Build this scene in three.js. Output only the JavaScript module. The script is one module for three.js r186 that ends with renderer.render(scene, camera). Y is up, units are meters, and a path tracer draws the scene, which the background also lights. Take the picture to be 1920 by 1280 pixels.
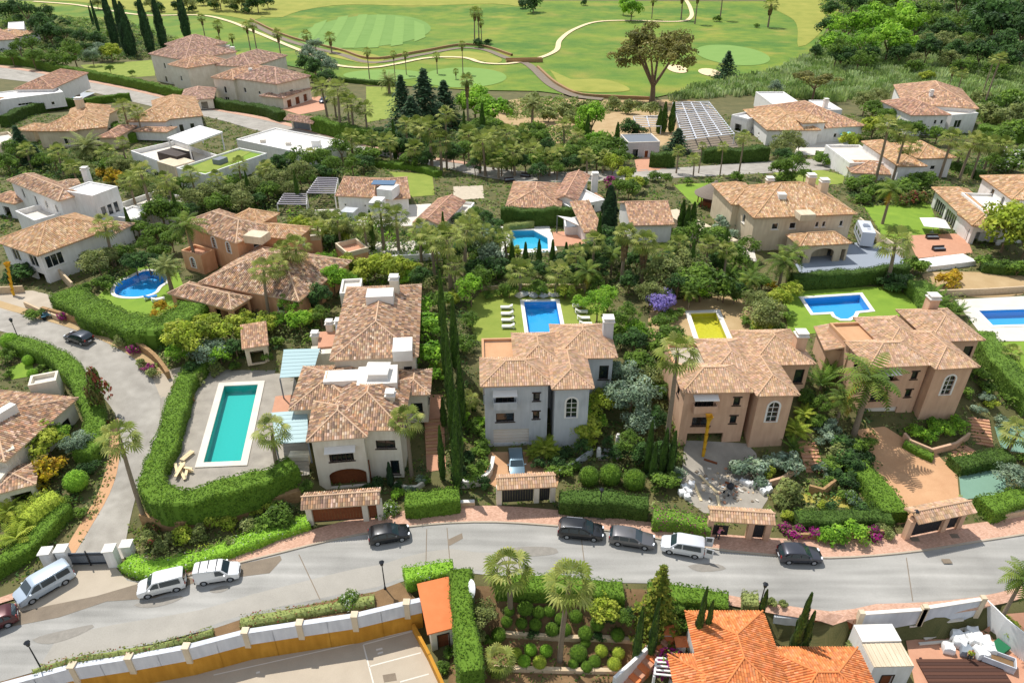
import * as THREE from 'three';
import { mergeGeometries, toCreasedNormals } from 'three/addons/utils/BufferGeometryUtils.js';
import { MarchingCubes } from 'three/addons/objects/MarchingCubes.js';
import { ImprovedNoise } from 'three/addons/math/ImprovedNoise.js';

const scene = new THREE.Scene();
const camera = new THREE.PerspectiveCamera(51.4, 1024 / 682, 0.5, 3000);
camera.position.set(0, 57.3, 0);
camera.lookAt(0, 57.3 - Math.sin(31.3 * Math.PI / 180) * 100, -Math.cos(31.3 * Math.PI / 180) * 100);

const sunDir = new THREE.Vector3(-0.30, 0.87, -0.36).normalize();
{ // clear summer sky, pale at the horizon and bluer overhead
  const W = 128, N = 64, d = new Float32Array(W * N * 4);
  for (let j = 0; j < N; j++) { const e = (j + .5) / N * Math.PI - Math.PI / 2, t = Math.pow(Math.max(0, Math.sin(e)), .5); for (let i = 0; i < W; i++) { const o = (j * W + i) * 4; d[o] = .70 + (.42 - .70) * t; d[o + 1] = .74 + (.49 - .74) * t; d[o + 2] = .78 + (.62 - .78) * t; d[o + 3] = 1; } }
  const t = new THREE.DataTexture(d, W, N, THREE.RGBAFormat, THREE.FloatType); t.mapping = THREE.EquirectangularReflectionMapping; t.magFilter = t.minFilter = THREE.LinearFilter; t.needsUpdate = true; scene.background = t; scene.environment = t;
}
const sun = new THREE.DirectionalLight(0xfffaf3, 4.2);
sun.name = 'sun';
sun.position.set(sunDir.x * 200, sunDir.y * 200, sunDir.z * 200 - 120); sun.target.position.set(0, 0, -120); scene.add(sun, sun.target);
sun.castShadow = true; sun.shadow.mapSize.set(4096, 4096); sun.shadow.radius = 1;
Object.assign(sun.shadow.camera, { left: -260, right: 260, top: 260, bottom: -260, near: 1, far: 700 });
const renderer = new THREE.WebGLRenderer({ antialias: true });
renderer.shadowMap.enabled = true; renderer.toneMapping = THREE.LinearToneMapping; renderer.toneMappingExposure = 1.09;
renderer.setSize(1024, 682);

const ZN=[[-120, -44.8], [-49.12, -44.8], [-47.71, -45.79], [-40.23, -49.09], [-37.15, -47.9], [-32.57, -48.69], [-27.9, -50.33], [-24.47, -51.52], [-20.84, -52.83], [-15.75, -54.33], [-10.95, -55.33], [-6.7, -55.84], [-1.63, -55.96], [4.7, -55.41], [9.9, -54.79], [15.78, -53.5], [20.76, -52.24], [25.24, -51.52], [31.75, -50.96], [36.0, -51.1], [43.1, -51.95], [48.73, -53.05], [54.9, -54.17], [67.14, -56.83], [160, -76.83]],ZS=[[-120, -27.75], [-48.98, -35.75], [-44.5, -37.31], [-42.71, -37.82], [-39.92, -39.05], [-34.86, -40.22], [-29.72, -41.76], [-25.57, -43.66], [-20.24, -45.11], [-16.34, -46.16], [-12.58, -47.12], [-10.67, -48.22], [-6.23, -49.5], [-3.12, -48.89], [5.94, -48.49], [8.5, -47.9], [12.49, -47.9], [16.13, -47.5], [20.93, -46.41], [26.79, -45.05], [32.14, -44.44], [33.49, -45.11], [39.58, -45.48], [45.53, -46.16], [50.74, -47.44], [59.49, -50.12], [160, -60.12]],PLAT=[[[[-42.22, -81.16], [-43.41, -76.73], [-42.27, -69.36], [-41.14, -62.45], [-39.37, -57.64], [-36.08, -56.01], [-31.35, -57.23], [-27.08, -58.48], [-23.2, -60.64], [-24.03, -65.29], [-27.47, -73.77], [-30.84, -81.16], [-35.66, -82.49]], 2.8, 1.2], [[[32.2, -43.3], [38.9, -43.8], [46.0, -44.7], [49.0, -42.0], [60.0, -36.0], [60.0, -22.0], [34.0, -22.0]], -2.8, 0.5], [[[20.5, -43.6], [27.0, -43.2], [31.6, -42.8], [33.5, -38.0], [33.5, -22.0], [24.0, -22.0]], -2.8, 0.6]];

// ---------- numbers ----------
function mulberry(a) { return () => { a |= 0; a = a + 0x6D2B79F5 | 0; let t = Math.imul(a ^ a >>> 15, 1 | a); t = t + Math.imul(t ^ t >>> 7, 61 | t) ^ t; return ((t ^ t >>> 14) >>> 0) / 4294967296; }; }
let R = mulberry(7);
const rr = (a, b) => a + (b - a) * R(), pick = a => a[Math.floor(R() * a.length)];
const ss = (a, b, x) => { const t = Math.min(1, Math.max(0, (x - a) / (b - a))); return t * t * (3 - 2 * t); };
const mix = (a, b, t) => a + (b - a) * t;
const interp = (P, x) => { if (x <= P[0][0]) return P[0][1]; for (let i = 0; i < P.length - 1; i++) if (x <= P[i + 1][0]) return mix(P[i][1], P[i + 1][1], (x - P[i][0]) / Math.max(1e-6, P[i + 1][0] - P[i][0])); return P[P.length - 1][1]; };
function outside(poly, x, z) { let ins = false, m = 1e9; const n = poly.length; for (let i = 0; i < n; i++) { const [x1, z1] = poly[i], [x2, z2] = poly[(i + 1) % n]; if ((z1 > z) !== (z2 > z) && x < (x2 - x1) * (z - z1) / (z2 - z1) + x1) ins = !ins; const dx = x2 - x1, dz = z2 - z1, L = dx * dx + dz * dz || 1e-9, t = Math.max(0, Math.min(1, ((x - x1) * dx + (z - z1) * dz) / L)); m = Math.min(m, (x - x1 - dx * t) ** 2 + (z - z1 - dz * t) ** 2); } return ins ? -Math.sqrt(m) : Math.sqrt(m); }
const inside = (poly, x, z) => outside(poly, x, z) < 0;
for (const p of PLAT) { const xs = p[0].map(q => q[0]), zs = p[0].map(q => q[1]); p.push([Math.min(...xs) - p[2], Math.max(...xs) + p[2], Math.min(...zs) - p[2], Math.max(...zs) + p[2]]); }
const SO = x => .5 + 2.4 * Math.min(1, Math.max(0, (x + 37) / 27));
function H(x, z) {   // height of the ground in metres above the street
  const zn = interp(ZN, x), zs = interp(ZS, x), d = zn - z;
  let h = mix(4.8 * ss(3, 48, d), 4.8 * ss(11, 27, d), ss(-30, -18, x));
  h += -2.2 * ss(150, 185, -z) - 2.0 * ss(215, 250, -z);
  h += .6 * Math.sin(x / 31 + .5) * Math.sin(z / 43) * ss(240, 290, -z) + 9 * ss(420, 640, -z);
  const ds = z - zs;
  if (ds > 0) h = -3.4 * (x < -6.6 ? ss(SO(x) - 1.3, SO(x) - .9, ds) : ss(.2, 7, ds));
  for (const [p, ph, b, q] of PLAT) if (x > q[0] && x < q[1] && z > q[2] && z < q[3]) h = mix(ph, h, ss(0, b, Math.max(0, outside(p, x, z))));
  return h;
}
// ---------- materials ----------
const C = h => new THREE.Color(h);
const noise = new ImprovedNoise();
const tileN = (u, v, f, s) => { // tileable fractal noise on [0,1)
  let a = 0, w = .5; for (let o = 0; o < 4; o++) { const k = f << o; const n = (uu, vv) => noise.noise(uu * k, vv * k, s + o * 7.3); const n00 = n(u, v), n10 = n(u - 1, v), n01 = n(u, v - 1), n11 = n(u - 1, v - 1); a += w * ((n00 * (1 - u) + n10 * u) * (1 - v) + (n01 * (1 - u) + n11 * u) * v); w *= .55; } return a; };
function tex(size, metres, fn) { // fn(u,v) -> [r,g,b] sRGB 0..255
  const d = new Uint8Array(size * size * 4); for (let j = 0; j < size; j++) for (let i = 0; i < size; i++) { const c = fn(i / size, j / size), o = (j * size + i) * 4; d[o] = Math.max(0, Math.min(255, c[0])); d[o + 1] = Math.max(0, Math.min(255, c[1])); d[o + 2] = Math.max(0, Math.min(255, c[2])); d[o + 3] = 255; }
  const t = new THREE.DataTexture(d, size, size); t.colorSpace = THREE.SRGBColorSpace; t.wrapS = t.wrapT = THREE.RepeatWrapping; t.magFilter = THREE.LinearFilter; t.minFilter = THREE.LinearMipmapLinearFilter; t.generateMipmaps = true; t.repeat.set(1 / metres, 1 / metres); t.needsUpdate = true; return t; }
const std = (o) => new THREE.MeshStandardMaterial({ roughness: .9, ...o });
const mottle = (hexA, hexB, f, s, grain = 10, metres = 6, size = 256) => { const a = C(hexA), b = C(hexB); a.convertLinearToSRGB(); b.convertLinearToSRGB(); const rg = mulberry(s * 91 + 3); return tex(size, metres, (u, v) => { const t = Math.min(1, Math.max(0, .5 + 1.1 * tileN(u, v, f, s))), g = (rg() - .5) * grain; return [255 * mix(a.r, b.r, t) + g, 255 * mix(a.g, b.g, t) + g, 255 * mix(a.b, b.b, t) + g]; }); };
const tileA = (u, v, fx, fy, s) => { const n = (a, b) => noise.noise(a * fx, b * fy, s) + .5 * noise.noise(a * fx * 2, b * fy * 2, s + 9); return (n(u, v) * (1 - u) + n(u - 1, v) * u) * (1 - v) + (n(u, v - 1) * (1 - u) + n(u - 1, v - 1) * u) * v; };
const streaky = (hexA, hexB, fx, fy, s, grain, metres, size = 256) => { const a = C(hexA), b = C(hexB); a.convertLinearToSRGB(); b.convertLinearToSRGB(); const rg = mulberry(s * 57 + 1); return std({ map: tex(size, metres, (u, v) => { const t = Math.min(1, Math.max(0, .5 + .9 * tileN(u, v, 3, s) + .55 * tileA(u, v, fx, fy, s + 3))), g = (rg() - .5) * grain; return [255 * mix(a.r, b.r, t) + g, 255 * mix(a.g, b.g, t) + g, 255 * mix(a.b, b.b, t) + g]; }) }); };
const matM = (a, b, f, s, grain, metres, o = {}) => { const m = std({ map: mottle(a, b, f, s, grain, metres, o.size || 256), ...o.m }); return m; };
const MAT = {
  asphalt: streaky('#86847e', '#b2afa8', 2, 26, 1, 24, 22, 1024),
  asphalt2: streaky('#918b81', '#b2aca1', 10, 10, 2, 20, 15, 512),
  patch: matM('#75695a', '#8b7d6b', 4, 3, 20, 5),
  concrete: matM('#a89b88', '#bfb29e', 3, 4, 14, 9, { size: 512 }),
  pale: matM('#cfc6b8', '#ddd6ca', 3, 5, 10, 6),
  brickpave: null,
  terracotta: matM('#ba866a', '#cc9a7c', 5, 6, 16, 4),
  drive: matM('#bd8f68', '#cfa47b', 4, 7, 18, 7),
  lawn: matM('#74862c', '#929b40', 4, 8, 26, 9, { size: 512 }),
  lawn2: matM('#6a8a24', '#84a02e', 4, 9, 22, 9, { size: 512 }),
  golf: (() => { const rg = mulberry(404); return std({ map: tex(1024, 120, (u, v) => { const t = Math.min(1, Math.max(0, .42 + 1.5 * tileN(u, v, 4, 10) + .8 * tileN(u, v, 18, 33))), q = Math.min(1, Math.max(0, 2.2 * tileN(u, v, 6, 71))), g = (rg() - .5) * 30; return [mix(mix(72, 132, t), 158, q) + g, mix(mix(112, 144, t), 142, q) + g, mix(mix(22, 34, t), 62, q) + g]; }) }); })(),
  green: matM('#6f9240', '#7c9c4a', 3, 11, 8, 20),
  greenb: matM('#668a38', '#729344', 3, 12, 8, 20),
  rough: matM('#96923a', '#b2a250', 4, 13, 26, 24, { size: 512 }),
  dry: matM('#a68a5f', '#bda37a', 4, 14, 24, 10, { size: 512 }),
  earth: matM('#4b4f28', '#746a40', 4, 15, 30, 14, { size: 512 }),
  soil: matM('#6b5337', '#8d6f4b', 4, 16, 30, 5),
  gravel: matM('#b3a48e', '#cbbfa8', 5, 17, 40, 4),
  tarmacgreen: matM('#6f907c', '#7fa18c', 3, 18, 8, 6),
  stone: matM('#8a6a46', '#b79468', 12, 19, 30, 4, { size: 512 }),
  wood: matM('#6e3a1c', '#8a4d28', 6, 20, 18, 2),
  white: streaky('#d8d5cf', '#f0eeeb', 14, 2, 21, 8, 6),
  cream: streaky('#cfc5b1', '#e6dfce', 14, 2, 22, 8, 6),
  beige: streaky('#c2b094', '#decfb4', 14, 2, 23, 8, 6),
  salmon: streaky('#c39c80', '#dab696', 14, 2, 24, 9, 6),
  orange: streaky('#c8936a', '#deac84', 14, 2, 25, 9, 6),
  greywall: streaky('#b0b4b6', '#cbced0', 14, 2, 26, 8, 6),
  ochre: streaky('#b07a1c', '#cc9432', 14, 2, 27, 12, 6),
  lotwhite: streaky('#bdc0c6', '#dbdde1', 14, 2, 28, 10, 6),
  stonewall: matM('#b9a180', '#d0bb9c', 10, 29, 26, 4, { size: 512 }),
  pooltile: matM('#1496d6', '#22a3e0', 16, 30, 10, 3),
  poolteal: matM('#0aa59c', '#17b2a8', 16, 31, 10, 3),
  poolaqua: matM('#1aa3c4', '#2ab0cf', 16, 32, 10, 3),
  poolgreen: matM('#b2ae1a', '#c6c234', 6, 33, 18, 3),
  deckgrey: matM('#8c857a', '#aca496', 5, 61, 26, 7, { size: 512 }),
  meadow: matM('#80882c', '#a09c42', 4, 62, 26, 30, { size: 512 }),
  coping: matM('#ddd8cf', '#eae6de', 3, 34, 6, 3),
  glass: new THREE.MeshPhysicalMaterial({ color: 0x1c2428, roughness: .08, metalness: 0, specularIntensity: 1, clearcoat: .6 }),
  dark: std({ color: 0x2a211c }),
  darkmetal: std({ color: 0x2b2e33, roughness: .5, metalness: .3 }),
  whitemetal: std({ color: 0xe6e6e4, roughness: .5 }),
  frame: std({ color: 0xe8e4dc, roughness: .6 }),
  framedark: std({ color: 0x35261d, roughness: .6 }),
  shutter: std({ color: 0x3a2c26, roughness: .7 }),
  greyslat: std({ color: 0x7f7a82, roughness: .7 }),
  bluemetal: std({ color: 0x9fb9bb, roughness: .45 }),
  greymetal: std({ color: 0x737a82, roughness: .5 }),
  water: new THREE.MeshPhysicalMaterial({ color: 0xffffff, roughness: .04, transmission: 1, thickness: 0, ior: 1.33, bumpMap: (() => { const t = tex(256, 2.6, (u, v) => { const k = 128 + 150 * tileN(u, v, 5, 88); return [k, k, k]; }); t.colorSpace = THREE.NoColorSpace; return t; })(), bumpScale: .015 }),
  trunk: matM('#6d5a45', '#8a735a', 8, 40, 30, 1),
  palmtrunk: matM('#7d6e5c', '#9b8a74', 10, 41, 34, 1),
  thatch: matM('#6b6157', '#8a7e70', 10, 42, 34, 2),
  sand: matM('#dcc598', '#e8d4ab', 4, 43, 14, 4),
  orangerender: matM('#d97a45', '#e58852', 3, 44, 10, 3),
  solar: new THREE.MeshPhysicalMaterial({ color: 0x53708c, roughness: .2 }),
  leaf: new THREE.MeshPhysicalMaterial({ vertexColors: true, roughness: 1, transmission: .35, thickness: 0, side: THREE.DoubleSide, specularIntensity: .35 }),
  tiles: std({ vertexColors: true, roughness: .9 }),
};
{ // herringbone-like small pavers, too small to build one by one
  const rg = mulberry(5); const tone = Array.from({ length: 1024 }, () => (rg() - .5) * 26);
  MAT.brickpave = std({ map: tex(256, 3.2, (u, v) => { const j = Math.floor(v * 32), i = Math.floor(u * 16 + (j % 2) * .5) % 16; const t = tone[(j * 16 + i) % 1024] + 18 * tileN(u, v, 3, 77); const e = ((v * 32) % 1 < .1 || ((u * 16 + (j % 2) * .5) % 1) < .06) ? -22 : 0; return [200 + t + e, 160 + t + e, 136 + t + e]; }) });
}
MAT.brickpave.name = 'brick_paving'; 
function boxUV(g) { const p = g.attributes.position, n = g.attributes.normal, uv = new Float32Array(p.count * 2); for (let i = 0; i < p.count; i++) { const x = Math.abs(n.getX(i)), y = Math.abs(n.getY(i)), z = Math.abs(n.getZ(i)); if (y >= x && y >= z) { uv[2 * i] = p.getX(i); uv[2 * i + 1] = p.getZ(i); } else if (x > z) { uv[2 * i] = p.getZ(i); uv[2 * i + 1] = p.getY(i); } else { uv[2 * i] = p.getX(i); uv[2 * i + 1] = p.getY(i); } } g.setAttribute('uv', new THREE.BufferAttribute(uv, 2)); }
// ---------- objects ----------
const used = {};
const numbered = n => { used[n] = (used[n] || 0) + 1; return used[n] === 1 ? n : n + '_' + String(used[n] - 1).padStart(3, '0'); };
function thing(name, label, category, pos = [0, 0, 0], ry = 0, group) { const o = new THREE.Group(); o.name = numbered(name); o.position.set(...pos); o.rotation.y = ry; o.userData = { label, category }; if (group) o.userData.group = group; scene.add(o); return o; }
function mesh(name, geo, m, parent, label) { const g = Array.isArray(geo) ? merge(geo) : geo; if (!g.attributes.normal) g.computeVertexNormals(); if (m.map || m.bumpMap) boxUV(g); const o = new THREE.Mesh(g, m); o.name = name; o.castShadow = o.receiveShadow = true; if (label) o.userData.label = label; if (parent) parent.add(o); return o; }
function solo(name, geo, m, label, category, group) { const o = mesh(numbered(name), geo, m, scene); o.userData = { label, category }; if (group) o.userData.group = group; return o; }
function struct(name, geo, m) { const o = mesh(numbered(name), geo, m, scene); o.userData.kind = 'structure'; return o; }
function merge(list) { const L = list.map(g => { const q = g.index ? g.toNonIndexed() : g; for (const k of Object.keys(q.attributes)) if (k !== 'position' && k !== 'normal' && k !== 'color') q.deleteAttribute(k); if (!q.attributes.normal) q.computeVertexNormals(); return q; }); const c = L.some(g => g.attributes.color); if (c) for (const g of L) if (!g.attributes.color) throw new Error('colour mix'); return L.length === 1 ? L[0] : mergeGeometries(L); }
const box = (w, h, d, x = 0, y = 0, z = 0, ry = 0) => { const g = new THREE.BoxGeometry(w, h, d); if (ry) g.rotateY(ry); g.translate(x, y + h / 2, z); return g; }; // y = bottom
const cyl = (r0, r1, h, x = 0, y = 0, z = 0, n = 10) => { const g = new THREE.CylinderGeometry(r1, r0, h, n); g.translate(x, y + h / 2, z); return g; };
function bar(a, b, w, h) { // box beam between points a,b
  const A = new THREE.Vector3(...a), B = new THREE.Vector3(...b), L = A.distanceTo(B); const g = new THREE.BoxGeometry(w, h, L); const m = new THREE.Matrix4().lookAt(A, B, Math.abs(B.y - A.y) > .98 * L ? new THREE.Vector3(1, 0, 0) : new THREE.Vector3(0, 1, 0)); m.setPosition(A.add(B).multiplyScalar(.5)); g.applyMatrix4(m); return g; }
class Soup {
  constructor() { this.p = []; this.c = []; this.i = []; }
  quad(a, b, c, d, k) { const n = this.p.length / 3; this.p.push(a[0], a[1], a[2], b[0], b[1], b[2], c[0], c[1], c[2], d[0], d[1], d[2]); if (k) for (let q = 0; q < 4; q++) this.c.push(k.r, k.g, k.b); this.i.push(n, n + 1, n + 2, n, n + 2, n + 3); }
  tri(a, b, c, k) { const n = this.p.length / 3; this.p.push(a[0], a[1], a[2], b[0], b[1], b[2], c[0], c[1], c[2]); if (k) for (let q = 0; q < 3; q++) this.c.push(k.r, k.g, k.b); this.i.push(n, n + 1, n + 2); }
  build() { const g = new THREE.BufferGeometry(); g.setAttribute('position', new THREE.Float32BufferAttribute(this.p, 3)); if (this.c.length) g.setAttribute('color', new THREE.Float32BufferAttribute(this.c, 3)); g.setIndex(this.i); g.computeVertexNormals(); return g; }
}
const shade = (c, k) => ({ r: c.r * k, g: c.g * k, b: c.b * k });
const vary = (c, a, b) => { const k = rr(a, b); return { r: c.r * k * rr(.93, 1.07), g: c.g * k, b: c.b * k * rr(.85, 1.15) }; };
// ---------- ground sheets ----------
const SHEETS = [];
function drape(poly, holes = [], off = .06, L = 2.2, flat = null) {
  { const xs = poly.map(p => p[0]), zs = poly.map(p => p[1]); SHEETS.push([poly, Math.min(...xs), Math.max(...xs), Math.min(...zs), Math.max(...zs)]); }
  const V = p => new THREE.Vector2(p[0], p[1]); let c = poly.map(V); if (THREE.ShapeUtils.area(c) < 0) c.reverse(); const hs = holes.map(h => { const q = h.map(V); if (THREE.ShapeUtils.area(q) > 0) q.reverse(); return q; });
  const idx = THREE.ShapeUtils.triangulateShape(c, hs), pts = [...c, ...hs.flat()]; let tris = idx.map(t => t.map(i => [pts[i].x, pts[i].y]));
  if (flat === null) for (let it = 0; it < 9; it++) { const out = []; let any = false; for (const [a, b, d] of tris) { const l = (p, q) => Math.hypot(p[0] - q[0], p[1] - q[1]); const e = [l(a, b), l(b, d), l(d, a)]; const m = Math.max(...e); if (m < L) { out.push([a, b, d]); continue; } any = true; const k = e.indexOf(m); const T = k === 0 ? [a, b, d] : k === 1 ? [b, d, a] : [d, a, b]; const M = [(T[0][0] + T[1][0]) / 2, (T[0][1] + T[1][1]) / 2]; out.push([T[0], M, T[2]], [M, T[1], T[2]]); } tris = out; if (!any) break; }
  const s = new Soup(); for (const [a, b, d] of tris) { const y = p => flat === null ? H(p[0], p[1]) + off : flat; s.tri([a[0], y(a), a[1]], [d[0], y(d), d[1]], [b[0], y(b), b[1]]); }
  const g = s.build(); const n = g.attributes.normal; for (let i = 0; i < n.count; i++) if (n.getY(i) < 0) { n.setXYZ(i, -n.getX(i), -n.getY(i), -n.getZ(i)); } return g; }
// strip of width w along a path
function strip(path, w, off = .08, up = 0) { const s = new Soup(); const N = path.length; const L = [], Rr = []; for (let i = 0; i < N; i++) { const a = path[Math.max(0, i - 1)], b = path[Math.min(N - 1, i + 1)]; let dx = b[0] - a[0], dz = b[1] - a[1]; const l = Math.hypot(dx, dz) || 1; dx /= l; dz /= l; L.push([path[i][0] + dz * w / 2, path[i][1] - dx * w / 2]); Rr.push([path[i][0] - dz * w / 2, path[i][1] + dx * w / 2]); }
  const P = (q, o) => [q[0], H(q[0], q[1]) + o, q[1]]; for (let i = 0; i < N - 1; i++) { s.quad(P(L[i], off + up), P(Rr[i], off + up), P(Rr[i + 1], off + up), P(L[i + 1], off + up)); if (up) { s.quad(P(Rr[i], off + up), P(Rr[i], -.2), P(Rr[i + 1], -.2), P(Rr[i + 1], off + up)); s.quad(P(L[i + 1], off + up), P(L[i + 1], -.2), P(L[i], -.2), P(L[i], off + up)); } } return s.build(); }
function smooth(path, step = 1.5) { const c = new THREE.CatmullRomCurve3(path.map(p => new THREE.Vector3(p[0], 0, p[1])), false, 'centripetal'); const n = Math.max(2, Math.round(c.getLength() / step)); return c.getSpacedPoints(n).map(p => [p.x, p.z]); }
const closedSmooth = (path, n = 40) => new THREE.CatmullRomCurve3(path.map(p => new THREE.Vector3(p[0], 0, p[1])), true, 'centripetal').getSpacedPoints(n).slice(0, n).map(p => [p.x, p.z]);
function grow(poly, d) { // offset polygon outwards
  let A = 0; for (let i = 0; i < poly.length; i++) { const [x1, z1] = poly[i], [x2, z2] = poly[(i + 1) % poly.length]; A += x1 * z2 - x2 * z1; } const sg = A > 0 ? 1 : -1; const n = poly.length; return poly.map((p, i) => { const a = poly[(i + n - 1) % n], b = poly[(i + 1) % n]; const e = (q, r) => { const l = Math.hypot(r[0] - q[0], r[1] - q[1]) || 1; return [(r[1] - q[1]) / l * sg, -(r[0] - q[0]) / l * sg]; }; const n1 = e(a, p), n2 = e(p, b); let mx = n1[0] + n2[0], mz = n1[1] + n2[1]; const k = mx * mx + mz * mz; if (k < .2) { return [p[0] + n1[0] * d, p[1] + n1[1] * d]; } const s = 2 * d / k; return [p[0] + mx * s, p[1] + mz * s]; }); }
// a wall along a path: thickness t, from below ground to height h above the ground (or level y)
function wallGeo(path, t, h, o = {}) { const L = []; const N = path.length; for (let i = 0; i < N - 1; i++) { const [x1, z1] = path[i], [x2, z2] = path[i + 1]; const len = Math.hypot(x2 - x1, z2 - z1), k = Math.max(1, Math.round(len / 3)); const ry = Math.atan2(-(z2 - z1), x2 - x1); for (let j = 0; j < k; j++) { const xa = mix(x1, x2, j / k), xb = mix(x1, x2, (j + 1) / k), za = mix(z1, z2, j / k), zb = mix(z1, z2, (j + 1) / k); const cx = (xa + xb) / 2, cz = (za + zb) / 2; const g0 = o.y0 !== undefined ? o.y0 : Math.min(H(xa, za), H(xb, zb)) - .5; const ga = o.y1 !== undefined ? o.y1 : H(xa, za) + h, gb = o.y1 !== undefined ? o.y1 : H(xb, zb) + h; const b = new THREE.BoxGeometry(len / k + (j === k - 1 ? t * .3 : .0), 1, t); const p = b.attributes.position; for (let q = 0; q < p.count; q++) p.setY(q, p.getY(q) < 0 ? g0 : p.getX(q) < 0 ? ga : gb); b.rotateY(ry); b.translate(cx, 0, cz); b.computeVertexNormals(); L.push(b); } } return merge(L); }

// ---------- houses ----------
const pal = (...h) => h.map(x => C(x));
const PAL = {
  tan: pal('#c79e7e', '#cda687', '#c09675', '#d3ae90', '#b98e6e'),
  mottled: pal('#b8906f', '#9c7860', '#cba88a', '#8a6a56', '#d6ba9e', '#aa8266', '#75594a', '#bd8c68'),
  straw: pal('#c99d72', '#d6ae84', '#b88759', '#e0bd95', '#a97a50', '#c48f62'),
  rust: pal('#b98463', '#a87252', '#c8997a', '#94644c', '#d0a888', '#85594a'),
  rose: pal('#a9705a', '#8f5a4a', '#bf8a70', '#784a40', '#c99c84'),
  orange: pal('#db8850', '#df8e58', '#d6824a', '#e29662', '#d07c46'),
  plum: pal('#a07468', '#86594f', '#b88c7c', '#6f4a44', '#c7a08c'),
};
for (const k of ['tan', 'mottled', 'straw', 'rust', 'rose', 'plum']) for (const c of PAL[k]) c.lerp(C('#cdb797'), k === 'mottled' ? .14 : .28); // weathered by dust and sun
const DECK = {}; const deckMat = n => DECK[n] || (DECK[n] = std({ color: PAL[n][Math.min(4, PAL[n].length - 1)].clone().multiplyScalar(1) }));
const CAPM = {}; const capMat = n => CAPM[n] || (CAPM[n] = std({ color: PAL[n][2].clone().multiplyScalar(1.05) }));
const v3 = (x, y, z) => new THREE.Vector3(x, y, z);
function tilesOn(s, face, palette, tw, tl) {
  const P = face.map(p => v3(...p)); const u = P[1].clone().sub(P[0]).normalize(); const nrm = P[1].clone().sub(P[0]).cross(P[P.length - 1].clone().sub(P[0])).normalize(); if (nrm.y < 0) nrm.negate(); let v = nrm.clone().cross(u); if (v.y < 0) v.negate();
  const uv = P.map(p => { const q = p.clone().sub(P[0]); return [q.dot(u), q.dot(v)]; }); const us = uv.map(q => q[0]), u0 = Math.min(...us), u1 = Math.max(...us); const n = Math.max(1, Math.round((u1 - u0) / tw)), w = (u1 - u0) / n;
  for (let i = 0; i < n; i++) { const uc = u0 + (i + .5) * w; let lo = 1e9, hi = -1e9; for (let k = 0; k < uv.length; k++) { const a = uv[k], b = uv[(k + 1) % uv.length]; if ((a[0] - uc) * (b[0] - uc) <= 0 && a[0] !== b[0]) { const y = mix(a[1], b[1], (uc - a[0]) / (b[0] - a[0])); lo = Math.min(lo, y); hi = Math.max(hi, y); } } if (hi - lo < .15) continue;
    const m = Math.max(1, Math.round((hi - lo) / tl)), l = (hi - lo) / m; const at = (uu, vv, h) => [P[0].x + u.x * uu + v.x * vv + nrm.x * h, P[0].y + u.y * uu + v.y * vv + nrm.y * h, P[0].z + u.z * uu + v.z * vv + nrm.z * h];
    for (let j = 0; j < m; j++) { const a = lo + j * l - (j ? .0 : .06), b = lo + (j + 1) * l + .02; const k = vary(pick(palette), .72, 1.2); const h0 = .03, x0 = uc - w * .45, x1 = uc - w * .22, x2 = uc + w * .22, x3 = uc + w * .45, t = tw * .24, lift = .02; 
      s.quad(at(x0, a, h0), at(x1, a, h0 + t + lift), at(x1, b, h0 + t), at(x0, b, h0 - .02), k); s.quad(at(x1, a, h0 + t + lift), at(x2, a, h0 + t + lift), at(x2, b, h0 + t), at(x1, b, h0 + t), k); s.quad(at(x2, a, h0 + t + lift), at(x3, a, h0), at(x3, b, h0 - .02), at(x2, b, h0 + t), k); } } }
function capOn(list, a, b, r) { const A = v3(...a), B = v3(...b), d = B.clone().sub(A), L = d.length(); if (L < .2) return; d.normalize(); const g = new THREE.CylinderGeometry(r, r, L + .1, 6, 1); g.rotateX(Math.PI / 2); const m = new THREE.Matrix4().lookAt(A, B, v3(0, 1, 0)); m.setPosition(A.add(B).multiplyScalar(.5)); g.applyMatrix4(m); g.translate(0, .06, 0); list.push(g); }
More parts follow.
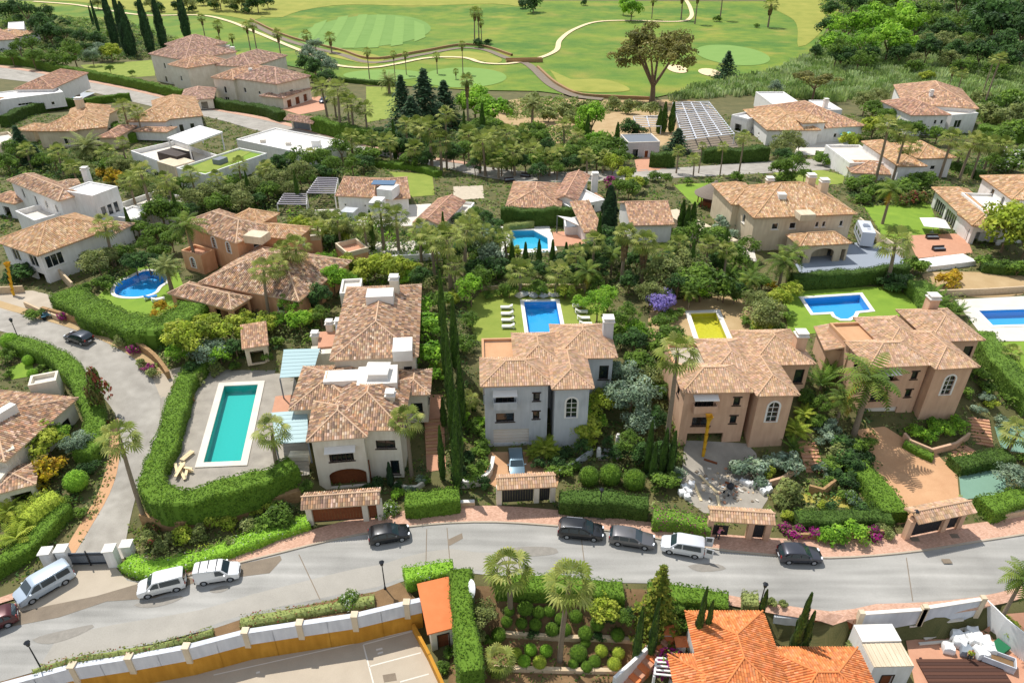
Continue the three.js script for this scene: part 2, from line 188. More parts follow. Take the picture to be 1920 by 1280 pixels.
class House {
  constructor(name, label, cat, at, o = {}) { this.o = { pal: 'tan', wall: MAT.white, tw: .3, tl: .45, frame: MAT.frame, ...o }; this.pos = at; this.g = thing(name, label, cat, at, 0, o.group); }
  add(name, geo, m, parent, label) { const g = Array.isArray(geo) ? merge(geo) : geo; g.translate(-this.pos[0], -this.pos[1], -this.pos[2]); return mesh(name, g, m, parent || this.g, label); }
  // w: {f:[A,B] eave corners of the front, c: point on the rear eave, y0, y1 eave level, roof, p pitch, o overhang, win}
  wing(w) {
    const o = { ...this.o, roof: 'hip', p: .42, o: .45, win: [], ...w }; const [A, B] = o.f; let ux = B[0] - A[0], uz = B[1] - A[1]; const W = Math.hypot(ux, uz); ux /= W; uz /= W; const nx = -uz, nz = ux; const D = o.d || Math.abs((o.c[0] - A[0]) * nx + (o.c[1] - A[1]) * nz);
    const Q = (a, b) => [A[0] + ux * a - nx * b, A[1] + uz * a - nz * b]; // a along the front, b towards the rear
    const Y = o.y1, ov = o.roof === 'flat' || o.roof === 'none' ? 0 : o.o; this.last = { Q, W, D, Y, ux, uz, nx, nz, o };
    if (o.wall) this.walls(o, Q, ov, W, D, ux, uz, nx, nz);
    if (o.roof === 'none') return this;
    const pt = (a, b, y) => { const q = Q(a, b); return [q[0], y, q[1]]; };
    if (o.roof === 'flat') {
      const par = o.par === undefined ? .5 : o.par; this.add('roof', box(W - .3, .16, D - .3, (Q(W / 2, D / 2))[0], Y - .2, (Q(W / 2, D / 2))[1], Math.atan2(-uz, ux)), o.deck || MAT.pale);
      if (par) { const L = []; const ry = Math.atan2(-uz, ux); const pb = (a, b, w2, d2) => { const q = Q(a, b); L.push(box(w2, par + .02, d2, q[0], Y + .002, q[1], ry)); }; pb(W / 2, .13, W + .06, .3); pb(W / 2, D - .13, W + .06, .3); pb(.12, D / 2, .3, D - .58); pb(W - .12, D / 2, .3, D - .58); this.add('parapet', L, o.parm || o.wall || MAT.white); }
      return this;
    }
    const s = o.p, fs = [], cp = []; let rise;
    if (o.roof === 'hip') { if (W >= D) { rise = s * D / 2; const r0 = pt(D / 2, D / 2, Y + rise), r1 = pt(W - D / 2, D / 2, Y + rise); const a = pt(0, 0, Y), b = pt(W, 0, Y), c = pt(W, D, Y), d = pt(0, D, Y); fs.push([a, b, r1, r0], [b, c, r1], [c, d, r0, r1], [d, a, r0]); cp.push([a, r0], [d, r0], [b, r1], [c, r1], [r0, r1]); } else { rise = s * W / 2; const r0 = pt(W / 2, W / 2, Y + rise), r1 = pt(W / 2, D - W / 2, Y + rise); const a = pt(0, 0, Y), b = pt(W, 0, Y), c = pt(W, D, Y), d = pt(0, D, Y); fs.push([a, b, r0], [b, c, r1, r0], [c, d, r1], [d, a, r0, r1]); cp.push([a, r0], [b, r0], [c, r1], [d, r1], [r0, r1]); } }
    if (o.roof === 'gable') { rise = s * D / 2; const a = pt(0, 0, Y), b = pt(W, 0, Y), c = pt(W, D, Y), d = pt(0, D, Y), r0 = pt(0, D / 2, Y + rise), r1 = pt(W, D / 2, Y + rise); fs.push([a, b, r1, r0], [c, d, r0, r1]); cp.push([r0, r1]); o.wall && this.gab([Q(ov, ov), Q(ov, D - ov), Q(ov, D / 2)], Y, rise - s * ov * .6, o.wall, [ux, uz]); o.wall && this.gab([Q(W - ov, ov), Q(W - ov, D - ov), Q(W - ov, D / 2)], Y, rise - s * ov * .6, o.wall, [-ux, -uz]); }
    if (o.roof === 'gableX') { rise = s * W / 2; const a = pt(0, 0, Y), b = pt(W, 0, Y), c = pt(W, D, Y), d = pt(0, D, Y), r0 = pt(W / 2, 0, Y + rise), r1 = pt(W / 2, D, Y + rise); fs.push([b, c, r1, r0], [d, a, r0, r1]); cp.push([r0, r1]); o.wall && this.gab([Q(ov, ov), Q(W - ov, ov), Q(W / 2, ov)], Y, rise - s * ov * .6, o.wall, [-nx, -nz]); o.wall && this.gab([Q(ov, D - ov), Q(W - ov, D - ov), Q(W / 2, D - ov)], Y, rise - s * ov * .6, o.wall, [nx, nz]); }
    if (o.roof === 'shed') { rise = s * D; const a = pt(0, 0, Y), b = pt(W, 0, Y), c = pt(W, D, Y + rise), d = pt(0, D, Y + rise); fs.push([a, b, c, d]); }
    if (o.roof === 'shedL') { rise = s * W; const a = pt(0, 0, Y), b = pt(W, 0, Y + rise), c = pt(W, D, Y + rise), d = pt(0, D, Y); fs.push([d, a, b, c]); }
    if (o.roof === 'shedR') { rise = s * W; const a = pt(0, 0, Y + rise), b = pt(W, 0, Y), c = pt(W, D, Y), d = pt(0, D, Y + rise); fs.push([b, c, d, a]); }
    const so = new Soup(), ti = new Soup(); const e = .16;
    for (const f of fs) { const F = f.map(p => [p[0], p[1], p[2]]); const dn = F.map(p => [p[0], p[1] - e, p[2]]); if (f.length === 4) { so.quad(...F); so.quad(...dn.slice().reverse()); } else { so.tri(...F); so.tri(...dn.slice().reverse()); } if (o.roof[0] === 's') for (let k = 0; k < F.length; k++) so.quad(F[k], dn[k], dn[(k + 1) % F.length], F[(k + 1) % F.length]); else { so.quad(F[0], dn[0], dn[1], F[1]); if (o.roof !== 'hip') { so.quad(F[1], dn[1], dn[2], F[2]); so.quad(F[3], dn[3], dn[0], F[0]); } } tilesOn(ti, f, PAL[o.pal], o.tw, o.tl); }
    const roof = this.add('roof', so.build(), deckMat(o.pal)); roof.material.side = THREE.DoubleSide;
    const t = this.add('tiles', ti.build(), MAT.tiles, roof); t.userData.kind = 'stuff'; t.material.side = THREE.DoubleSide;
    if (cp.length) { const L = []; for (const [a, b] of cp) capOn(L, a, b, o.tw * .42); if (L.length) this.add('ridge_cap', L, capMat(o.pal), roof); }
    return this;
  }
  gab(T, Y, rise, m, inn) { const th = .25; const s = new Soup(); const a = T[0], b = T[1], c = T[2]; const f = (q, y, k) => [q[0] + inn[0] * k, y, q[1] + inn[1] * k]; s.tri(f(a, Y - .16, 0), f(b, Y - .16, 0), f(c, Y + rise - .2, 0)); s.tri(f(b, Y - .16, th), f(a, Y - .16, th), f(c, Y + rise - .2, th)); s.quad(f(a, Y - .16, 0), f(c, Y + rise - .2, 0), f(c, Y + rise - .2, th), f(a, Y - .16, th)); s.quad(f(c, Y + rise - .2, 0), f(b, Y - .16, 0), f(b, Y - .16, th), f(c, Y + rise - .2, th)); const q = this.add('gable_wall', s.build(), m); q.material.side = THREE.DoubleSide; }
  walls(o, Q, ov, W, D, ux, uz, nx, nz) {
    const hgt = o.y1 - o.y0 - (ov ? .1 : 0), th = .3, w = W - 2 * ov, d = D - 2 * ov; const sides = { f: [Q(ov, ov), [ux, uz], [nx, nz], w, 0], r: [Q(W - ov, ov), [-nx, -nz], [ux, uz], d, th], k: [Q(W - ov, D - ov), [-ux, -uz], [-nx, -nz], w, 0], l: [Q(ov, D - ov), [nx, nz], [-ux, -uz], d, th] };
    const geos = []; this.sides = sides; const wins = [];
    for (const key of 'frkl') { const [org, dir, nn, len, inset] = sides[key]; const sh = new THREE.Shape(); sh.moveTo(inset, 0); sh.lineTo(len - inset, 0); sh.lineTo(len - inset, hgt); sh.lineTo(inset, hgt); sh.closePath();
      for (const spec of o.win.filter(q => q[0] === key)) { let [, u, v, ww, hh, ty = 'w'] = spec; const uc = u <= 1 ? u * len : u; const x0 = Math.max(inset + .15, uc - ww / 2), x1 = Math.min(len - inset - .15, uc + ww / 2), y0 = Math.max(.02, v), y1 = Math.min(hgt - .1, v + hh); const p = new THREE.Path(); if (ty[0] === 'a' || ty[0] === 'O') { const r = (x1 - x0) / 2, ry = Math.min(r, ty[0] === 'O' ? r * .45 : r); p.moveTo(x0, y0); p.lineTo(x0, y1 - ry); for (let k = 1; k <= 10; k++) { const a = Math.PI - Math.PI * k / 10; p.lineTo((x0 + x1) / 2 + r * Math.cos(a), y1 - ry + ry * Math.sin(a)); } p.lineTo(x1, y0); p.closePath(); } else { p.moveTo(x0, y0); p.lineTo(x0, y1); p.lineTo(x1, y1); p.lineTo(x1, y0); p.closePath(); } sh.holes.push(p); wins.push([x0, x1, y0, y1, ty, org, dir, nn]); }
      const g = new THREE.ExtrudeGeometry(sh, { depth: th, bevelEnabled: false, curveSegments: 6 }); g.translate(0, 0, -th); this.place(g, org, dir, nn, o.y0); geos.push(g); }
    this.add('wall', geos, o.wall);
    for (const a of wins) this.window(...a, o);
  }
  place(g, org, dir, nn, y0) { const m = new THREE.Matrix4().set(dir[0], 0, nn[0], org[0], 0, 1, 0, y0, dir[1], 0, nn[1], org[1], 0, 0, 0, 1); g.applyMatrix4(m); return g; }
  window(x0, x1, y0, y1, ty, org, dir, nn, o) {
    const w = x1 - x0, h = y1 - y0, put = g => this.place(g, org, dir, nn, o.y0); const B = (x, y, z, bw, bh, bd) => { const g = new THREE.BoxGeometry(bw, bh, bd); g.translate(x, y, z); return put(g); }; const cx = (x0 + x1) / 2, cy = (y0 + y1) / 2;
    const T = ty[0]; const fm = ty.includes('k') ? MAT.framedark : o.frame;
    if (T === 'g') { const L = []; const n = 5; const door = this.add('garage_door', B(cx, cy, -.24, w + .05, h + .05, .05), ty.includes('b') ? MAT.wood : MAT.pale); for (let k = 1; k < n; k++) L.push(B(cx, y0 + h * k / n, -.2, w, .04, .04)); this.add('panel_rib', L, ty.includes('b') ? MAT.framedark : MAT.coping, door); return; }
    if (T === 'd') { const dr = this.add('door', B(cx, cy, -.2, w + .04, h + .04, .06), MAT.wood); this.add('door_frame', [B(x0 - .05, cy, .02, .1, h + .1, .06), B(x1 + .05, cy, .02, .1, h + .1, .06), B(cx, y1 + .06, .02, w + .2, .1, .06)], fm, dr); return; }
    if (T === 'o' || T === 'O') { this.add('opening', B(cx, cy, ty.includes('r') ? -.9 : -2.4, w + .6, h + .6, .05), ty.includes('r') ? MAT.wood : o.wall); return; }
    // glazed
    const fr = []; const t = .09;
    if (T === 'a') { const r = w / 2; const sh = new THREE.Shape(); const out = (k, yy) => { sh.moveTo(cx - r - k, y0 - (k > .1 ? .05 : 0)); }; const arc = (p, k) => { p.moveTo(cx - r - k, y0 - k * .3); p.lineTo(cx - r - k, y1 - r); for (let q = 1; q <= 12; q++) { const a = Math.PI - Math.PI * q / 12; p.lineTo(cx + (r + k) * Math.cos(a), y1 - r + (r + k) * Math.sin(a)); } p.lineTo(cx + r + k, y0 - k * .3); p.closePath(); }; const S2 = new THREE.Shape(); arc(S2, .2); const hole = new THREE.Path(); arc(hole, -.02); S2.holes.push(hole); const g = new THREE.ExtrudeGeometry(S2, { depth: .08, bevelEnabled: false, curveSegments: 6 }); g.translate(0, 0, -.01); fr.push(put(g)); fr.push(B(cx, cy, -.14, .07, h, .06)); for (let k = 1; k < 4; k++) fr.push(B(cx, y0 + (h - r * .3) * k / 4, -.14, w, .06, .05)); }
    else { fr.push(B(x0 + t / 2, cy, -.12, t, h, .1), B(x1 - t / 2, cy, -.12, t, h, .1), B(cx, y0 + t / 2, -.12, w - 2 * t, t, .1), B(cx, y1 - t / 2, -.12, w - 2 * t, t, .1)); const n = Math.max(1, Math.round(w / 1.0)); for (let k = 1; k < n; k++) fr.push(B(x0 + w * k / n, cy, -.12, .07, h - 2 * t, .08)); if (!ty.includes('n')) fr.push(B(cx, y0 - .05, .04, w + .3, .1, .14)); if (ty.includes('S')) { fr.push(B(cx, y1 + .1, .03, w + .3, .16, .1)); } }
    const f = this.add('window', fr, fm); this.add('pane', B(cx, cy, -.19, w + .02, h + .02, .03), MAT.glass, f);
    if (ty.includes('B')) { this.add('balcony', [B(cx, y0 - .2, .45, w + .6, .2, .9), B(cx, y0 + .3, .86, w + .6, 1.0, .1), B(cx - w / 2 - .25, y0 + .3, .42, .1, 1.0, .78), B(cx + w / 2 + .25, y0 + .3, .42, .1, 1.0, .78)], o.wall); }
    if (ty.includes('A')) { const s = new Soup(); const g = new THREE.BoxGeometry(w + .7, .08, .95); g.rotateX(.35); g.translate(cx, y1 + .28, .45); this.add('window_hood', [put(g), B(cx, y1 + .3, .03, w + .7, .3, .06)], MAT.coping); }
    if (ty.includes('T')) { const n = Math.max(3, Math.round(w / .5)); for (let k = 0; k < n; k++) this.add('baluster', B(x0 + w * (k + .5) / n, y0 + .5, .1, .08, 1, .08), MAT.framedark, f); }
    if (ty.includes('s')) { for (const q of [-1, 1]) this.add('shutter', B(cx + q * (w / 2 + .3), cy, .04, .5, h, .06), MAT.shutter); }
  }
  chimney(x, z, y0, y1, w = 1, m = MAT.cream, d) { const b = this.add('chimney', box(w, y1 - y0, d || w, x, y0, z), m); this.add('chimney_cap', [box(w + .25, .14, (d || w) + .25, x, y1 + .002, z), box(w * .7, .3, (d || w) * .7, x, y1 + .142, z), box(w + .1, .12, (d || w) + .1, x, y1 + .442, z)], MAT.coping, b); return this; }
  block(name, A, B, c, y0, y1, m, parent) { let ux = B[0] - A[0], uz = B[1] - A[1]; const W = Math.hypot(ux, uz); ux /= W; uz /= W; const nx = -uz, nz = ux, D = Math.abs((c[0] - A[0]) * nx + (c[1] - A[1]) * nz); const cx = A[0] + ux * W / 2 - nx * D / 2, cz = A[1] + uz * W / 2 - nz * D / 2; return this.add(name, box(W, y1 - y0, D, cx, y0, cz, Math.atan2(-uz, ux)), m, parent); }
}
// slatted shade roof on posts: quad corners (4 points), level y
function slatRoof(name, label, q, y, n, m, o = {}) { const g = thing(name, label, 'pergola', [q[0][0], o.base ?? H(...q[0]), q[0][1]]); const p = g.position; const L = (a, b, t) => [mix(a[0], b[0], t), mix(a[1], b[1], t)]; const P = (a, yy) => [a[0] - p.x, yy - p.y, a[1] - p.z]; for (let k = 0; k <= n; k++) { const a = L(q[0], q[3], k / n), b = L(q[1], q[2], k / n); mesh('slat', bar(P(a, y), P(b, y), o.w || .16, .12), m, g); } const fr = o.fm || m; mesh('beam', bar(P(q[0], y - .16), P(q[3], y - .16), .18, .2), fr, g); mesh('beam', bar(P(q[1], y - .16), P(q[2], y - .16), .18, .2), fr, g); if (o.cross) for (let k = 1; k < o.cross; k++) mesh('cross_beam', bar(P(L(q[0], q[1], k / o.cross), y - .15), P(L(q[3], q[2], k / o.cross), y - .15), .3, .2), fr, g); for (const c of q) { const hb = o.base ?? H(...c); mesh('post', box(.2, y - .26 - hb + .1, .2, c[0] - p.x, hb - .1 - p.y, c[1] - p.z), fr, g); } return g; }
// metal sheet canopy made of strips, sloping from y1 (edge 3-2) to y0 (edge 0-1), on posts
function sheetRoof(name, label, q, y0, y1, n, m, base) { const b0 = base; const g = thing(name, label, 'canopy', [q[0][0], b0, q[0][1]]); const p = g.position; const P = (a, yy) => [a[0] - p.x, yy - p.y, a[1] - p.z]; const L = (a, b, t) => [mix(a[0], b[0], t), mix(a[1], b[1], t)]; for (let k = 0; k < n; k++) { const t0 = (k + .04) / n, t1 = (k + .96) / n; const a = P(L(q[0], q[3], t0), mix(y0, y1, t0)), b = P(L(q[1], q[2], t0), mix(y0, y1, t0)), c = P(L(q[1], q[2], t1), mix(y0, y1, t1)), d = P(L(q[0], q[3], t1), mix(y0, y1, t1)); const s = new Soup(); const dn = v => [v[0], v[1] - .08, v[2]]; s.quad(a, b, c, d); s.quad(dn(d), dn(c), dn(b), dn(a)); s.quad(a, dn(a), dn(b), b); s.quad(b, dn(b), dn(c), c); s.quad(c, dn(c), dn(d), d); s.quad(d, dn(d), dn(a), a); const o = mesh('roof_panel', s.build(), m, g); } for (const [c, yy] of [[q[0], y0], [q[1], y0], [q[2], y1], [q[3], y1]]) mesh('post', box(.14, yy - b0 - .1, .14, c[0] - p.x, 0, c[1] - p.z), MAT.greymetal, g); return g; }
// flight of steps from a (low) to b (high), width w
function steps(name, label, a, b, w, y0, y1, n, m, o = {}) { const g = thing(name, label, 'steps', [a[0], y0, a[1]]); const dx = b[0] - a[0], dz = b[1] - a[1], L = Math.hypot(dx, dz), ry = Math.atan2(dx, dz); for (let k = 0; k < n; k++) { const t = (k + .5) / n; const hh = (y1 - y0) * (k + 1) / n; mesh('step', box(w, hh + .6 - k * .003, L / n - .01, dx * t, -.6, dz * t, ry), k % 2 && o.m2 ? o.m2 : m, g); } return g; }
function fenceRun(name, label, path, h, m, o = {}) { const g = thing(name, label, o.cat || 'wall', [path[0][0], H(...path[0]), path[0][1]]); const geo = wallGeo(path, o.t || .3, h, o); geo.translate(-g.position.x, -g.position.y, -g.position.z); mesh('wall_body', geo, m, g); if (o.cap) { const gg = wallGeo(path, (o.t || .3) + .12, h + .08, { ...o, y1: o.y1 === undefined ? undefined : o.y1 + .08 }); const c = []; const base = wallGeo(path, (o.t || .3) + .14, h, o); const p = base.attributes.position; const lim = []; for (let i = 0; i < path.length - 1; i++) { const [x1, z1] = path[i], [x2, z2] = path[i + 1]; const ya = o.y1 ?? H(x1, z1) + h, yb = o.y1 ?? H(x2, z2) + h; c.push(bar([x1, ya + .05, z1], [x2, yb + .05, z2], (o.t || .3) + .14, .1)); } const cg = merge(c); cg.translate(-g.position.x, -g.position.y, -g.position.z); mesh('coping', cg, o.cap, g); } return g; }
// tiled gateway: canopy on pillars with boarded gates
function gateway(label, a, b, depth, y0, top, pl, wall, gates) { const h = new House('gateway', label, 'gateway', [(a[0] + b[0]) / 2, y0, (a[1] + b[1]) / 2], { pal: pl, wall: null, tw: .26, tl: .4 }); h.wing({ f: [a, b], d: depth, y0, y1: top, roof: 'gable', p: .5, wall: null }); const { Q, W, D } = h.last; const ry = Math.atan2(-h.last.uz, h.last.ux); h.add('beam', box(W - .4, .4, .5, ...((q) => [q[0], top - .62, q[1]])(Q(W / 2, D / 2)), ry), wall); for (const t of gates.pillars) { const q = Q(W * t, D / 2); h.add('pillar', box(.6, top - y0 - .5, .6, q[0], y0 - .1, q[1], ry), wall); } for (const [t0, t1, m, nb, gh] of gates.doors) { const leaf = h.add('gate_leaf', box(W * (t1 - t0) - .7, .14, .09, ...((q) => [q[0], y0 + .08, q[1]])(Q(W * (t0 + t1) / 2, D / 2)), ry), MAT.darkmetal); const ww = (W * (t1 - t0) - .7) / nb; for (let k = 0; k < nb; k++) { const q = Q(W * t0 + .35 + (k + .5) * ww, D / 2); h.add('gate_board', box(ww * .94, (gh || 2.1), .06, q[0], y0 + .22, q[1], ry), m, leaf); } } return h; }

// ---------- plants ----------
const LEAF = { mid: pal('#5d7a2c', '#6d8a34', '#4f6a26'), bright: pal('#77a02e', '#8cb43a', '#659028'), lime: pal('#8d9e32', '#a3ae42', '#788a2e'), dark: pal('#3d5a2c', '#4a6a34', '#324c26'), olive: pal('#808a50', '#949c62', '#6c7842'), grey: pal('#7d9078', '#92a48c', '#697d66'), pine: pal('#3a5636', '#476641', '#2f482d'), cyp: pal('#47662a', '#547632', '#3a5624'), yellow: pal('#c2a81e', '#d2b92c', '#b09a20'), brown: pal('#7d7c40', '#8e8a4a', '#6a6c36'), purple: pal('#8f80c4', '#a394d4', '#7c6cb2'), magenta: pal('#a8267e', '#bd3a92', '#8c1f6c'), red: pal('#8a4a3c', '#a05a46', '#6f6a38'), hedge: pal('#5b8420', '#6c9628', '#4b721c'), hedged: pal('#43651e', '#507424', '#375618'), palm: pal('#6d7f34', '#83944a', '#586c2a', '#9ba65c'), feather: pal('#62762e', '#76883a', '#506626'), white: pal('#a8b48c', '#dfe0d2', '#8a9c66'), gold: pal('#b8922c', '#c9a238', '#94882c') };
for (const k of ['mid', 'bright', 'lime', 'dark', 'olive', 'grey', 'pine', 'cyp', 'hedge', 'hedged', 'palm', 'feather']) for (const c of LEAF[k]) c.setRGB(c.r * (k[0] === 'h' ? 1.08 : k === 'palm' ? 1.3 : k === 'cyp' ? 1.5 : 1.2), c.g * (k[0] === 'h' ? .9 : k === 'palm' ? 1.18 : k === 'cyp' ? 1.4 : 1.18), c.b * 1.12);
const COREM = new Map(); const coreMat = cols => { if (!COREM.has(cols)) COREM.set(cols, std({ color: cols[0].clone(), roughness: 1, side: THREE.DoubleSide })); return COREM.get(cols); };
const rnd3 = () => { const z = rr(-1, 1), a = rr(0, 6.2832), r = Math.sqrt(1 - z * z); return [r * Math.cos(a), z, r * Math.sin(a)]; };
function leafQuad(s, c, n, size, k, asp = .6) { let t = rnd3(); const d = n[0] * t[0] + n[1] * t[1] + n[2] * t[2]; t = [t[0] - n[0] * d, t[1] - n[1] * d, t[2] - n[2] * d]; const l = Math.hypot(...t) || 1; t = t.map(v => v / l * size); const b = [n[1] * t[2] - n[2] * t[1], n[2] * t[0] - n[0] * t[2], n[0] * t[1] - n[1] * t[0]].map(v => v * asp); const f = .18 * size; const P = (i, j, e) => [c[0] + t[0] * i + b[0] * j + n[0] * e, c[1] + t[1] * i + b[1] * j + n[1] * e, c[2] + t[2] * i + b[2] * j + n[2] * e]; s.quad(P(-.5, 0, 0), P(0, -.5, -f), P(.5, 0, 0), P(0, .5, -f), k); }
const unit = v => { const l = Math.hypot(...v) || 1; return v.map(x => x / l); };
function crownGeo(o) { // many leaf faces on clumps spread through the crown's volume
  const s = new Soup(); const puffs = [];
  for (let i = 0; i < o.puffs; i++) { let d = rnd3(); if (d[1] < -.35) d[1] *= -.6; const r = .45 + .5 * Math.sqrt(R()); const k = rr(.8, 1.15); puffs.push([d[0] * o.rx * r * k, o.cy + d[1] * o.ry * r, d[2] * o.rx * r * k, o.pr * rr(.75, 1.3)]); }
  for (const [x, y, z, pr] of puffs) { const tone = rr(.85, 1.18), base = pick(o.cols); for (let j = 0; j < o.leaves; j++) { const d = rnd3(); if (d[1] < -.2 && R() < .5) d[1] *= -1; const q = pr * rr(.7, 1.12); const c = [x + d[0] * q, y + d[1] * q * .8, z + d[2] * q]; const n = unit([d[0] + rr(-.7, .7), d[1] + rr(-.4, .9), d[2] + rr(-.7, .7)]); const col = o.alt && R() < o.alt[1] ? pick(o.alt[0]) : base; leafQuad(s, c, n, o.size * rr(.7, 1.4), vary(col, .8 * tone, 1.2 * tone), o.asp || .65); } }
  return s.build(); }
function limbGeo(h, r, spread, n = 5, top = .5) { const L = []; const tube = (pts, r0, r1) => { const c = new THREE.CatmullRomCurve3(pts.map(p => v3(...p))); const g = new THREE.TubeGeometry(c, 5, 1, 6, false); const p = g.attributes.position; for (let i = 0; i < p.count; i++) { const k = Math.floor(i / 7) / 5; const q = c.getPointAt(Math.min(1, k)); const rad = mix(r0, r1, k); p.setXYZ(i, q.x + (p.getX(i) - q.x) * rad, q.y + (p.getY(i) - q.y) * rad, q.z + (p.getZ(i) - q.z) * rad); } g.computeVertexNormals(); L.push(g); }; const b = h * top; tube([[0, -.4, 0], [rr(-.1, .1), b * .5, rr(-.1, .1)], [rr(-.2, .2), b, rr(-.2, .2)]], r, r * .7); for (let i = 0; i < n; i++) { const a = i / n * 6.28 + rr(-.4, .4); tube([[0, b * .92, 0], [Math.cos(a) * spread * .4, b + (h - b) * .45, Math.sin(a) * spread * .4], [Math.cos(a) * spread * .75, h * rr(.85, 1), Math.sin(a) * spread * .75]], r * .55, r * .15); } return merge(L); }
function broad(cols, o = {}) { const q = { h: 6, rx: 3, ry: 2.4, puffs: 30, leaves: 62, pr: 1.05, size: .5, trunk: .18, top: .4, ...o }; q.cols = cols; q.cy = q.h - q.ry; return { trunk: limbGeo(q.h * .88, q.trunk, q.rx * .8, 5, q.top), crown: crownGeo(q), r: q.rx, h: q.h }; }
function bushy(cols, o = {}) { const q = { rx: 1, ry: .9, cy: .8, puffs: 13, leaves: 55, pr: .48, size: .26, cols, ...o }; return { crown: crownGeo(q), trunk: limbGeo(1.1, .06, .6, 4, .3), r: 1.2, h: 1.6 }; }
function topiary(cols, o = {}) { const s = new Soup(); const n = o.n || 900; for (let i = 0; i < n; i++) { const d = rnd3(); if (d[1] < -.75) d[1] *= -1; const q = rr(.93, 1.03); leafQuad(s, [d[0] * q, .95 + d[1] * q * (o.ky || .95), d[2] * q], unit([d[0] + rr(-.5, .5), d[1] + rr(-.5, .5), d[2] + rr(-.5, .5)]), rr(.1, .2), vary(pick(cols), .8, 1.22)); } const g = new THREE.IcosahedronGeometry(.9, 2); g.scale(1, o.ky || .95, 1); g.translate(0, .95, 0); return { cols, crown: s.build(), core: g, trunk: cyl(.08, .06, .4, 0, -.2, 0, 6), r: 1, h: 1.9 }; }
function cypress(cols, w = .085, n = 2300) { const s = new Soup(); const h = 1; for (let i = 0; i < n; i++) { const t = Math.pow(R(), .9), a = rr(0, 6.28); const rad = w * Math.pow(Math.sin(Math.PI * Math.min(1, .12 + t * .86)), .6) * (1 - t * .55) * (1 + .16 * Math.sin(a * 3 + t * 19)) * rr(.8, 1.05); const c = [Math.cos(a) * rad, .02 + t * .98, Math.sin(a) * rad]; const n2 = unit([Math.cos(a) + rr(-.4, .4), rr(-.1, .5), Math.sin(a) + rr(-.4, .4)]); const t3 = unit([Math.cos(a) * .25, 1, Math.sin(a) * .25]); const sz = rr(.018, .04), wd = sz * .42 * (w / .085); const b = [Math.sin(a) * wd, 0, -Math.cos(a) * wd]; s.quad([c[0] - b[0], c[1], c[2] - b[2]], [c[0] + b[0], c[1], c[2] + b[2]], [c[0] + t3[0] * sz + b[0] * .3, c[1] + sz, c[2] + t3[2] * sz + b[2] * .3], [c[0] + t3[0] * sz - b[0] * .3, c[1] + sz, c[2] + t3[2] * sz - b[2] * .3], vary(pick(cols), .75, 1.25)); } const core = new THREE.LatheGeometry([[.001, .02], [w * .55, .08], [w * .72, .3], [w * .55, .65], [w * .2, .9], [.001, .97]].map(p => new THREE.Vector2(...p)), 9); return { cols, crown: s.build(), core, trunk: cyl(.012, .01, .12, 0, -.04, 0, 6), r: w, h: 1 }; }
function conifer(cols, o = {}) { const s = new Soup(); const h = o.h || 10, w = o.w || 3; for (let i = 0; i < (o.n || 2600); i++) { const t = Math.pow(R(), 1.25), a = rr(0, 6.28); const lay = .75 + .25 * Math.sin(t * 46 + Math.sin(a * 5) * 2); const rad = w * (1 - t * .93) * lay * Math.pow(R(), .35) * (1 + .18 * Math.sin(a * 4 + t * 8)); const c = [Math.cos(a) * rad, .6 + t * (h - .6) - rad * .18, Math.sin(a) * rad]; leafQuad(s, c, unit([Math.cos(a) * .5 + rr(-.5, .5), .9, Math.sin(a) * .5 + rr(-.5, .5)]), rr(.3, .65), vary(pick(cols), .75, 1.25), .5); } return { crown: s.build(), trunk: cyl(.2, .05, h * .9, 0, -.3, 0, 7), r: w, h }; }
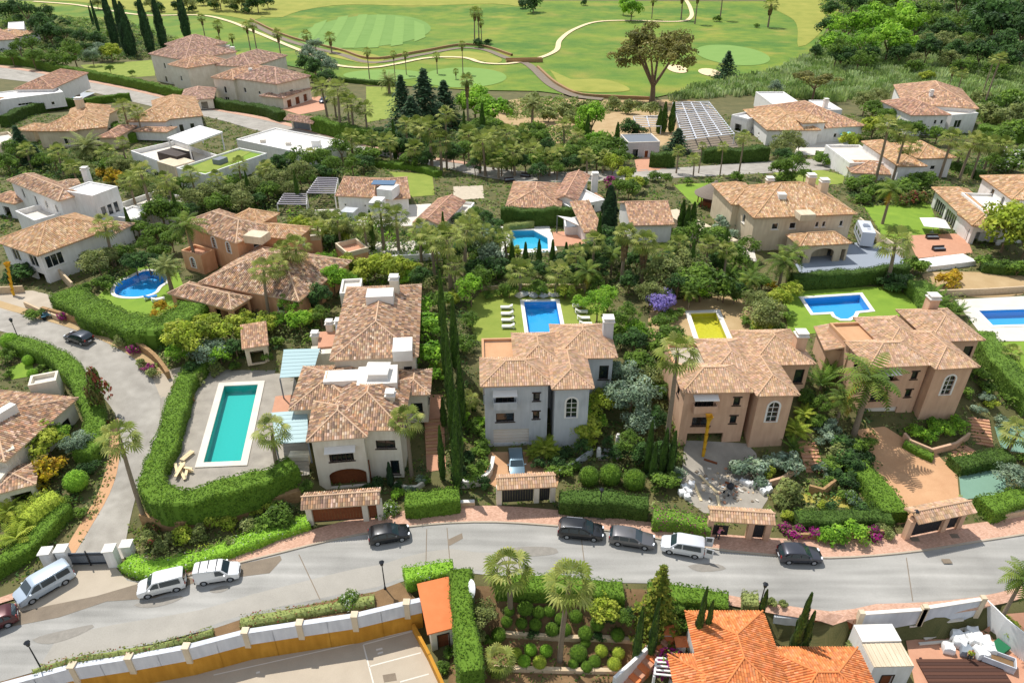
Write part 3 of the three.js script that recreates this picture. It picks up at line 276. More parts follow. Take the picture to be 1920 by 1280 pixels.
function fanPalm(o = {}) { const q = { h: 8, n: 22, fr: 1.15, pet: 1.15, skirt: .0, lean: .0, cols: LEAF.palm, tr: .2, ...o }; const s = new Soup(); const top = [q.lean * q.h, q.h, 0];
  const fan = (dir, droop, k0, size) => { const pet = q.pet * rr(.85, 1.15); const p0 = top, p1 = [top[0] + dir[0] * pet, top[1] + dir[1] * pet, top[2] + dir[2] * pet]; const side = unit([-dir[2], 0, dir[0]]); const wv = .03; s.quad([p0[0] - side[0] * wv, p0[1], p0[2] - side[2] * wv], [p0[0] + side[0] * wv, p0[1], p0[2] + side[2] * wv], [p1[0] + side[0] * wv, p1[1], p1[2] + side[2] * wv], [p1[0] - side[0] * wv, p1[1], p1[2] - side[2] * wv], shade(k0, .9)); const upv = unit([side[1] * dir[2] - side[2] * dir[1], side[2] * dir[0] - side[0] * dir[2], side[0] * dir[1] - side[1] * dir[0]]); const m = 10; for (let i = 0; i < m; i++) { const a = (i / (m - 1) - .5) * 3.0; const L = size * (.78 + .22 * Math.cos(a * .7)); const dd = [dir[0] * Math.cos(a) + side[0] * Math.sin(a), dir[1] * Math.cos(a) + side[1] * Math.sin(a), dir[2] * Math.cos(a) + side[2] * Math.sin(a)]; const px = unit([side[0] * Math.cos(a) - dir[0] * Math.sin(a), side[1] * Math.cos(a) - dir[1] * Math.sin(a), side[2] * Math.cos(a) - dir[2] * Math.sin(a)]); const w0 = .03, w1 = L * .085; const mid = [p1[0] + dd[0] * L * .6, p1[1] + dd[1] * L * .6, p1[2] + dd[2] * L * .6]; const e = [p1[0] + dd[0] * L * .95, p1[1] + dd[1] * L * .95 - L * droop, p1[2] + dd[2] * L * .95]; const k = vary(k0, .85, 1.18); s.quad([p1[0], p1[1], p1[2]], [mid[0] - px[0] * w1, mid[1] - px[1] * w1, mid[2] - px[2] * w1], [mid[0], mid[1] + w1 * .35, mid[2]], [mid[0] + px[0] * w1, mid[1] + px[1] * w1, mid[2] + px[2] * w1], k); s.tri([mid[0] - px[0] * w1, mid[1] - px[1] * w1, mid[2] - px[2] * w1], e, [mid[0] + px[0] * w1, mid[1] + px[1] * w1, mid[2] + px[2] * w1], k); } };
  for (let i = 0; i < q.n; i++) { const t = (i + .5) / q.n, el = mix(1.4, -.75, Math.pow(t, .85)), az = i * 2.39996 + rr(-.2, .2); fan(unit([Math.cos(az) * Math.cos(el), Math.sin(el), Math.sin(az) * Math.cos(el)]), .28, pick(q.cols), q.fr * rr(.85, 1.1)); }
  if (q.skirt) { const br = pal('#8a7350', '#a08a64', '#6f5b40'); const sk = new Soup(); for (let i = 0; i < 110; i++) { const y = q.h - .25 - R() * q.skirt, a = rr(0, 6.28), w = rr(.12, .24), l = rr(.8, 1.3), x = top[0] * y / q.h; const ra = q.tr * 1.1, rb = q.tr + .42 * (1 - (q.h - y) / q.skirt * .55); const dx = Math.cos(a), dz = Math.sin(a); sk.quad([x + dx * ra - dz * w * .4, y, dz * ra + dx * w * .4], [x + dx * ra + dz * w * .4, y, dz * ra - dx * w * .4], [x + dx * rb + dz * w, y - l, dz * rb - dx * w], [x + dx * rb - dz * w, y - l, dz * rb + dx * w], vary(pick(br), .8, 1.2)); } q.sk = sk.build(); }
  const n = 7, g = new THREE.CylinderGeometry(q.tr * .8, q.tr * 1.25, q.h + .3, 9, n); g.translate(0, (q.h + .3) / 2 - .3, 0); const p = g.attributes.position; for (let i = 0; i < p.count; i++) { const y = Math.max(0, p.getY(i)) / q.h; p.setX(i, p.getX(i) + top[0] * y * y); } g.computeVertexNormals(); return { crown: s.build(), trunk: g, ttype: 'palm', th: q.h, skirt: q.sk, r: 2, h: q.h + 2 }; }
function featherPalm(o = {}) { const q = { h: 6, n: 22, L: 2.8, lf: .55, cols: LEAF.feather, tr: .2, lo: -.5, hi: 1.3, ...o }; const s = new Soup(); const top = [0, q.h, 0]; for (let i = 0; i < q.n; i++) { const t = (i + .5) / q.n, el = mix(q.hi, q.lo, t), az = i * 2.39996 + rr(-.2, .2); const L = q.L * rr(.85, 1.1), m = 12; let pos = top.slice(), e = el; const k0 = q.dead && t > .86 ? pick(LEAF.gold) : pick(q.cols); let prev = null; for (let j = 0; j <= m; j++) { const dir = [Math.cos(az) * Math.cos(e), Math.sin(e), Math.sin(az) * Math.cos(e)]; const side = [-Math.sin(az), 0, Math.cos(az)]; const nx = [pos[0] + dir[0] * L / m, pos[1] + dir[1] * L / m, pos[2] + dir[2] * L / m]; const f = j / m; const ll = q.lf * Math.sin(Math.PI * (.12 + .84 * f)) ; if (j > 0) for (const sg of [-1, 1]) { const a = pos, tip = [a[0] + side[0] * ll * sg + dir[0] * ll * .5, a[1] - ll * .32 + dir[1] * ll * .3, a[2] + side[2] * ll * sg + dir[2] * ll * .5]; const w = L / m * .42; s.quad([a[0] - dir[0] * w, a[1] - dir[1] * w, a[2] - dir[2] * w], [a[0] + dir[0] * w, a[1] + dir[1] * w, a[2] + dir[2] * w], [tip[0] + dir[0] * w * .5, tip[1], tip[2] + dir[2] * w * .5], [tip[0] - dir[0] * w * .5, tip[1], tip[2] - dir[2] * w * .5], vary(k0, .82, 1.18)); } pos = nx; e -= (q.bend || 1.7) / m * (.5 + f); } } const g = new THREE.CylinderGeometry(q.tr * .75, q.tr * 1.2, q.h + .3, 9, 4); g.translate(0, (q.h + .3) / 2 - .3, 0); return { crown: s.build(), trunk: g, ttype: 'palm', th: q.h, r: 2.4, h: q.h + 1.5 }; }
R = mulberry(101);
const SH = [{ }, { rx: 2.5, h: 7.2, ry: 3.2, size: .4, leaves: 80, puffs: 26, pr: .95 }, { rx: 3.3, h: 5.4, ry: 1.9, size: .6, leaves: 46, puffs: 24, pr: 1.15 }, { rx: 2.8, h: 6.6, ry: 2.7, size: .34, leaves: 70, puffs: 20, pr: .9, top: .5 }];
const K = {};
const kind = (key, name, desc, cat, vars) => { K[key] = { name, desc, cat, vars }; };
kind('tree', 'leafy_tree', 'round green tree', 'tree', SH.map(o => broad(LEAF.mid, o)));
kind('bright', 'leafy_tree', 'bright green tree', 'tree', SH.map(o => broad(LEAF.bright, o)));
kind('lime', 'leafy_tree', 'yellow-green tree', 'tree', [0, 1].map(() => broad(LEAF.lime, { size: .55 })));
kind('dark', 'leafy_tree', 'dark green tree', 'tree', SH.map(o => broad(LEAF.dark, o)));
kind('olive', 'olive_tree', 'dull olive-green tree', 'tree', [0, 1].map(() => broad(LEAF.olive, { size: .38, leaves: 70 })));
kind('grey', 'leafy_tree', 'grey-green tree', 'tree', [0, 1].map(() => broad(LEAF.grey, { size: .42, h: 7, ry: 3 })));
kind('purple', 'jacaranda_tree', 'purple flowering tree', 'tree', [broad(LEAF.purple, { puffs: 20, top: .5, ry: 1.6, h: 5 })]);
kind('big', 'gum_tree', 'huge open-crowned brown-green tree', 'tree', [broad(LEAF.brown, { h: 26, rx: 12, ry: 10.8, puffs: 92, leaves: 64, pr: 2.0, size: .85, trunk: .9, top: .26 })]);
kind('umbrella', 'stone_pine', 'flat-topped pine', 'pine', [broad(LEAF.brown, { h: 9, rx: 5, ry: 1.6, puffs: 34, leaves: 60, pr: 1.1, size: .55, trunk: .3, top: .55 })]);
kind('bush', 'shrub', 'green shrub', 'shrub', [0, 1, 2].map(() => bushy(LEAF.mid)));
kind('bbush', 'shrub', 'bright green shrub', 'shrub', [0, 1, 2].map(() => bushy(LEAF.bright)));
kind('dbush', 'shrub', 'dark green shrub', 'shrub', [0, 1, 2].map(() => bushy(LEAF.dark)));
kind('lbush', 'shrub', 'lime green shrub', 'shrub', [0, 1].map(() => bushy(LEAF.lime)));
kind('gbush', 'shrub', 'grey-green shrub', 'shrub', [0, 1].map(() => bushy(LEAF.grey)));
kind('obush', 'shrub', 'olive-green shrub', 'shrub', [0, 1].map(() => bushy(LEAF.olive)));
kind('ybush', 'shrub', 'golden yellow shrub', 'shrub', [0, 1].map(() => bushy(LEAF.gold, { alt: [LEAF.yellow, .4] })));
kind('mag', 'bougainvillea', 'magenta bougainvillea', 'shrub', [0, 1].map(() => bushy(LEAF.magenta, { alt: [LEAF.mid, .3] })));
kind('redb', 'shrub', 'reddish-leaved shrub', 'shrub', [bushy(LEAF.red, { alt: [LEAF.mid, .35] })]);
kind('white', 'flowering_shrub', 'white-flowered shrub', 'shrub', [0, 1].map(() => bushy(LEAF.hedge, { alt: [LEAF.white, .28] })));
kind('ball', 'topiary_ball', 'clipped green ball shrub', 'topiary', [0, 1].map(() => topiary(LEAF.hedge)));
kind('lball', 'topiary_ball', 'clipped yellow-green ball shrub', 'topiary', [topiary(LEAF.lime), topiary(LEAF.bright)]);
kind('cyp', 'cypress_tree', 'slim upright cypress', 'cypress', [0, 1].map(() => cypress(LEAF.cyp)));
kind('fat', 'cypress_tree', 'dark tapering cypress', 'cypress', [0, 1].map(() => cypress(LEAF.pine, .13, 2600)));
kind('con', 'conifer_tree', 'dark broad conifer', 'conifer', [0, 1].map(() => conifer(LEAF.pine)));
kind('lcon', 'conifer_tree', 'green and gold conical tree', 'conifer', [conifer(pal('#7d8a2c', '#97983a', '#66772a'), { w: 2.9 })]);
kind('fan', 'fan_palm', 'fan palm', 'palm', [fanPalm({ h: 6 }), fanPalm({ h: 7, lean: .06 }), fanPalm({ h: 6.4, lean: -.05 })]);
kind('tall', 'fan_palm', 'tall slender fan palm', 'palm', [fanPalm({ h: 13, tr: .2, skirt: 1.5, n: 26 }), fanPalm({ h: 12, tr: .2, skirt: 1.2, n: 26, lean: .03 })]);
kind('skirt', 'fan_palm', 'skirted fan palm with dead fronds', 'palm', [fanPalm({ h: 9, tr: .28, skirt: 3.4, fr: 1.35, pet: 1.2, n: 28 })]);
kind('low', 'fan_palm', 'short bushy fan palm', 'palm', [fanPalm({ h: 2.6, n: 24 }), fanPalm({ h: 3.4, n: 24, lean: .05 })]);
kind('feather', 'feather_palm', 'arching feather palm', 'palm', [featherPalm({}), featherPalm({ h: 5, dead: 1 })]);
kind('date', 'feather_palm', 'large feathery date palm', 'palm', [featherPalm({ h: 4, n: 40, L: 3.6, lf: .6, tr: .4, cols: LEAF.olive, lo: -.6, bend: 1.3 })]);
kind('cycad', 'cycad', 'low rosette of palm leaves', 'plant', [featherPalm({ h: .8, n: 24, L: 1.9, lf: .4, tr: .25, lo: .0, cols: LEAF.lime, bend: 1.1 })]);
kind('banana', 'leafy_plant', 'long-leaved upright plant', 'plant', [featherPalm({ h: .6, n: 16, L: 2.2, lf: .34, tr: .12, lo: .5, hi: 1.45, bend: .7, cols: LEAF.mid })]);
const PLANTS = [], LAND = [];
const landmark = (phrase, x, z) => LAND.push([phrase, x, z]);
function plant(key, xz, sc = 1, o = {}) {
  const k = K[key]; const i = o.v ?? Math.floor(R() * k.vars.length); const v = k.vars[i]; const y = o.y ?? H(xz[0], xz[1]) + (o.dy || 0);
  if (!v.proto) { const g = new THREE.Group(); mesh('trunk', v.trunk, v.ttype === 'palm' ? MAT.palmtrunk : MAT.trunk, g); const c = mesh('crown', v.crown, MAT.leaf, g); if (v.core) mesh('inner_foliage', v.core, coreMat(v.cols), c); if (v.skirt) mesh('dead_fronds', v.skirt, MAT.leaf, g); v.proto = g; }
  const g = v.proto.clone(); g.name = numbered(k.name); g.position.set(xz[0], y - .02, xz[1]); g.rotation.y = o.ry ?? rr(0, 6.28); const sx = typeof sc === 'number' ? sc : sc[0], sy = typeof sc === 'number' ? sc * (k.cat === 'tree' || k.cat === 'shrub' ? rr(.82, 1.04) : 1) : sc[1]; if (v.th) { const f = sy / sx; for (const c of g.children) if (c.name === 'trunk') c.scale.y = f; else c.position.y = v.th * (f - 1); g.scale.set(sx, sx, sx); } else g.scale.set(sx, sy, sx); g.userData = { category: k.cat }; scene.add(g); PLANTS.push({ g, desc: o.desc || k.desc, x: xz[0], z: xz[1], near: o.near, label: o.label }); return g; }
const plants = (key, list, sc, o = {}) => list.forEach((p, i) => plant(key, p, (Array.isArray(sc) ? rr(sc[0], sc[1]) : sc), { ...o }));
const many = (key, L) => { for (const [x, z, s, sy] of L) plant(key, [x, z], sy ? [s, sy] : s); };
function nameplants() {
  const ord = ['first', 'second', 'third', 'fourth', 'fifth', 'sixth', 'seventh', 'eighth', 'ninth', 'tenth', 'eleventh', 'twelfth']; const by = {}, ds = {};
  for (const p of PLANTS) { if (p.label) { p.key = p.label; } else if (p.near) p.key = p.desc + ' ' + p.near; else { let b = null, bd = 1e9; for (const l of LAND) { const d = Math.hypot(l[1] - p.x, l[2] - p.z); if (d < bd) { bd = d; b = l; } } const dx = p.x - b[1], dz = p.z - b[2]; p.key = p.desc + (Math.abs(dx) > Math.abs(dz) * .8 ? (dx < 0 ? ' left of ' : ' right of ') : (dz < 0 ? ' behind ' : ' in front of ')) + b[0]; } (by[p.key] = by[p.key] || []).push(p); (ds[p.desc] = ds[p.desc] || []).push(p); }
  for (const [key, L] of Object.entries(by)) { L.sort((a, b) => a.x - b.x); const n = L.length; L.forEach((p, i) => { p.g.userData.label = n === 1 ? key : key + ', ' + (i === 0 ? 'leftmost' : i === n - 1 ? 'rightmost' : (ord[i] || i + 1 + 'th') + ' from left'); p.g.userData.group = 'each ' + p.desc + ' in the gardens'; if (ds[p.desc].length < 2) delete p.g.userData.group; }); }
}
// hedge along a path, clipped box shape with leaf faces over a solid core
function hedge(label, path, w, h, o = {}) {
  const q = { cols: LEAF.hedge, dens: 62, size: .2, base: undefined, round: .25, name: 'hedge', cat: 'hedge', ...o }; const P = smooth(path, 1.2); const g0 = q.base ?? H(...P[0]); const g = thing(q.name, label, q.cat, [P[0][0], g0, P[0][1]]); const ox = P[0][0], oz = P[0][1]; const s = new Soup(), co = new Soup(); const N = P.length; const F = []; let acc = 0;
  for (let i = 0; i < N; i++) { const a = P[Math.max(0, i - 1)], b = P[Math.min(N - 1, i + 1)]; let dx = b[0] - a[0], dz = b[1] - a[1]; const l = Math.hypot(dx, dz) || 1; F.push({ x: P[i][0] - ox, z: P[i][1] - oz, tx: dx / l, tz: dz / l, sx: dz / l, sz: -dx / l, y: (q.base ?? H(...P[i])) - g0, ww: w * (1 + .09 * Math.sin(i * .9 + ox) + .06 * Math.sin(i * 2.3 + oz)), hh: h * (1 + .06 * Math.sin(i * .7 + oz) + .05 * Math.sin(i * 1.9 + ox)) }); }
  const at = (f, u, v) => [f.x + f.sx * u, f.y + v, f.z + f.sz * u]; const prof = (f, k, ins) => { const hw = f.ww / 2 - ins, hh = f.hh - ins; return [[-hw, -.3], [-hw, hh - q.round], [-hw + q.round, hh], [hw - q.round, hh], [hw, hh - q.round], [hw, -.3]][k]; };
  for (let i = 0; i < N - 1; i++) { for (let k = 0; k < 5; k++) co.quad(at(F[i], ...prof(F[i], k, .1)), at(F[i], ...prof(F[i], k + 1, .1)), at(F[i + 1], ...prof(F[i + 1], k + 1, .1)), at(F[i + 1], ...prof(F[i + 1], k, .1))); }
  for (const e of [0, N - 1]) { const p = [0, 1, 2, 3, 4, 5].map(k => at(F[e], ...prof(F[e], k, .1))); co.quad(p[0], p[1], p[4], p[5]); co.quad(p[1], p[2], p[3], p[4]); }
  const leaf = (c, n) => leafQuad(s, c, unit([n[0] + rr(-.6, .6), n[1] + rr(-.5, .6), n[2] + rr(-.6, .6)]), q.size * rr(.7, 1.4), vary(q.alt && R() < q.alt[1] ? pick(q.alt[0]) : pick(q.cols), .8, 1.22));
  for (let i = 0; i < N - 1; i++) { const A = F[i], B = F[i + 1], L = Math.hypot(B.x - A.x, B.z - A.z); const per = 2 * h + w; const cnt = Math.round(L * per * q.dens * .6); for (let j = 0; j < cnt; j++) { const t = R(); const u = R() * per; const f = { x: mix(A.x, B.x, t), z: mix(A.z, B.z, t), y: mix(A.y, B.y, t), sx: A.sx, sz: A.sz, ww: mix(A.ww, B.ww, t), hh: mix(A.hh, B.hh, t) }; const jt = rr(-.1, .06) + (R() < .06 ? rr(.05, .25) : 0); if (u < h) leaf(at(f, -f.ww / 2 - jt, u / h * f.hh), [-f.sx, .3, -f.sz]); else if (u < 2 * h) leaf(at(f, f.ww / 2 + jt, (u - h) / h * f.hh), [f.sx, .3, f.sz]); else leaf(at(f, (u - 2 * h - w / 2) / w * f.ww, f.hh + jt), [0, 1, 0]); } }
  for (const e of [0, N - 1]) { const sg = e ? 1 : -1; const f = F[e]; for (let j = 0; j < w * h * q.dens * .7; j++) { const c = at(f, rr(-.5, .5) * f.ww, rr(0, 1) * f.hh); leaf([c[0] + f.tx * sg * .05, c[1], c[2] + f.tz * sg * .05], [f.tx * sg, .2, f.tz * sg]); } }
  mesh('inner_foliage', co.build(), coreMat(q.cols), g); mesh('leaves', s.build(), MAT.leaf, g); const m = P[Math.floor(N / 2)]; return g; }
// undergrowth that covers a bed, nobody could count its stems
function undergrowth(poly, cols, dens, hmin, hmax, size = .45, o = {}) { const xs = poly.map(p => p[0]), zs = poly.map(p => p[1]); const x0 = Math.min(...xs), x1 = Math.max(...xs), z0 = Math.min(...zs), z1 = Math.max(...zs); const s = new Soup(); const sp = o.sp || 1.5; for (let x = x0; x < x1; x += sp) for (let z = z0; z < z1; z += sp) { const px = x + rr(-.5, .5) * sp, pz = z + rr(-.5, .5) * sp; if (!inside(poly, px, pz)) continue; const y = H(px, pz), h = mix(hmin, hmax, R() * R()), r = sp * rr(.5, .85); const base = pick(cols), tone = rr(.8, 1.2); const n = Math.round(dens * rr(.7, 1.3)); for (let j = 0; j < n; j++) { const d = rnd3(); d[1] = Math.abs(d[1]); if (o.reed) { const bx = px + rr(-.7, .7) * sp, bz = pz + rr(-.7, .7) * sp, w = .08 * size * 3, a = rr(0, 6.28), ln = h * rr(.6, 1.2), lx = rr(-.5, .5) * ln * .6, lz = rr(-.5, .5) * ln * .6; s.quad([bx - Math.cos(a) * w, y, bz - Math.sin(a) * w], [bx + Math.cos(a) * w, y, bz + Math.sin(a) * w], [bx + lx + Math.cos(a) * w * .7, y + ln, bz + lz + Math.sin(a) * w * .7], [bx + lx - Math.cos(a) * w * .7, y + ln, bz + lz - Math.sin(a) * w * .7], vary(base, .75 * tone, 1.25 * tone)); continue; } leafQuad(s, [px + d[0] * r, y + .1 + d[1] * h, pz + d[2] * r], unit([d[0] + rr(-.6, .6), d[1] + .4, d[2] + rr(-.6, .6)]), size * rr(.7, 1.35), vary(base, .8 * tone, 1.22 * tone)); } } const m = mesh(numbered(o.name || 'undergrowth'), s.build(), MAT.leaf, scene); m.userData = { kind: 'stuff', label: o.label || 'mixed green undergrowth between the gardens', category: o.cat || 'undergrowth' }; return m; }

// ---------- vehicles ----------
const CARS = {
  van: { L: 4.4, W: 1.82, hood: [[2.2, .45], [2.18, .8], [1.95, .95], [1.3, 1.08]], up: [[1.3, 1.08], [.62, 1.72], [.3, 1.8], [-1.9, 1.82], [-2.12, 1.7], [-2.2, 1.05]], side: [[[.98, 1.12], [.52, 1.62], [.12, 1.66], [.12, 1.12]], [[0, 1.12], [0, 1.66], [-1.75, 1.66], [-1.85, 1.12]]], belt: 1.05 },
  panel: { L: 4.25, W: 1.8, hood: [[2.1, .45], [2.08, .8], [1.85, .95], [1.2, 1.08]], up: [[1.2, 1.08], [.55, 1.72], [.25, 1.8], [-1.9, 1.82], [-2.1, 1.72], [-2.14, 1.05]], side: [[[.9, 1.12], [.46, 1.62], [-.05, 1.66], [-.05, 1.12]]], belt: 1.05 },
  mpv: { L: 5.1, W: 1.95, hood: [[2.55, .45], [2.5, .85], [2.3, 1.0], [1.75, 1.15]], up: [[1.75, 1.15], [.95, 1.85], [.6, 1.95], [-2.3, 1.95], [-2.48, 1.8], [-2.55, 1.1]], side: [[[1.4, 1.2], [.85, 1.76], [.4, 1.8], [.4, 1.2]], [[.28, 1.2], [.28, 1.8], [-.95, 1.8], [-.95, 1.2]], [[-1.07, 1.2], [-1.07, 1.8], [-2.2, 1.78], [-2.25, 1.2]]], belt: 1.15 },
  family: { L: 4.85, W: 1.9, hood: [[2.42, .4], [2.38, .75], [2.1, .92], [1.35, 1.02]], up: [[1.35, 1.02], [.45, 1.6], [0, 1.72], [-1.7, 1.7], [-2.15, 1.55], [-2.42, .98]], side: [[[1.0, 1.06], [.4, 1.5], [-.15, 1.6], [-.15, 1.06]], [[-.27, 1.06], [-.27, 1.6], [-1.2, 1.58], [-1.2, 1.06]], [[-1.32, 1.06], [-1.32, 1.57], [-1.95, 1.46], [-2.1, 1.06]]], belt: 1.02 },
  wagon: { L: 4.75, W: 1.84, hood: [[2.37, .4], [2.33, .68], [2.1, .82], [1.1, .95]], up: [[1.1, .95], [.25, 1.42], [-.2, 1.5], [-1.6, 1.47], [-2.05, 1.35], [-2.37, .92]], side: [[[.85, .98], [.2, 1.34], [-.25, 1.39], [-.25, .98]], [[-.36, .98], [-.36, 1.39], [-1.25, 1.37], [-1.25, .98]], [[-1.36, .98], [-1.36, 1.36], [-1.85, 1.27], [-2.0, .98]]], belt: .95 },
  hatch: { L: 4.3, W: 1.82, hood: [[2.15, .4], [2.1, .72], [1.85, .86], [1.05, .98]], up: [[1.05, .98], [.25, 1.5], [-.2, 1.6], [-1.45, 1.56], [-1.85, 1.4], [-2.15, .95]], side: [[[.8, 1.02], [.2, 1.4], [-.2, 1.48], [-.2, 1.02]], [[-.31, 1.02], [-.31, 1.48], [-1.15, 1.45], [-1.15, 1.02]], [[-1.25, 1.02], [-1.25, 1.43], [-1.6, 1.32], [-1.8, 1.02]]], belt: .98 },
};
const rubber = std({ color: 0x17181a }), rim = std({ color: 0xa9adb2, roughness: .4, metalness: .5 }), lampw = std({ color: 0xe8ecf0, roughness: .2 }), lampr = std({ color: 0x8c1512, roughness: .3 }), carglass = new THREE.MeshPhysicalMaterial({ color: 0x2c3a40, roughness: .06, clearcoat: .5 });
function car(kindName, label, cat, a, b, color, o = {}) { // a = nose point, b = tail point on the ground
  const q = CARS[kindName]; const cx = (a[0] + b[0]) / 2, cz = (a[1] + b[1]) / 2; const ry = Math.atan2(-(a[1] - b[1]), a[0] - b[0]); const y = o.y ?? H(cx, cz) + .08; const g = thing(o.name || (kindName === 'van' || kindName === 'panel' || kindName === 'mpv' ? 'parked_van' : 'parked_car'), label, cat, [cx, y, cz], ry, o.group); const paint = new THREE.MeshPhysicalMaterial({ color, roughness: .35, metalness: o.metal ?? .2, clearcoat: .8, clearcoatRoughness: .08 });
  const hw = q.W / 2, hb = q.belt, ht = Math.max(...q.up.map(p => p[1])); const zAt = (yy) => hw * (yy <= hb ? 1 - .06 * Math.max(0, (.5 - yy)) : 1 - .15 * Math.pow((yy - hb) / (ht - hb), 1.3));
  const r = .33, wf = q.L * .29, wr = -q.L * .3, e = q.L / 2; const low = new THREE.Shape(); low.moveTo(-e, .35); low.lineTo(-e + .1, .25); const arch = x => { low.lineTo(x - r - .06, .25); for (let k = 0; k <= 8; k++) { const an = Math.PI - Math.PI * k / 8; low.lineTo(x + (r + .06) * Math.cos(an), .25 + (r + .08) * Math.sin(an)); } }; arch(wr); arch(wf); low.lineTo(e - .1, .25); for (const p of q.hood) low.lineTo(...p); low.lineTo(q.up[q.up.length - 1][0], q.up[q.up.length - 1][1]); low.closePath();
  const taper = geo => { const p = geo.attributes.position; for (let i = 0; i < p.count; i++) { const yy = p.getY(i), xx = Math.abs(p.getX(i)) / e; let k = zAt(yy) / hw; if (xx > .75) k *= 1 - .35 * Math.pow((xx - .75) / .25, 2) * .45; p.setZ(i, p.getZ(i) * k); } geo.computeVertexNormals(); return geo; };
  const ex = (sh, w) => { const gg = new THREE.ExtrudeGeometry(sh, { depth: w * 2 - .16, bevelEnabled: true, bevelThickness: .08, bevelSize: .05, bevelOffset: -.05, bevelSegments: 2, curveSegments: 6 }); gg.translate(0, 0, -w + .08); return taper(gg); };
  const up = new THREE.Shape(); up.moveTo(q.up[0][0], q.up[0][1] - .12); q.up.forEach(p => up.lineTo(...p)); up.lineTo(q.up[q.up.length - 1][0], q.up[0][1] - .12); up.closePath();
  const body = mesh('body', toCreasedNormals(merge([ex(low, hw), ex(up, hw - .004)]), .7), paint, g);
  const sidePoly = (pts, sg) => { const s = new THREE.Shape(pts.map(p => new THREE.Vector2(...p))); const gg = new THREE.ShapeGeometry(s); const p = gg.attributes.position; for (let i = 0; i < p.count; i++) p.setZ(i, sg * (zAt(p.getY(i)) + .008)); gg.computeVertexNormals(); const b2 = gg.clone(); const arr = b2.attributes.position; for (let i = 0; i < arr.count; i++) arr.setZ(i, arr.getZ(i) - sg * .02); return merge([gg, b2]); };
  for (const s of q.side) for (const sg of [-1, 1]) mesh('side_window', sidePoly(s, sg), carglass, g).material.side = THREE.DoubleSide;
  const pane = (p0, p1, k) => { const dx = p1[0] - p0[0], dy = p1[1] - p0[1], l = Math.hypot(dx, dy); let nx = dy / l, ny = -dx / l; if (k < 0) { nx = -nx; ny = -ny; } const at = (t) => [p0[0] + dx * t + nx * .012, p0[1] + dy * t + ny * .012]; const A = at(.1), B = at(.92), z0 = zAt(A[1]) * .9, z1 = zAt(B[1]) * .88; const s = new Soup(); s.quad([A[0], A[1], z0], [A[0], A[1], -z0], [B[0], B[1], -z1], [B[0], B[1], z1]); const i = -.02; s.quad([A[0] + nx * i, A[1] + ny * i, z0], [B[0] + nx * i, B[1] + ny * i, z1], [B[0] + nx * i, B[1] + ny * i, -z1], [A[0] + nx * i, A[1] + ny * i, -z0]); return s.build(); };
  const n = q.up.length; const wn = ny => ny; { const [p0, p1] = [q.up[0], q.up[1]]; const geo = pane(p0, p1, (p1[1] - p0[1]) > 0 ? 1 : -1); mesh('windshield', geo, carglass, g); } if (kindName !== 'panel') { const p0 = q.up[n - 1], p1 = q.up[n - 2]; const dy = p1[1] - p0[1]; const geo = pane(p0, p1, -1); mesh('rear_window', geo, carglass, g); }
  for (const x of [wf, wr]) for (const sg of [-1, 1]) { const t = new THREE.CylinderGeometry(r, r, .22, 16); t.rotateX(Math.PI / 2); t.translate(x, r, sg * (hw - .14)); const ty = mesh('tyre', t, rubber, g); const c = new THREE.CylinderGeometry(r * .62, r * .62, .24, 10); c.rotateX(Math.PI / 2); c.translate(x, r, sg * (hw - .135)); mesh('rim', c, rim, ty); }
  for (const sg of [-1, 1]) { mesh('headlight', box(.16, .16, .34, e - .12, .66, sg * hw * .62, sg * -.25), lampw, g); mesh('tail_light', box(.1, .3, .2, -e + .02, .75, sg * hw * .76), lampr, g); mesh('mirror', box(.16, .14, .22, q.up[0][0] - .35, hb + .02, sg * (hw + .1)), paint, g); }
  mesh('number_plate', box(.03, .12, .5, -e - .02, .5, 0), lampw, g); mesh('number_plate', box(.03, .12, .5, e + .015, .42, 0), lampw, g); mesh('grille', box(.05, .14, .9, e - .015, .62, 0), rubber, g); for (const sg of [-1, 1]) mesh('sill', box(q.L * .36, .14, .04, -.02, .24, sg * (hw - .015)), rubber, g); mesh('bumper', box(.12, .2, q.W * .86, -e + .01, .3, 0), kindName === 'panel' || kindName === 'van' ? rubber : paint, g);
  if (o.rails) for (const sg of [-1, 1]) mesh('roof_rail', bar([.1, ht + .02, sg * hw * .72], [-1.6, ht, sg * hw * .72], .05, .06), rim, g); if (o.bars) for (const x of [.1, -.7, -1.5]) mesh('roof_bar', box(.08, .06, q.W * .8, x, ht + .01, 0), MAT.darkmetal, g); if (o.openrear) { for (const sg of [-1, 1]) { const d = mesh('rear_door', box(.85, 1.3, .06, -e - .45, .45, sg * (hw - .1), sg * .12), paint, g); mesh('door_window', box(.55, .5, .075, -e - .45, 1.12, sg * (hw - .1), sg * .12), carglass, d); } }
  return g; }

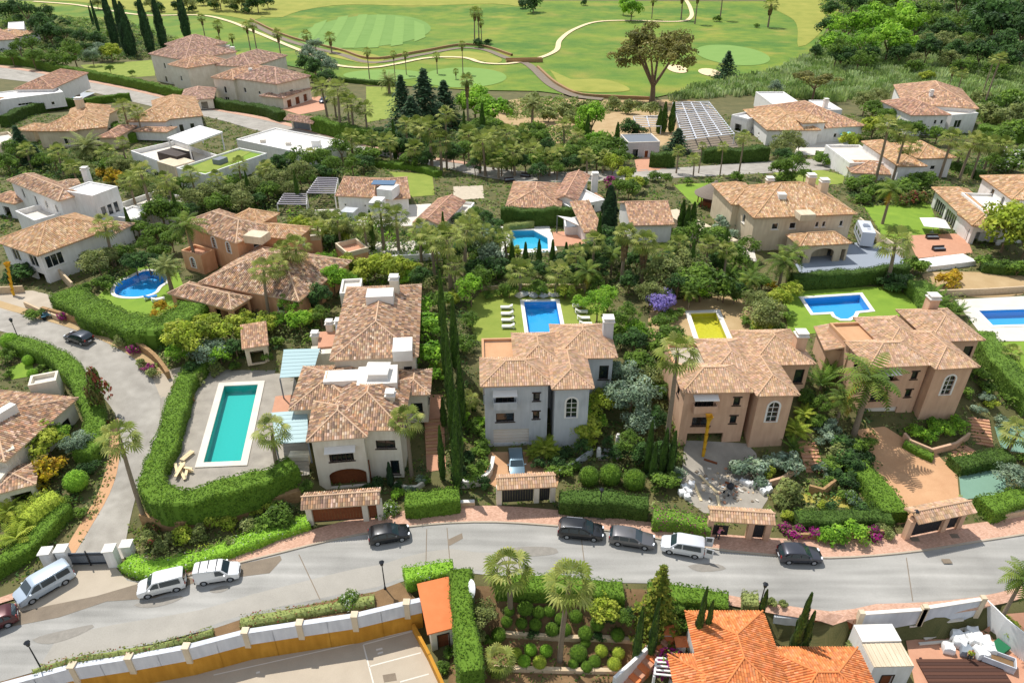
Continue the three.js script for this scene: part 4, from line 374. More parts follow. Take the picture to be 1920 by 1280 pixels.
// ---------- setting ----------
R = mulberry(11);
const POOLS = {
  teal: [[-38.54,-77.96],[-34.09,-78.33],[-31.32,-62.82],[-35.59,-62.54]], blue: [[1.84,-98.26],[6.95,-98.44],[7.29,-88.73],[2.39,-88.28]], green: [[27.12,-94.48],[31.18,-94.81],[30.85,-86.35],[26.65,-85.91]],
  angular: [[46.04,-99.33],[55.6,-100.61],[55.09,-95.49],[52.58,-94.98],[51.71,-93.65],[50.42,-92.66],[49.38,-92.66],[48.9,-93.48],[49.01,-94.81],[45.88,-94.48]], right: [[71.53,-95.32],[84.76,-96.17],[83.17,-91.38],[71.08,-90.75]],
  kidney: closedSmooth([[-64.14,-101.9],[-64.9,-104.97],[-63.79,-106.96],[-62.92,-109],[-61.93,-109.42],[-59.76,-108.38],[-57.82,-106.96],[-57.16,-104.97],[-57.56,-103.42],[-57.45,-101.16],[-59.1,-99.87],[-61.64,-99.87],[-63.26,-100.61]], 36), villa: [[-0.51,-127.04],[4.09,-127.3],[6.69,-123.42],[6.56,-118.3],[-0.29,-118.3]], small: closedSmooth([[-162.99,-266.84],[-162.06,-270.54],[-157.23,-263.29],[-154.24,-256.55],[-156.35,-254.93]], 14),
};
{ // one sheet of ground, fine near the houses, coarse to the horizon
  const axis = (a, b, s, far0, far1) => { const L = [a]; let x = a, st = s; while (x > far0) { st *= 1.12; x -= st; L.unshift(x); } x = a; while (x < b) { x += s; L.push(x); } st = s; while (x < far1) { st *= 1.12; x += st; L.push(x); } return L; };
  const X = axis(-125, 125, 1.15, -1600, 1600), Z = axis(-215, -18, 1.1, -2200, 300); const nx = X.length, nz = Z.length; const pos = new Float32Array(nx * nz * 3); const inP = new Uint8Array(nx * nz); const PL = Object.values(POOLS).map(p => { const q = grow(p, .25); const xs = q.map(a => a[0]), zs = q.map(a => a[1]); return [q, Math.min(...xs), Math.max(...xs), Math.min(...zs), Math.max(...zs)]; });
  for (let j = 0; j < nz; j++) for (let i = 0; i < nx; i++) { const k = j * nx + i; pos[k * 3] = X[i]; pos[k * 3 + 1] = H(X[i], Z[j]); pos[k * 3 + 2] = Z[j]; for (const [q, a, b, c, d] of PL) if (X[i] > a && X[i] < b && Z[j] > c && Z[j] < d && inside(q, X[i], Z[j])) inP[k] = 1; }
  const idx = []; for (let j = 0; j < nz - 1; j++) for (let i = 0; i < nx - 1; i++) { const a = j * nx + i, b = a + 1, c = a + nx, d = c + 1; if (inP[a] || inP[b] || inP[c] || inP[d]) continue; idx.push(a, c, b, b, c, d); }
  const g = new THREE.BufferGeometry(); g.setAttribute('position', new THREE.BufferAttribute(pos, 3)); g.setIndex(idx); g.computeVertexNormals(); struct('ground', g, MAT.earth);
}
const NK = smooth(ZN.filter(p => p[0] > -60 && p[0] < 90), 2.5), SK = smooth(ZS.filter(p => p[0] > -62 && p[0] < 90), 2.5);
const roadPoly = [...NK, ...SK.slice().reverse()];
struct('road', drape(roadPoly, [], .05, 3), MAT.asphalt);
// side road, apron before its gate, upper street
const SR_L = smooth([[-45.67,-50.81],[-45.79,-54.34],[-45.95,-60.31],[-47.01,-64.87],[-50.03,-71.56],[-52.98,-74.85],[-57.51,-79.65],[-63.3,-83.98],[-69.75,-87.27],[-78.94,-90.95]]), SR_R = smooth([[-40.13,-50.96],[-41.39,-54.43],[-43.07,-61.63],[-43.4,-66.35],[-44.59,-71.69],[-45.97,-75.36],[-48.68,-79.17],[-52.49,-82.79],[-60.43,-87.8],[-66.15,-90.64],[-75.46,-94.64],[-83.75,-98.44]]);
struct('side_road', drape([...SR_L, ...SR_R.slice().reverse()], [], .055, 2.2), MAT.asphalt2);
struct('driveway_apron', drape([[-48.88,-79.68],[-44.72,-81.57],[-43.55,-80.68],[-45.35,-77.39],[-44.76,-74.29],[-45.97,-75.36]], [], .06, 2), MAT.concrete);
struct('junction_apron', drape([[-50.35,-44.32],[-47.67,-45.72],[-46.86,-49.98],[-45.67,-50.81],[-40.98,-50.67],[-40.3,-49.7],[-38.5,-48.16],[-37.07,-47.83],[-40.65,-46.29],[-44.72,-45.17],[-49.89,-43.6]], [], .062, 2), MAT.concrete);
struct('road_patch', drape([[-49.89,-43.6],[-44.72,-45.17],[-40.65,-46.29],[-37.07,-47.83],[-32.55,-48.62],[-31.33,-48.09],[-34.81,-46.04],[-39.31,-45.66],[-42.97,-43.84],[-49.04,-42.27]], [], .068, 2), MAT.patch);
struct('road_patch', drape([[-27.77,-50.26],[-24.1,-51.38],[-23.77,-50.81],[-24.53,-49.09],[-27.35,-48.62]], [], .068, 2), MAT.patch);
struct('road_patch', drape([[-6.82,-53.57],[-5.39,-54.48],[-5.23,-53.72],[-6.63,-52.68]], [], .068, 2), MAT.patch);
struct('upper_street', drape([...smooth([[-232.95,-321.24],[-207.89,-311.58],[-184.6,-299.48],[-139.72,-270.54],[-100.57,-240.37],[-79.03,-222.86],[-49.73,-199.2],[-33.16,-186.39],[-7.63,-171.83],[5.1,-165.97],[29.21,-167.7],[62.87,-176.51],[82.54,-180.92]], 3), ...smooth([[77.45,-168.28],[59.39,-164.28],[33.78,-159.07],[4.83,-155.85],[-6.81,-160.56],[-14.84,-168.28],[-27.91,-178.76],[-52.3,-192.87],[-75.42,-208.8],[-94.53,-224.65],[-132.23,-253.41],[-174,-280.38],[-218.89,-299.62]], 3)], [], .07, 3), MAT.asphalt2);
struct('upper_pavement', drape([...smooth([[-235.99,-325.92],[-210.55,-316.04],[-187.05,-303.89],[-141.92,-275.32],[-102.43,-245.29],[-80.53,-227.53],[-50.32,-201.95],[-33.53,-188.84],[-7.74,-174.77]], 3), ...smooth([[-7.63,-171.83],[-33.16,-186.39],[-49.73,-199.2],[-79.03,-222.86],[-100.57,-240.37],[-139.72,-270.54],[-184.6,-299.48],[-207.89,-311.58],[-232.95,-321.24]], 3)], [], .11, 3), MAT.brickpave);
{ // resurfaced south lane and seams across the road
  const a = SK.filter(p => p[0] > -44 && p[0] < 2).map(p => [p[0], p[1] - .5]), b = a.map((p, i) => [p[0], p[1] - 2.6 - .3 * Math.sin(i * .7)]); struct('road_lane', drape([...a, ...b.reverse()], [], .054, 2.5), matM('#989389', '#ada79c', 4, 51, 20, 11, { size: 512 }));
  for (const [p, q] of [[[-7.06,-55.25], [-6.22,-49.3]], [[-9.24,-55.09], [-8.69,-48.62]], [[7.4,-53.72], [7.47,-48.22]], [[-22.19,-51.52], [-18.66,-45.85]], [[40.85,-51.1], [38.89,-45.66]]]) struct('road_seam', strip([p, [(p[0] + q[0]) / 2, (p[1] + q[1]) / 2], q], .09, .064), MAT.patch);
}
{ const worn = matM('#827d74', '#989288', 6, 53, 26, 3); // worn and mended spots seen on the asphalt
  for (const q of [[[-29.84,-46.92],[-28.59,-47.57],[-27.89,-47.37],[-28.43,-46.8],[-29.32,-46.67]], [[-36.52,-45.23],[-34.29,-46.04],[-32.05,-46.29],[-32.58,-45.66],[-34.85,-44.92]], [[-44.1,-41.43],[-41.27,-42.56],[-39.02,-43.02],[-39.98,-41.99],[-42.38,-40.98]], [[17.98,-49.98],[21.05,-50.26],[21.83,-49.7],[18.92,-49.3]], [[-0.28,-52.24],[4.48,-52.39],[4.9,-51.81],[0.55,-51.38]]]) struct('road_patch', drape(closedSmooth(q, 18), [], .069, 1.5), worn);
}
// pavements with kerbs
const sideWalk = (edge, far, m, name) => { struct(name, drape([...edge, ...far.slice().reverse()], [], .17, 2.2), m); };
const nkR = NK.filter(p => p[0] > -37.2); const nFar = nkR.map(p => [p[0], p[1] - interp([[-37, .6], [-30, 1.6], [-18, 2.6], [0, 2.5], [20, 2.3], [35, 2.6], [55, 2.4], [90, 2.4]], p[0])]);
sideWalk(nkR, nFar, MAT.brickpave, 'pavement');
struct('kerb', strip(nkR.map(p => [p[0], p[1] - .07]), .18, .06, .13), MAT.concrete);
struct('pavement', drape([...smooth([[-50.62,-44.74],[-49.46,-45.35],[-47.89,-46.1]], 2), ...smooth([[-48.56,-46.8],[-49.88,-46.04],[-51.04,-45.41]], 2)], [], .16, 2), MAT.brickpave);
struct('kerb', strip(SR_R.filter((p, i) => i > 10 && i < SR_R.length - 2 && p[1] > -68), .2, .06, .12), MAT.concrete);
struct('verge', strip(SR_L.map(p => [p[0] - .5, p[1]]).filter(p => p[1] > -72), 1.3, .075), MAT.drive);
struct('verge', drape([...SR_R.filter(p => p[1] < -79), ...SR_R.filter(p => p[1] < -79).reverse().map(p => [p[0] + 1.7, p[1] - .8])], [], .09, 2), MAT.dry);
const WALLP = [-47, ...[[-38.74,-37.82], [-34.13,-39.26], [-29.45,-40.55], [-24.63,-41.99], [-19.84,-43.55], [-14.88,-44.74], [-10.14,-46.1]].map(q => q[0]), -8.9].map(x => [x, interp(ZS, x) + SO(x) + .35]); // straight runs between the piers
{ const sk = SK.filter(p => p[0] < -9); struct('planting_strip', drape([...sk, ...WALLP.slice().reverse()], [], .05, 2, .045), MAT.soil); }
// car park below the street
struct('car_park', drape([...WALLP, [-9.66,-44.84], [-5.86,-37.87], [-5, -25], [-60, -25]], [], .05, 3, -3.35), MAT.concrete);
const paint = std({ color: 0xd8d2c6 });
const line = (a, b, w = .13) => { struct('road_marking', strip([a, [(a[0] + b[0]) / 2, (a[1] + b[1]) / 2], b], w, .058), paint); };
line([-14.39,-43.36], [-12.73,-39.32]); line([-14.39,-43.36], [-9.77,-44.84]); line([-13.42,-41.04], [-8.72,-42.49]); line([-10.31,-39.48], [-7.74,-40.28]);
line([-27.73,-40.17], [-9.93,-44.9], .1); line([-13.05,-42.78], [-12.47,-42.95], .2); line([-12.84,-42.38], [-12.35,-42.55], .2); line([-23.83,-40.38], [-23.52,-40.49], .2);
struct('drain_cover', drape([[-12.03,-40.17],[-10.87,-40.38],[-10.62,-39.63],[-11.77,-39.42]], [], .056, 2), MAT.patch);
for (const p of [[34.61,-52.46],[42.85,-53.5],[47.34,-53.95],[7.91,-56.99],[8.83,-56.83],[9.75,-56.59],[29.25,-53.05],[44.7,-50.53]] ) struct('drain_cover', drape([[p[0] - .45, p[1] - .3], [p[0] + .45, p[1] - .3], [p[0] + .45, p[1] + .3], [p[0] - .45, p[1] + .3]], [], p[1] > -50 ? .075 : .19, 2), MAT.patch);
// lawns and yards
const holes = (...k) => k.map(n => grow(POOLS[n], .1));
struct('lawn', drape([[-7.02,-96.68],[-4.74,-102.09],[1.3,-103.42],[13.81,-102.47],[15.19,-92.5],[14.44,-86.35],[-5.32,-86.35]], holes('blue'), .06, 2), MAT.lawn);
struct('lawn', drape([[43.48,-102.09],[62.78,-103.8],[62.84,-93.81],[49.99,-89.65],[40,-87.83]], holes('angular'), .06, 2), MAT.lawn2);
struct('lawn', drape([[-65.94,-99.33],[-65.93,-104],[-65.24,-111.11],[-57.89,-111.11],[-51.27,-99.33],[-50.89,-92.83],[-57.35,-93.81]], holes('kidney'), .06, 2), MAT.lawn2);
struct('lawn', drape([[-29.33,-165.97],[-18.9,-163.73],[-16.66,-146.96],[-21.9,-145.63]], [], .06, 3), MAT.lawn); struct('lawn', drape([[36.11,-154.16],[52.76,-156.73],[48.57,-139.89],[37.8,-141.13]], [], .06, 3), MAT.lawn2);
struct('lawn', drape([[73.11,-140.51],[87.59,-141.76],[81.26,-125.21],[69.52,-122.67]], [], .06, 3), MAT.lawn2); struct('lawn', drape([[-54.91,-277.5],[-42.25,-275.79],[-36.15,-224.65],[-44.01,-216.75]], [], .06, 3), MAT.lawn);
struct('lawn', drape([[-186.22,-323.14],[-160.09,-337.08],[-143.93,-299.7],[-163.23,-291.1]], [], .06, 3), MAT.lawn); struct('lawn', drape([[67.08,-86.06],[75.98,-86.35],[73.77,-78.42],[66.09,-79.4]], [], .06, 2), MAT.lawn2);
struct('lawn', drape([[62.55,-174.19],[71.15,-175.93],[77.84,-161.59],[74.31,-154.57],[61.64,-152.57]], [], .06, 3), MAT.lawn); struct('lawn', drape([[-68.71,-80.75],[-66.54,-82.79],[-64.43,-79.12],[-67.04,-78.38]], [], .06, 2), MAT.lawn2);
struct('lawn', drape([[32.66,-59.31],[33.11,-60.6],[38.45,-60.17],[38.2,-58.06]], [], .06, 2), MAT.rough);
struct('yard', drape([[-46.08,-75.64],[-43.42,-79.8],[-41.32,-81.93],[-30.58,-81.83],[-25.81,-72.25],[-23.01,-60.96],[-27.08,-58.48],[-36.05,-55.87],[-39.75,-57.95]], holes('teal'), .06, 2), MAT.deckgrey);
struct('dry_garden', drape(closedSmooth([[21.89,-96.68],[27.83,-99.33],[37.1,-99.33],[33.43,-86.35],[21.01,-84.9]], 40), holes('green'), .06, 2), MAT.dry);
struct('terrace', drape([[69.8,-98.97],[87.82,-100.79],[81.32,-86.37],[67.62,-86.35]], holes('right'), .06, 2), MAT.pale);
struct('driveway', drape([[-2.77,-67.79],[3.43,-67.91],[5.69,-63.57],[5.2,-61.48],[-1.23,-61.22],[-3.77,-62.84]], [], .06, 2), MAT.drive);
struct('driveway', drape([[42.96,-69.84],[46.87,-70.53],[48.76,-69.12],[52.16,-67.08],[52.99,-63.95],[50.81,-59.31],[44.56,-56.43],[42.08,-55.64],[43.61,-62.84]], [], .06, 2), MAT.drive);
struct('yard', drape([[21.36,-68.55],[28.79,-67.83],[29.68,-66.57],[29.54,-60.17],[27.14,-56.99],[21.35,-57.48],[19.29,-60.17]], [], .06, 2), MAT.deckgrey);
struct('tarmac_court', drape([[53.28,-64.13],[59.29,-65.47],[57.03,-60.6],[51.08,-59.48]], [], .07, 2), MAT.tarmacgreen); struct('tarmac_court', drape([[61.46,-71.53],[66.18,-71.86],[63.84,-67.61],[60.73,-67.99]], [], .07, 2), MAT.tarmacgreen);
struct('forecourt', drape([[49.72,-116.9],[65.83,-122.17],[70.1,-115.52],[66.68,-110.26],[48.75,-108.59]], [], .06, 2), std({ color: 0x8e96a0 }));
struct('forecourt', drape([[41.87,-121.43],[44.55,-122.17],[42.78,-112.84],[40.16,-115.52]], [], .06, 2), MAT.pale);
struct('terrace', drape([[-2.59,-129.18],[7.26,-129.45],[8.18,-117.83],[-1.89,-115.52]], holes('villa'), .07, 2), MAT.coping); struct('terrace', drape([[7.74,-126.51],[14.32,-127.3],[14.03,-119.73],[7.79,-119.73]], [], .08, 2), MAT.terracotta);
struct('terrace', drape([[74.46,-124.69],[86.09,-125.73],[82.57,-116.67],[71.44,-114.39]], [], .09, 2), MAT.terracotta); struct('terrace', drape([[-171.2,-275.36],[-162.31,-277.37],[-147.74,-249.45],[-154.58,-246.98]], holes('small'), .07, 3), MAT.pale);
struct('dry_ground', drape(closedSmooth([[-3.7,-253.45],[40.9,-254.94],[64.73,-253.42],[55.26,-199.2],[40.4,-191.34],[5.84,-193.9]], 40), [], .06, 4), MAT.dry); struct('dry_ground', drape(closedSmooth([[69.2,-107.97],[86.1,-106.96],[82.5,-101.16],[70.77,-100.79]], 40), [], .06, 2), MAT.dry);
struct('forecourt', drape([[-79.61,-253.68],[-68.57,-261.99],[-61.4,-240.37],[-67.66,-229.59],[-75.87,-240.37]], [], .06, 3), MAT.terracotta); struct('terrace', drape([[-43.6,-137.75],[-12.32,-142.39],[-10.44,-130.55],[-36.95,-127.83]], [], .06, 3), MAT.pale);
struct('terrace', drape([[-3.74,-161.59],[6.45,-168.28],[12.45,-161.59],[4.74,-152.57]], [], .06, 3), MAT.gravel); struct('garden_path', drape([[31.31,-178.76],[39.51,-186.39],[37.43,-168.28],[29.96,-165.97]], [], .07, 3), MAT.terracotta);
struct('terrace', drape([[-13.04,-152.57],[-6.55,-153.36],[-5.91,-144.97],[-12.41,-143.67]], [], .07, 3), MAT.gravel); struct('terrace', drape([[81.02,-200.29],[93.65,-198.12],[88.91,-182.98],[73.97,-183.98]], [], .06, 3), MAT.pale); struct('terrace', drape([[-27.59,-121.43],[-12.91,-122.67],[-11.37,-115.52],[-24.25,-113.28]], [], .06, 3), MAT.pale);
struct('yard', drape([[-82.31,-101.53],[-77.49,-102.09],[-70.83,-99.33],[-67.55,-92.5],[-76.63,-94.98],[-80.97,-96.68]], [], .06, 2), MAT.concrete); struct('path', drape([[-11.73,-75.72],[-9.09,-75.87],[-7.93,-64.7],[-10.18,-64.23]], [], .05, 2), MAT.terracotta);
// south gardens and building yard
struct('garden_soil', drape([[-5.86,-47.77],[15.79,-47.06],[15.89,-43.86],[10.75,-39.16],[-5.86,-39.16]], [], .05, 2), MAT.soil);
struct('building_yard', drape([[37.9,-43.31],[50.8,-45.09],[46.3,-37.88],[36.28,-37.88]], [], .12, 2), MAT.terracotta);
struct('south_pavement', drape([...SK.filter(p => p[0] > 19 && p[0] < 60), ...SK.filter(p => p[0] > 19 && p[0] < 60).reverse().map(p => [p[0], p[1] + 1.1])], [], .14, 2), MAT.brickpave);
// golf course
struct('golf_course', drape([[-372.79,-526.16],[-319.39,-526.78],[215.04,-526.1],[170.78,-417.59],[129.6,-332.67],[102.15,-296.9],[64.66,-270.53],[48.61,-256.57],[23.64,-259.87],[9.74,-268.69],[-13.72,-270.53],[-35.99,-276.74],[-54.41,-279.28],[-65.97,-286.53],[-88.93,-311.8],[-168.99,-382.87],[-221.69,-413.64],[-274.01,-439.32],[-325.72,-453.55]], [], .3, 6), MAT.golf);
{ const el = (cx, cy, rx, ry, n = 30) => Array.from({ length: n }, (_, i) => [cx + rx * Math.cos(i / n * 6.2832), cy + ry * Math.sin(i / n * 6.2832)]);
  const ring = (c, e, z0, z1) => el(c[0], (z0 + z1) / 2, e, Math.abs(z1 - z0) / 2);
  const a = [-113.63,-413.32], b = [-44.81,-418.32], t = [-89.12,-480.06], d = [-68.1,-358.43]; const poly = el((a[0] + b[0]) / 2, (t[1] + d[1]) / 2, (b[0] - a[0]) / 2, (d[1] - t[1]) / 2, 40);
  const zc = (t[1] + d[1]) / 2, rz = (d[1] - t[1]) / 2, xc = (a[0] + b[0]) / 2, rx = (b[0] - a[0]) / 2; struct('golf_green', drape(poly, [], .42, 6), MAT.greenb);
  for (let k = -5; k <= 5; k += 2) { const s0 = (k - .5) / 6, s1 = (k + .5) / 6; const f = s => { const x = xc + s * rx; const hh = rz * Math.sqrt(Math.max(0, 1 - s * s)); return [x, hh]; }; const [x0, h0] = f(s0), [x1, h1] = f(s1); struct('mown_stripe', drape([[x0 - h0 * .12, zc - h0], [x1 - h1 * .12, zc - h1], [x1 + h1 * .12, zc + h1], [x0 + h0 * .12, zc + h0]], [], .5, 5), MAT.green); }
  const gr = (l, r, tp, bt) => struct('golf_green', drape(el((l[0] + r[0]) / 2, (tp[1] + bt[1]) / 2, (r[0] - l[0]) / 2, (bt[1] - tp[1]) / 2), [], .42, 5), MAT.green);
  gr([-35.74,-292.84], [-2.11,-294.49], [-20.11,-313.29], [-17.84,-274.15]); gr([84.79,-342.63], [115.31,-339.78], [106.67,-370.69], [92.36,-316.29]); gr([-67.29,-298.25], [-34.27,-299.04], [-52.58,-306.78], [-49.49,-286.65]);
  const bk = (l, r, tp, bt) => struct('sand_bunker', drape(el((l[0] + r[0]) / 2, (tp[1] + bt[1]) / 2, (r[0] - l[0]) / 2, (bt[1] - tp[1]) / 2), [], .5, 4), MAT.sand);
  bk([64.96,-311.62], [72.82,-310.99], [70.77,-320.77], [67.08,-302.25]); bk([76.12,-304.99], [84.67,-304.36], [82.2,-311.35], [78.33,-295.03]); bk([66.87,-385.14], [72.21,-384.86], [71.78,-398.54], [67.45,-372.35]);
  struct('golf_rough', drape(closedSmooth([[-175.62,-526.12],[7.17,-526.41],[8.58,-501.7],[-10.55,-514.95],[-62.75,-509.89],[-111.82,-511.46],[-133.52,-486.51],[-140.08,-461.87],[-158.03,-473.88]], 40), [], .42, 6), MAT.meadow); struct('golf_rough', drape(closedSmooth([[-88.27,-347.42],[-77.32,-354.09],[-56.17,-330.2],[-58.81,-317.9],[-74.92,-330.28]], 40), [], .42, 6), MAT.meadow); struct('golf_rough', drape(closedSmooth([[-31.94,-348.18],[-19.88,-352.38],[-4.75,-334.75],[-6.92,-324.25],[-18.89,-333.17],[-29.42,-332.04]], 40), [], .42, 6), MAT.meadow); struct('golf_rough', drape(closedSmooth([[5.68,-319.19],[13.52,-316.05],[22.4,-268.68],[42.85,-268.68],[35.58,-291.1],[20.92,-290.98]], 40), [], .42, 6), MAT.meadow); struct('bare_bank', drape(closedSmooth([[-322.91,-526.65],[-175.62,-526.12],[-151.45,-452.21],[-174.81,-470.49],[-227.25,-486.74],[-292.83,-523.82]], 40), [], .42, 6), MAT.meadow); struct('golf_rough', drape(closedSmooth([[172.48,-527.45],[214.33,-526.11],[168.5,-417.68],[137.32,-361.66],[167.19,-456.82]], 40), [], .42, 6), MAT.meadow);
}
struct('dry_stream', strip(smooth([[-150.81,-445.07],[-110.16,-380.73],[-77.13,-341.03],[-59.4,-321.45],[-41.05,-341.69],[-22.95,-362.55],[-13.9,-358.95],[-1.19,-335.13],[5.78,-325.44],[8.94,-313.35],[15.92,-275.33],[23.57,-259.03],[31.6,-254.93]], 4), 3.6, .5), MAT.patch);
struct('stream_bank', strip(smooth([[-154.09,-455.72],[-113.42,-392.97],[-79.22,-351.18],[-60.63,-328.83],[-41.82,-348.73],[-23.41,-370.41],[-14.17,-366.54],[0,-343.31]], 4), .9, .4, .9), MAT.stone);
struct('stream_bank', strip(smooth([[10.81,-315.88],[18.03,-277.32],[24.72,-261.57],[35.72,-258.19],[48.85,-255.76]], 4), .9, .4, .7), MAT.stone);
struct('cart_path', strip(smooth([[-319.94,-522.61],[-287.23,-512.72],[-258.2,-495.52],[-224.1,-475.46],[-189.83,-471.6],[-167.02,-452.09],[-137.91,-412.79],[-105.75,-364.14],[-84.41,-330.79],[-71.44,-313.33],[-58.59,-309.94],[-49.35,-318.19],[-36.2,-334],[-21.39,-335.53],[-12.66,-323.65],[-2.98,-322.14],[5.87,-330.56],[11.96,-337.62],[20.66,-357.43],[24.41,-387.56],[35.43,-425.22],[50.26,-448.93],[72.17,-454.39],[90.73,-452.73],[101.36,-455.7],[109.06,-471.21],[115.25,-504.18],[117.66,-528.16]], 5), 2.5, .62), MAT.sand);
{ const p = [5.38,-329.23]; const y = H(p[0], p[1]); const g = thing('foot_bridge', 'small arched bridge carrying the cream cart path over the dry stream', 'bridge', [p[0], y, p[1]], .1); mesh('deck', box(16, .5, 3.6, 0, .35, 0), MAT.stone, g); for (const s of [-1, 1]) mesh('parapet', box(16, .9, .3, 0, .85, s * 1.7), MAT.stone, g); for (const s of [-1, 1]) mesh('abutment', box(3, 1.6, 3.4, s * 6.4, -1.2, 0), MAT.stone, g); }
// pools
function pool(key, name, label, m, o = {}) { const poly = POOLS[key], lv = o.lv ?? 4.8, dp = o.depth || 1.15; const c = poly[0]; const g = thing(name, label, 'pool', [c[0], lv, c[1]]); const L = poly.map(p => [p[0] - c[0], p[1] - c[1]]); const s = new Soup(); const n = L.length; const tri = THREE.ShapeUtils.triangulateShape(L.map(p => new THREE.Vector2(...p)), []); for (const t of tri) s.tri(...t.map(i => [L[i][0], -dp, L[i][1]])); for (let i = 0; i < n; i++) { const a = L[i], b = L[(i + 1) % n]; s.quad([a[0], -dp, a[1]], [b[0], -dp, b[1]], [b[0], .1, b[1]], [a[0], .1, a[1]]); } const bs = s.build(); mesh('basin', bs, m, g).material.side = THREE.DoubleSide; const out = grow(L, o.cw || .55); const sh = new THREE.Shape(out.map(p => new THREE.Vector2(p[0], -p[1]))); sh.holes.push(new THREE.Path(grow(L, -.02).map(p => new THREE.Vector2(p[0], -p[1])))); const cg = new THREE.ExtrudeGeometry(sh, { depth: .16, bevelEnabled: false }); cg.rotateX(-Math.PI / 2); cg.translate(0, -.02, 0); mesh('coping', cg, o.cm || MAT.coping, g); const w = new Soup(); for (const t of tri) { w.tri(...t.map(i => [L[i][0], -(o.drop || .12), L[i][1]])); } const wg = w.build(); const nn = wg.attributes.normal; if (nn.getY(0) < 0) { const ix = wg.index.array; for (let i = 0; i < ix.length; i += 3) { const q = ix[i]; ix[i] = ix[i + 1]; ix[i + 1] = q; } wg.computeVertexNormals(); } mesh('water', wg, MAT.water, g); landmark(o.lm || ('the ' + label.split(' ')[0] + ' pool'), POOLS[key].reduce((a, p) => a + p[0], 0) / n, POOLS[key].reduce((a, p) => a + p[1], 0) / n); return g; }
pool('teal', 'swimming_pool', 'long turquoise rectangular swimming pool inside the curved hedge', MAT.poolteal, { lv: 2.85, cw: .8, cm: MAT.pale, lm: 'the long turquoise pool' });
pool('blue', 'swimming_pool', 'blue rectangular swimming pool between two rows of sun loungers', MAT.pooltile, { lm: 'the blue pool with loungers' });
pool('green', 'swimming_pool', 'half-empty pool holding murky yellow-green water', MAT.poolgreen, { drop: .3, depth: .8, cw: .7, lm: 'the murky green pool' });
pool('angular', 'swimming_pool', 'blue pool with a rounded bay on a bright lawn', MAT.pooltile, { lm: 'the pool with rounded bay' });
pool('right', 'swimming_pool', 'blue pool cut off by the right edge on a pale terrace', MAT.pooltile, { lm: 'the pool at right edge' });
pool('kidney', 'swimming_pool', 'kidney-shaped blue pool beside the orange villa', MAT.pooltile, { lm: 'the kidney-shaped pool' });
pool('villa', 'swimming_pool', 'light blue pool with a cut corner before a tall hedge', MAT.poolaqua, { lm: 'the light blue cut-corner pool' });
pool('small', 'swimming_pool', 'tiny aqua pool beside the white house at far left', MAT.poolaqua, { lv: H([-158.22,-261.56][0], [-158.22,-261.56][1]) + .08, lm: 'the tiny aqua pool' });

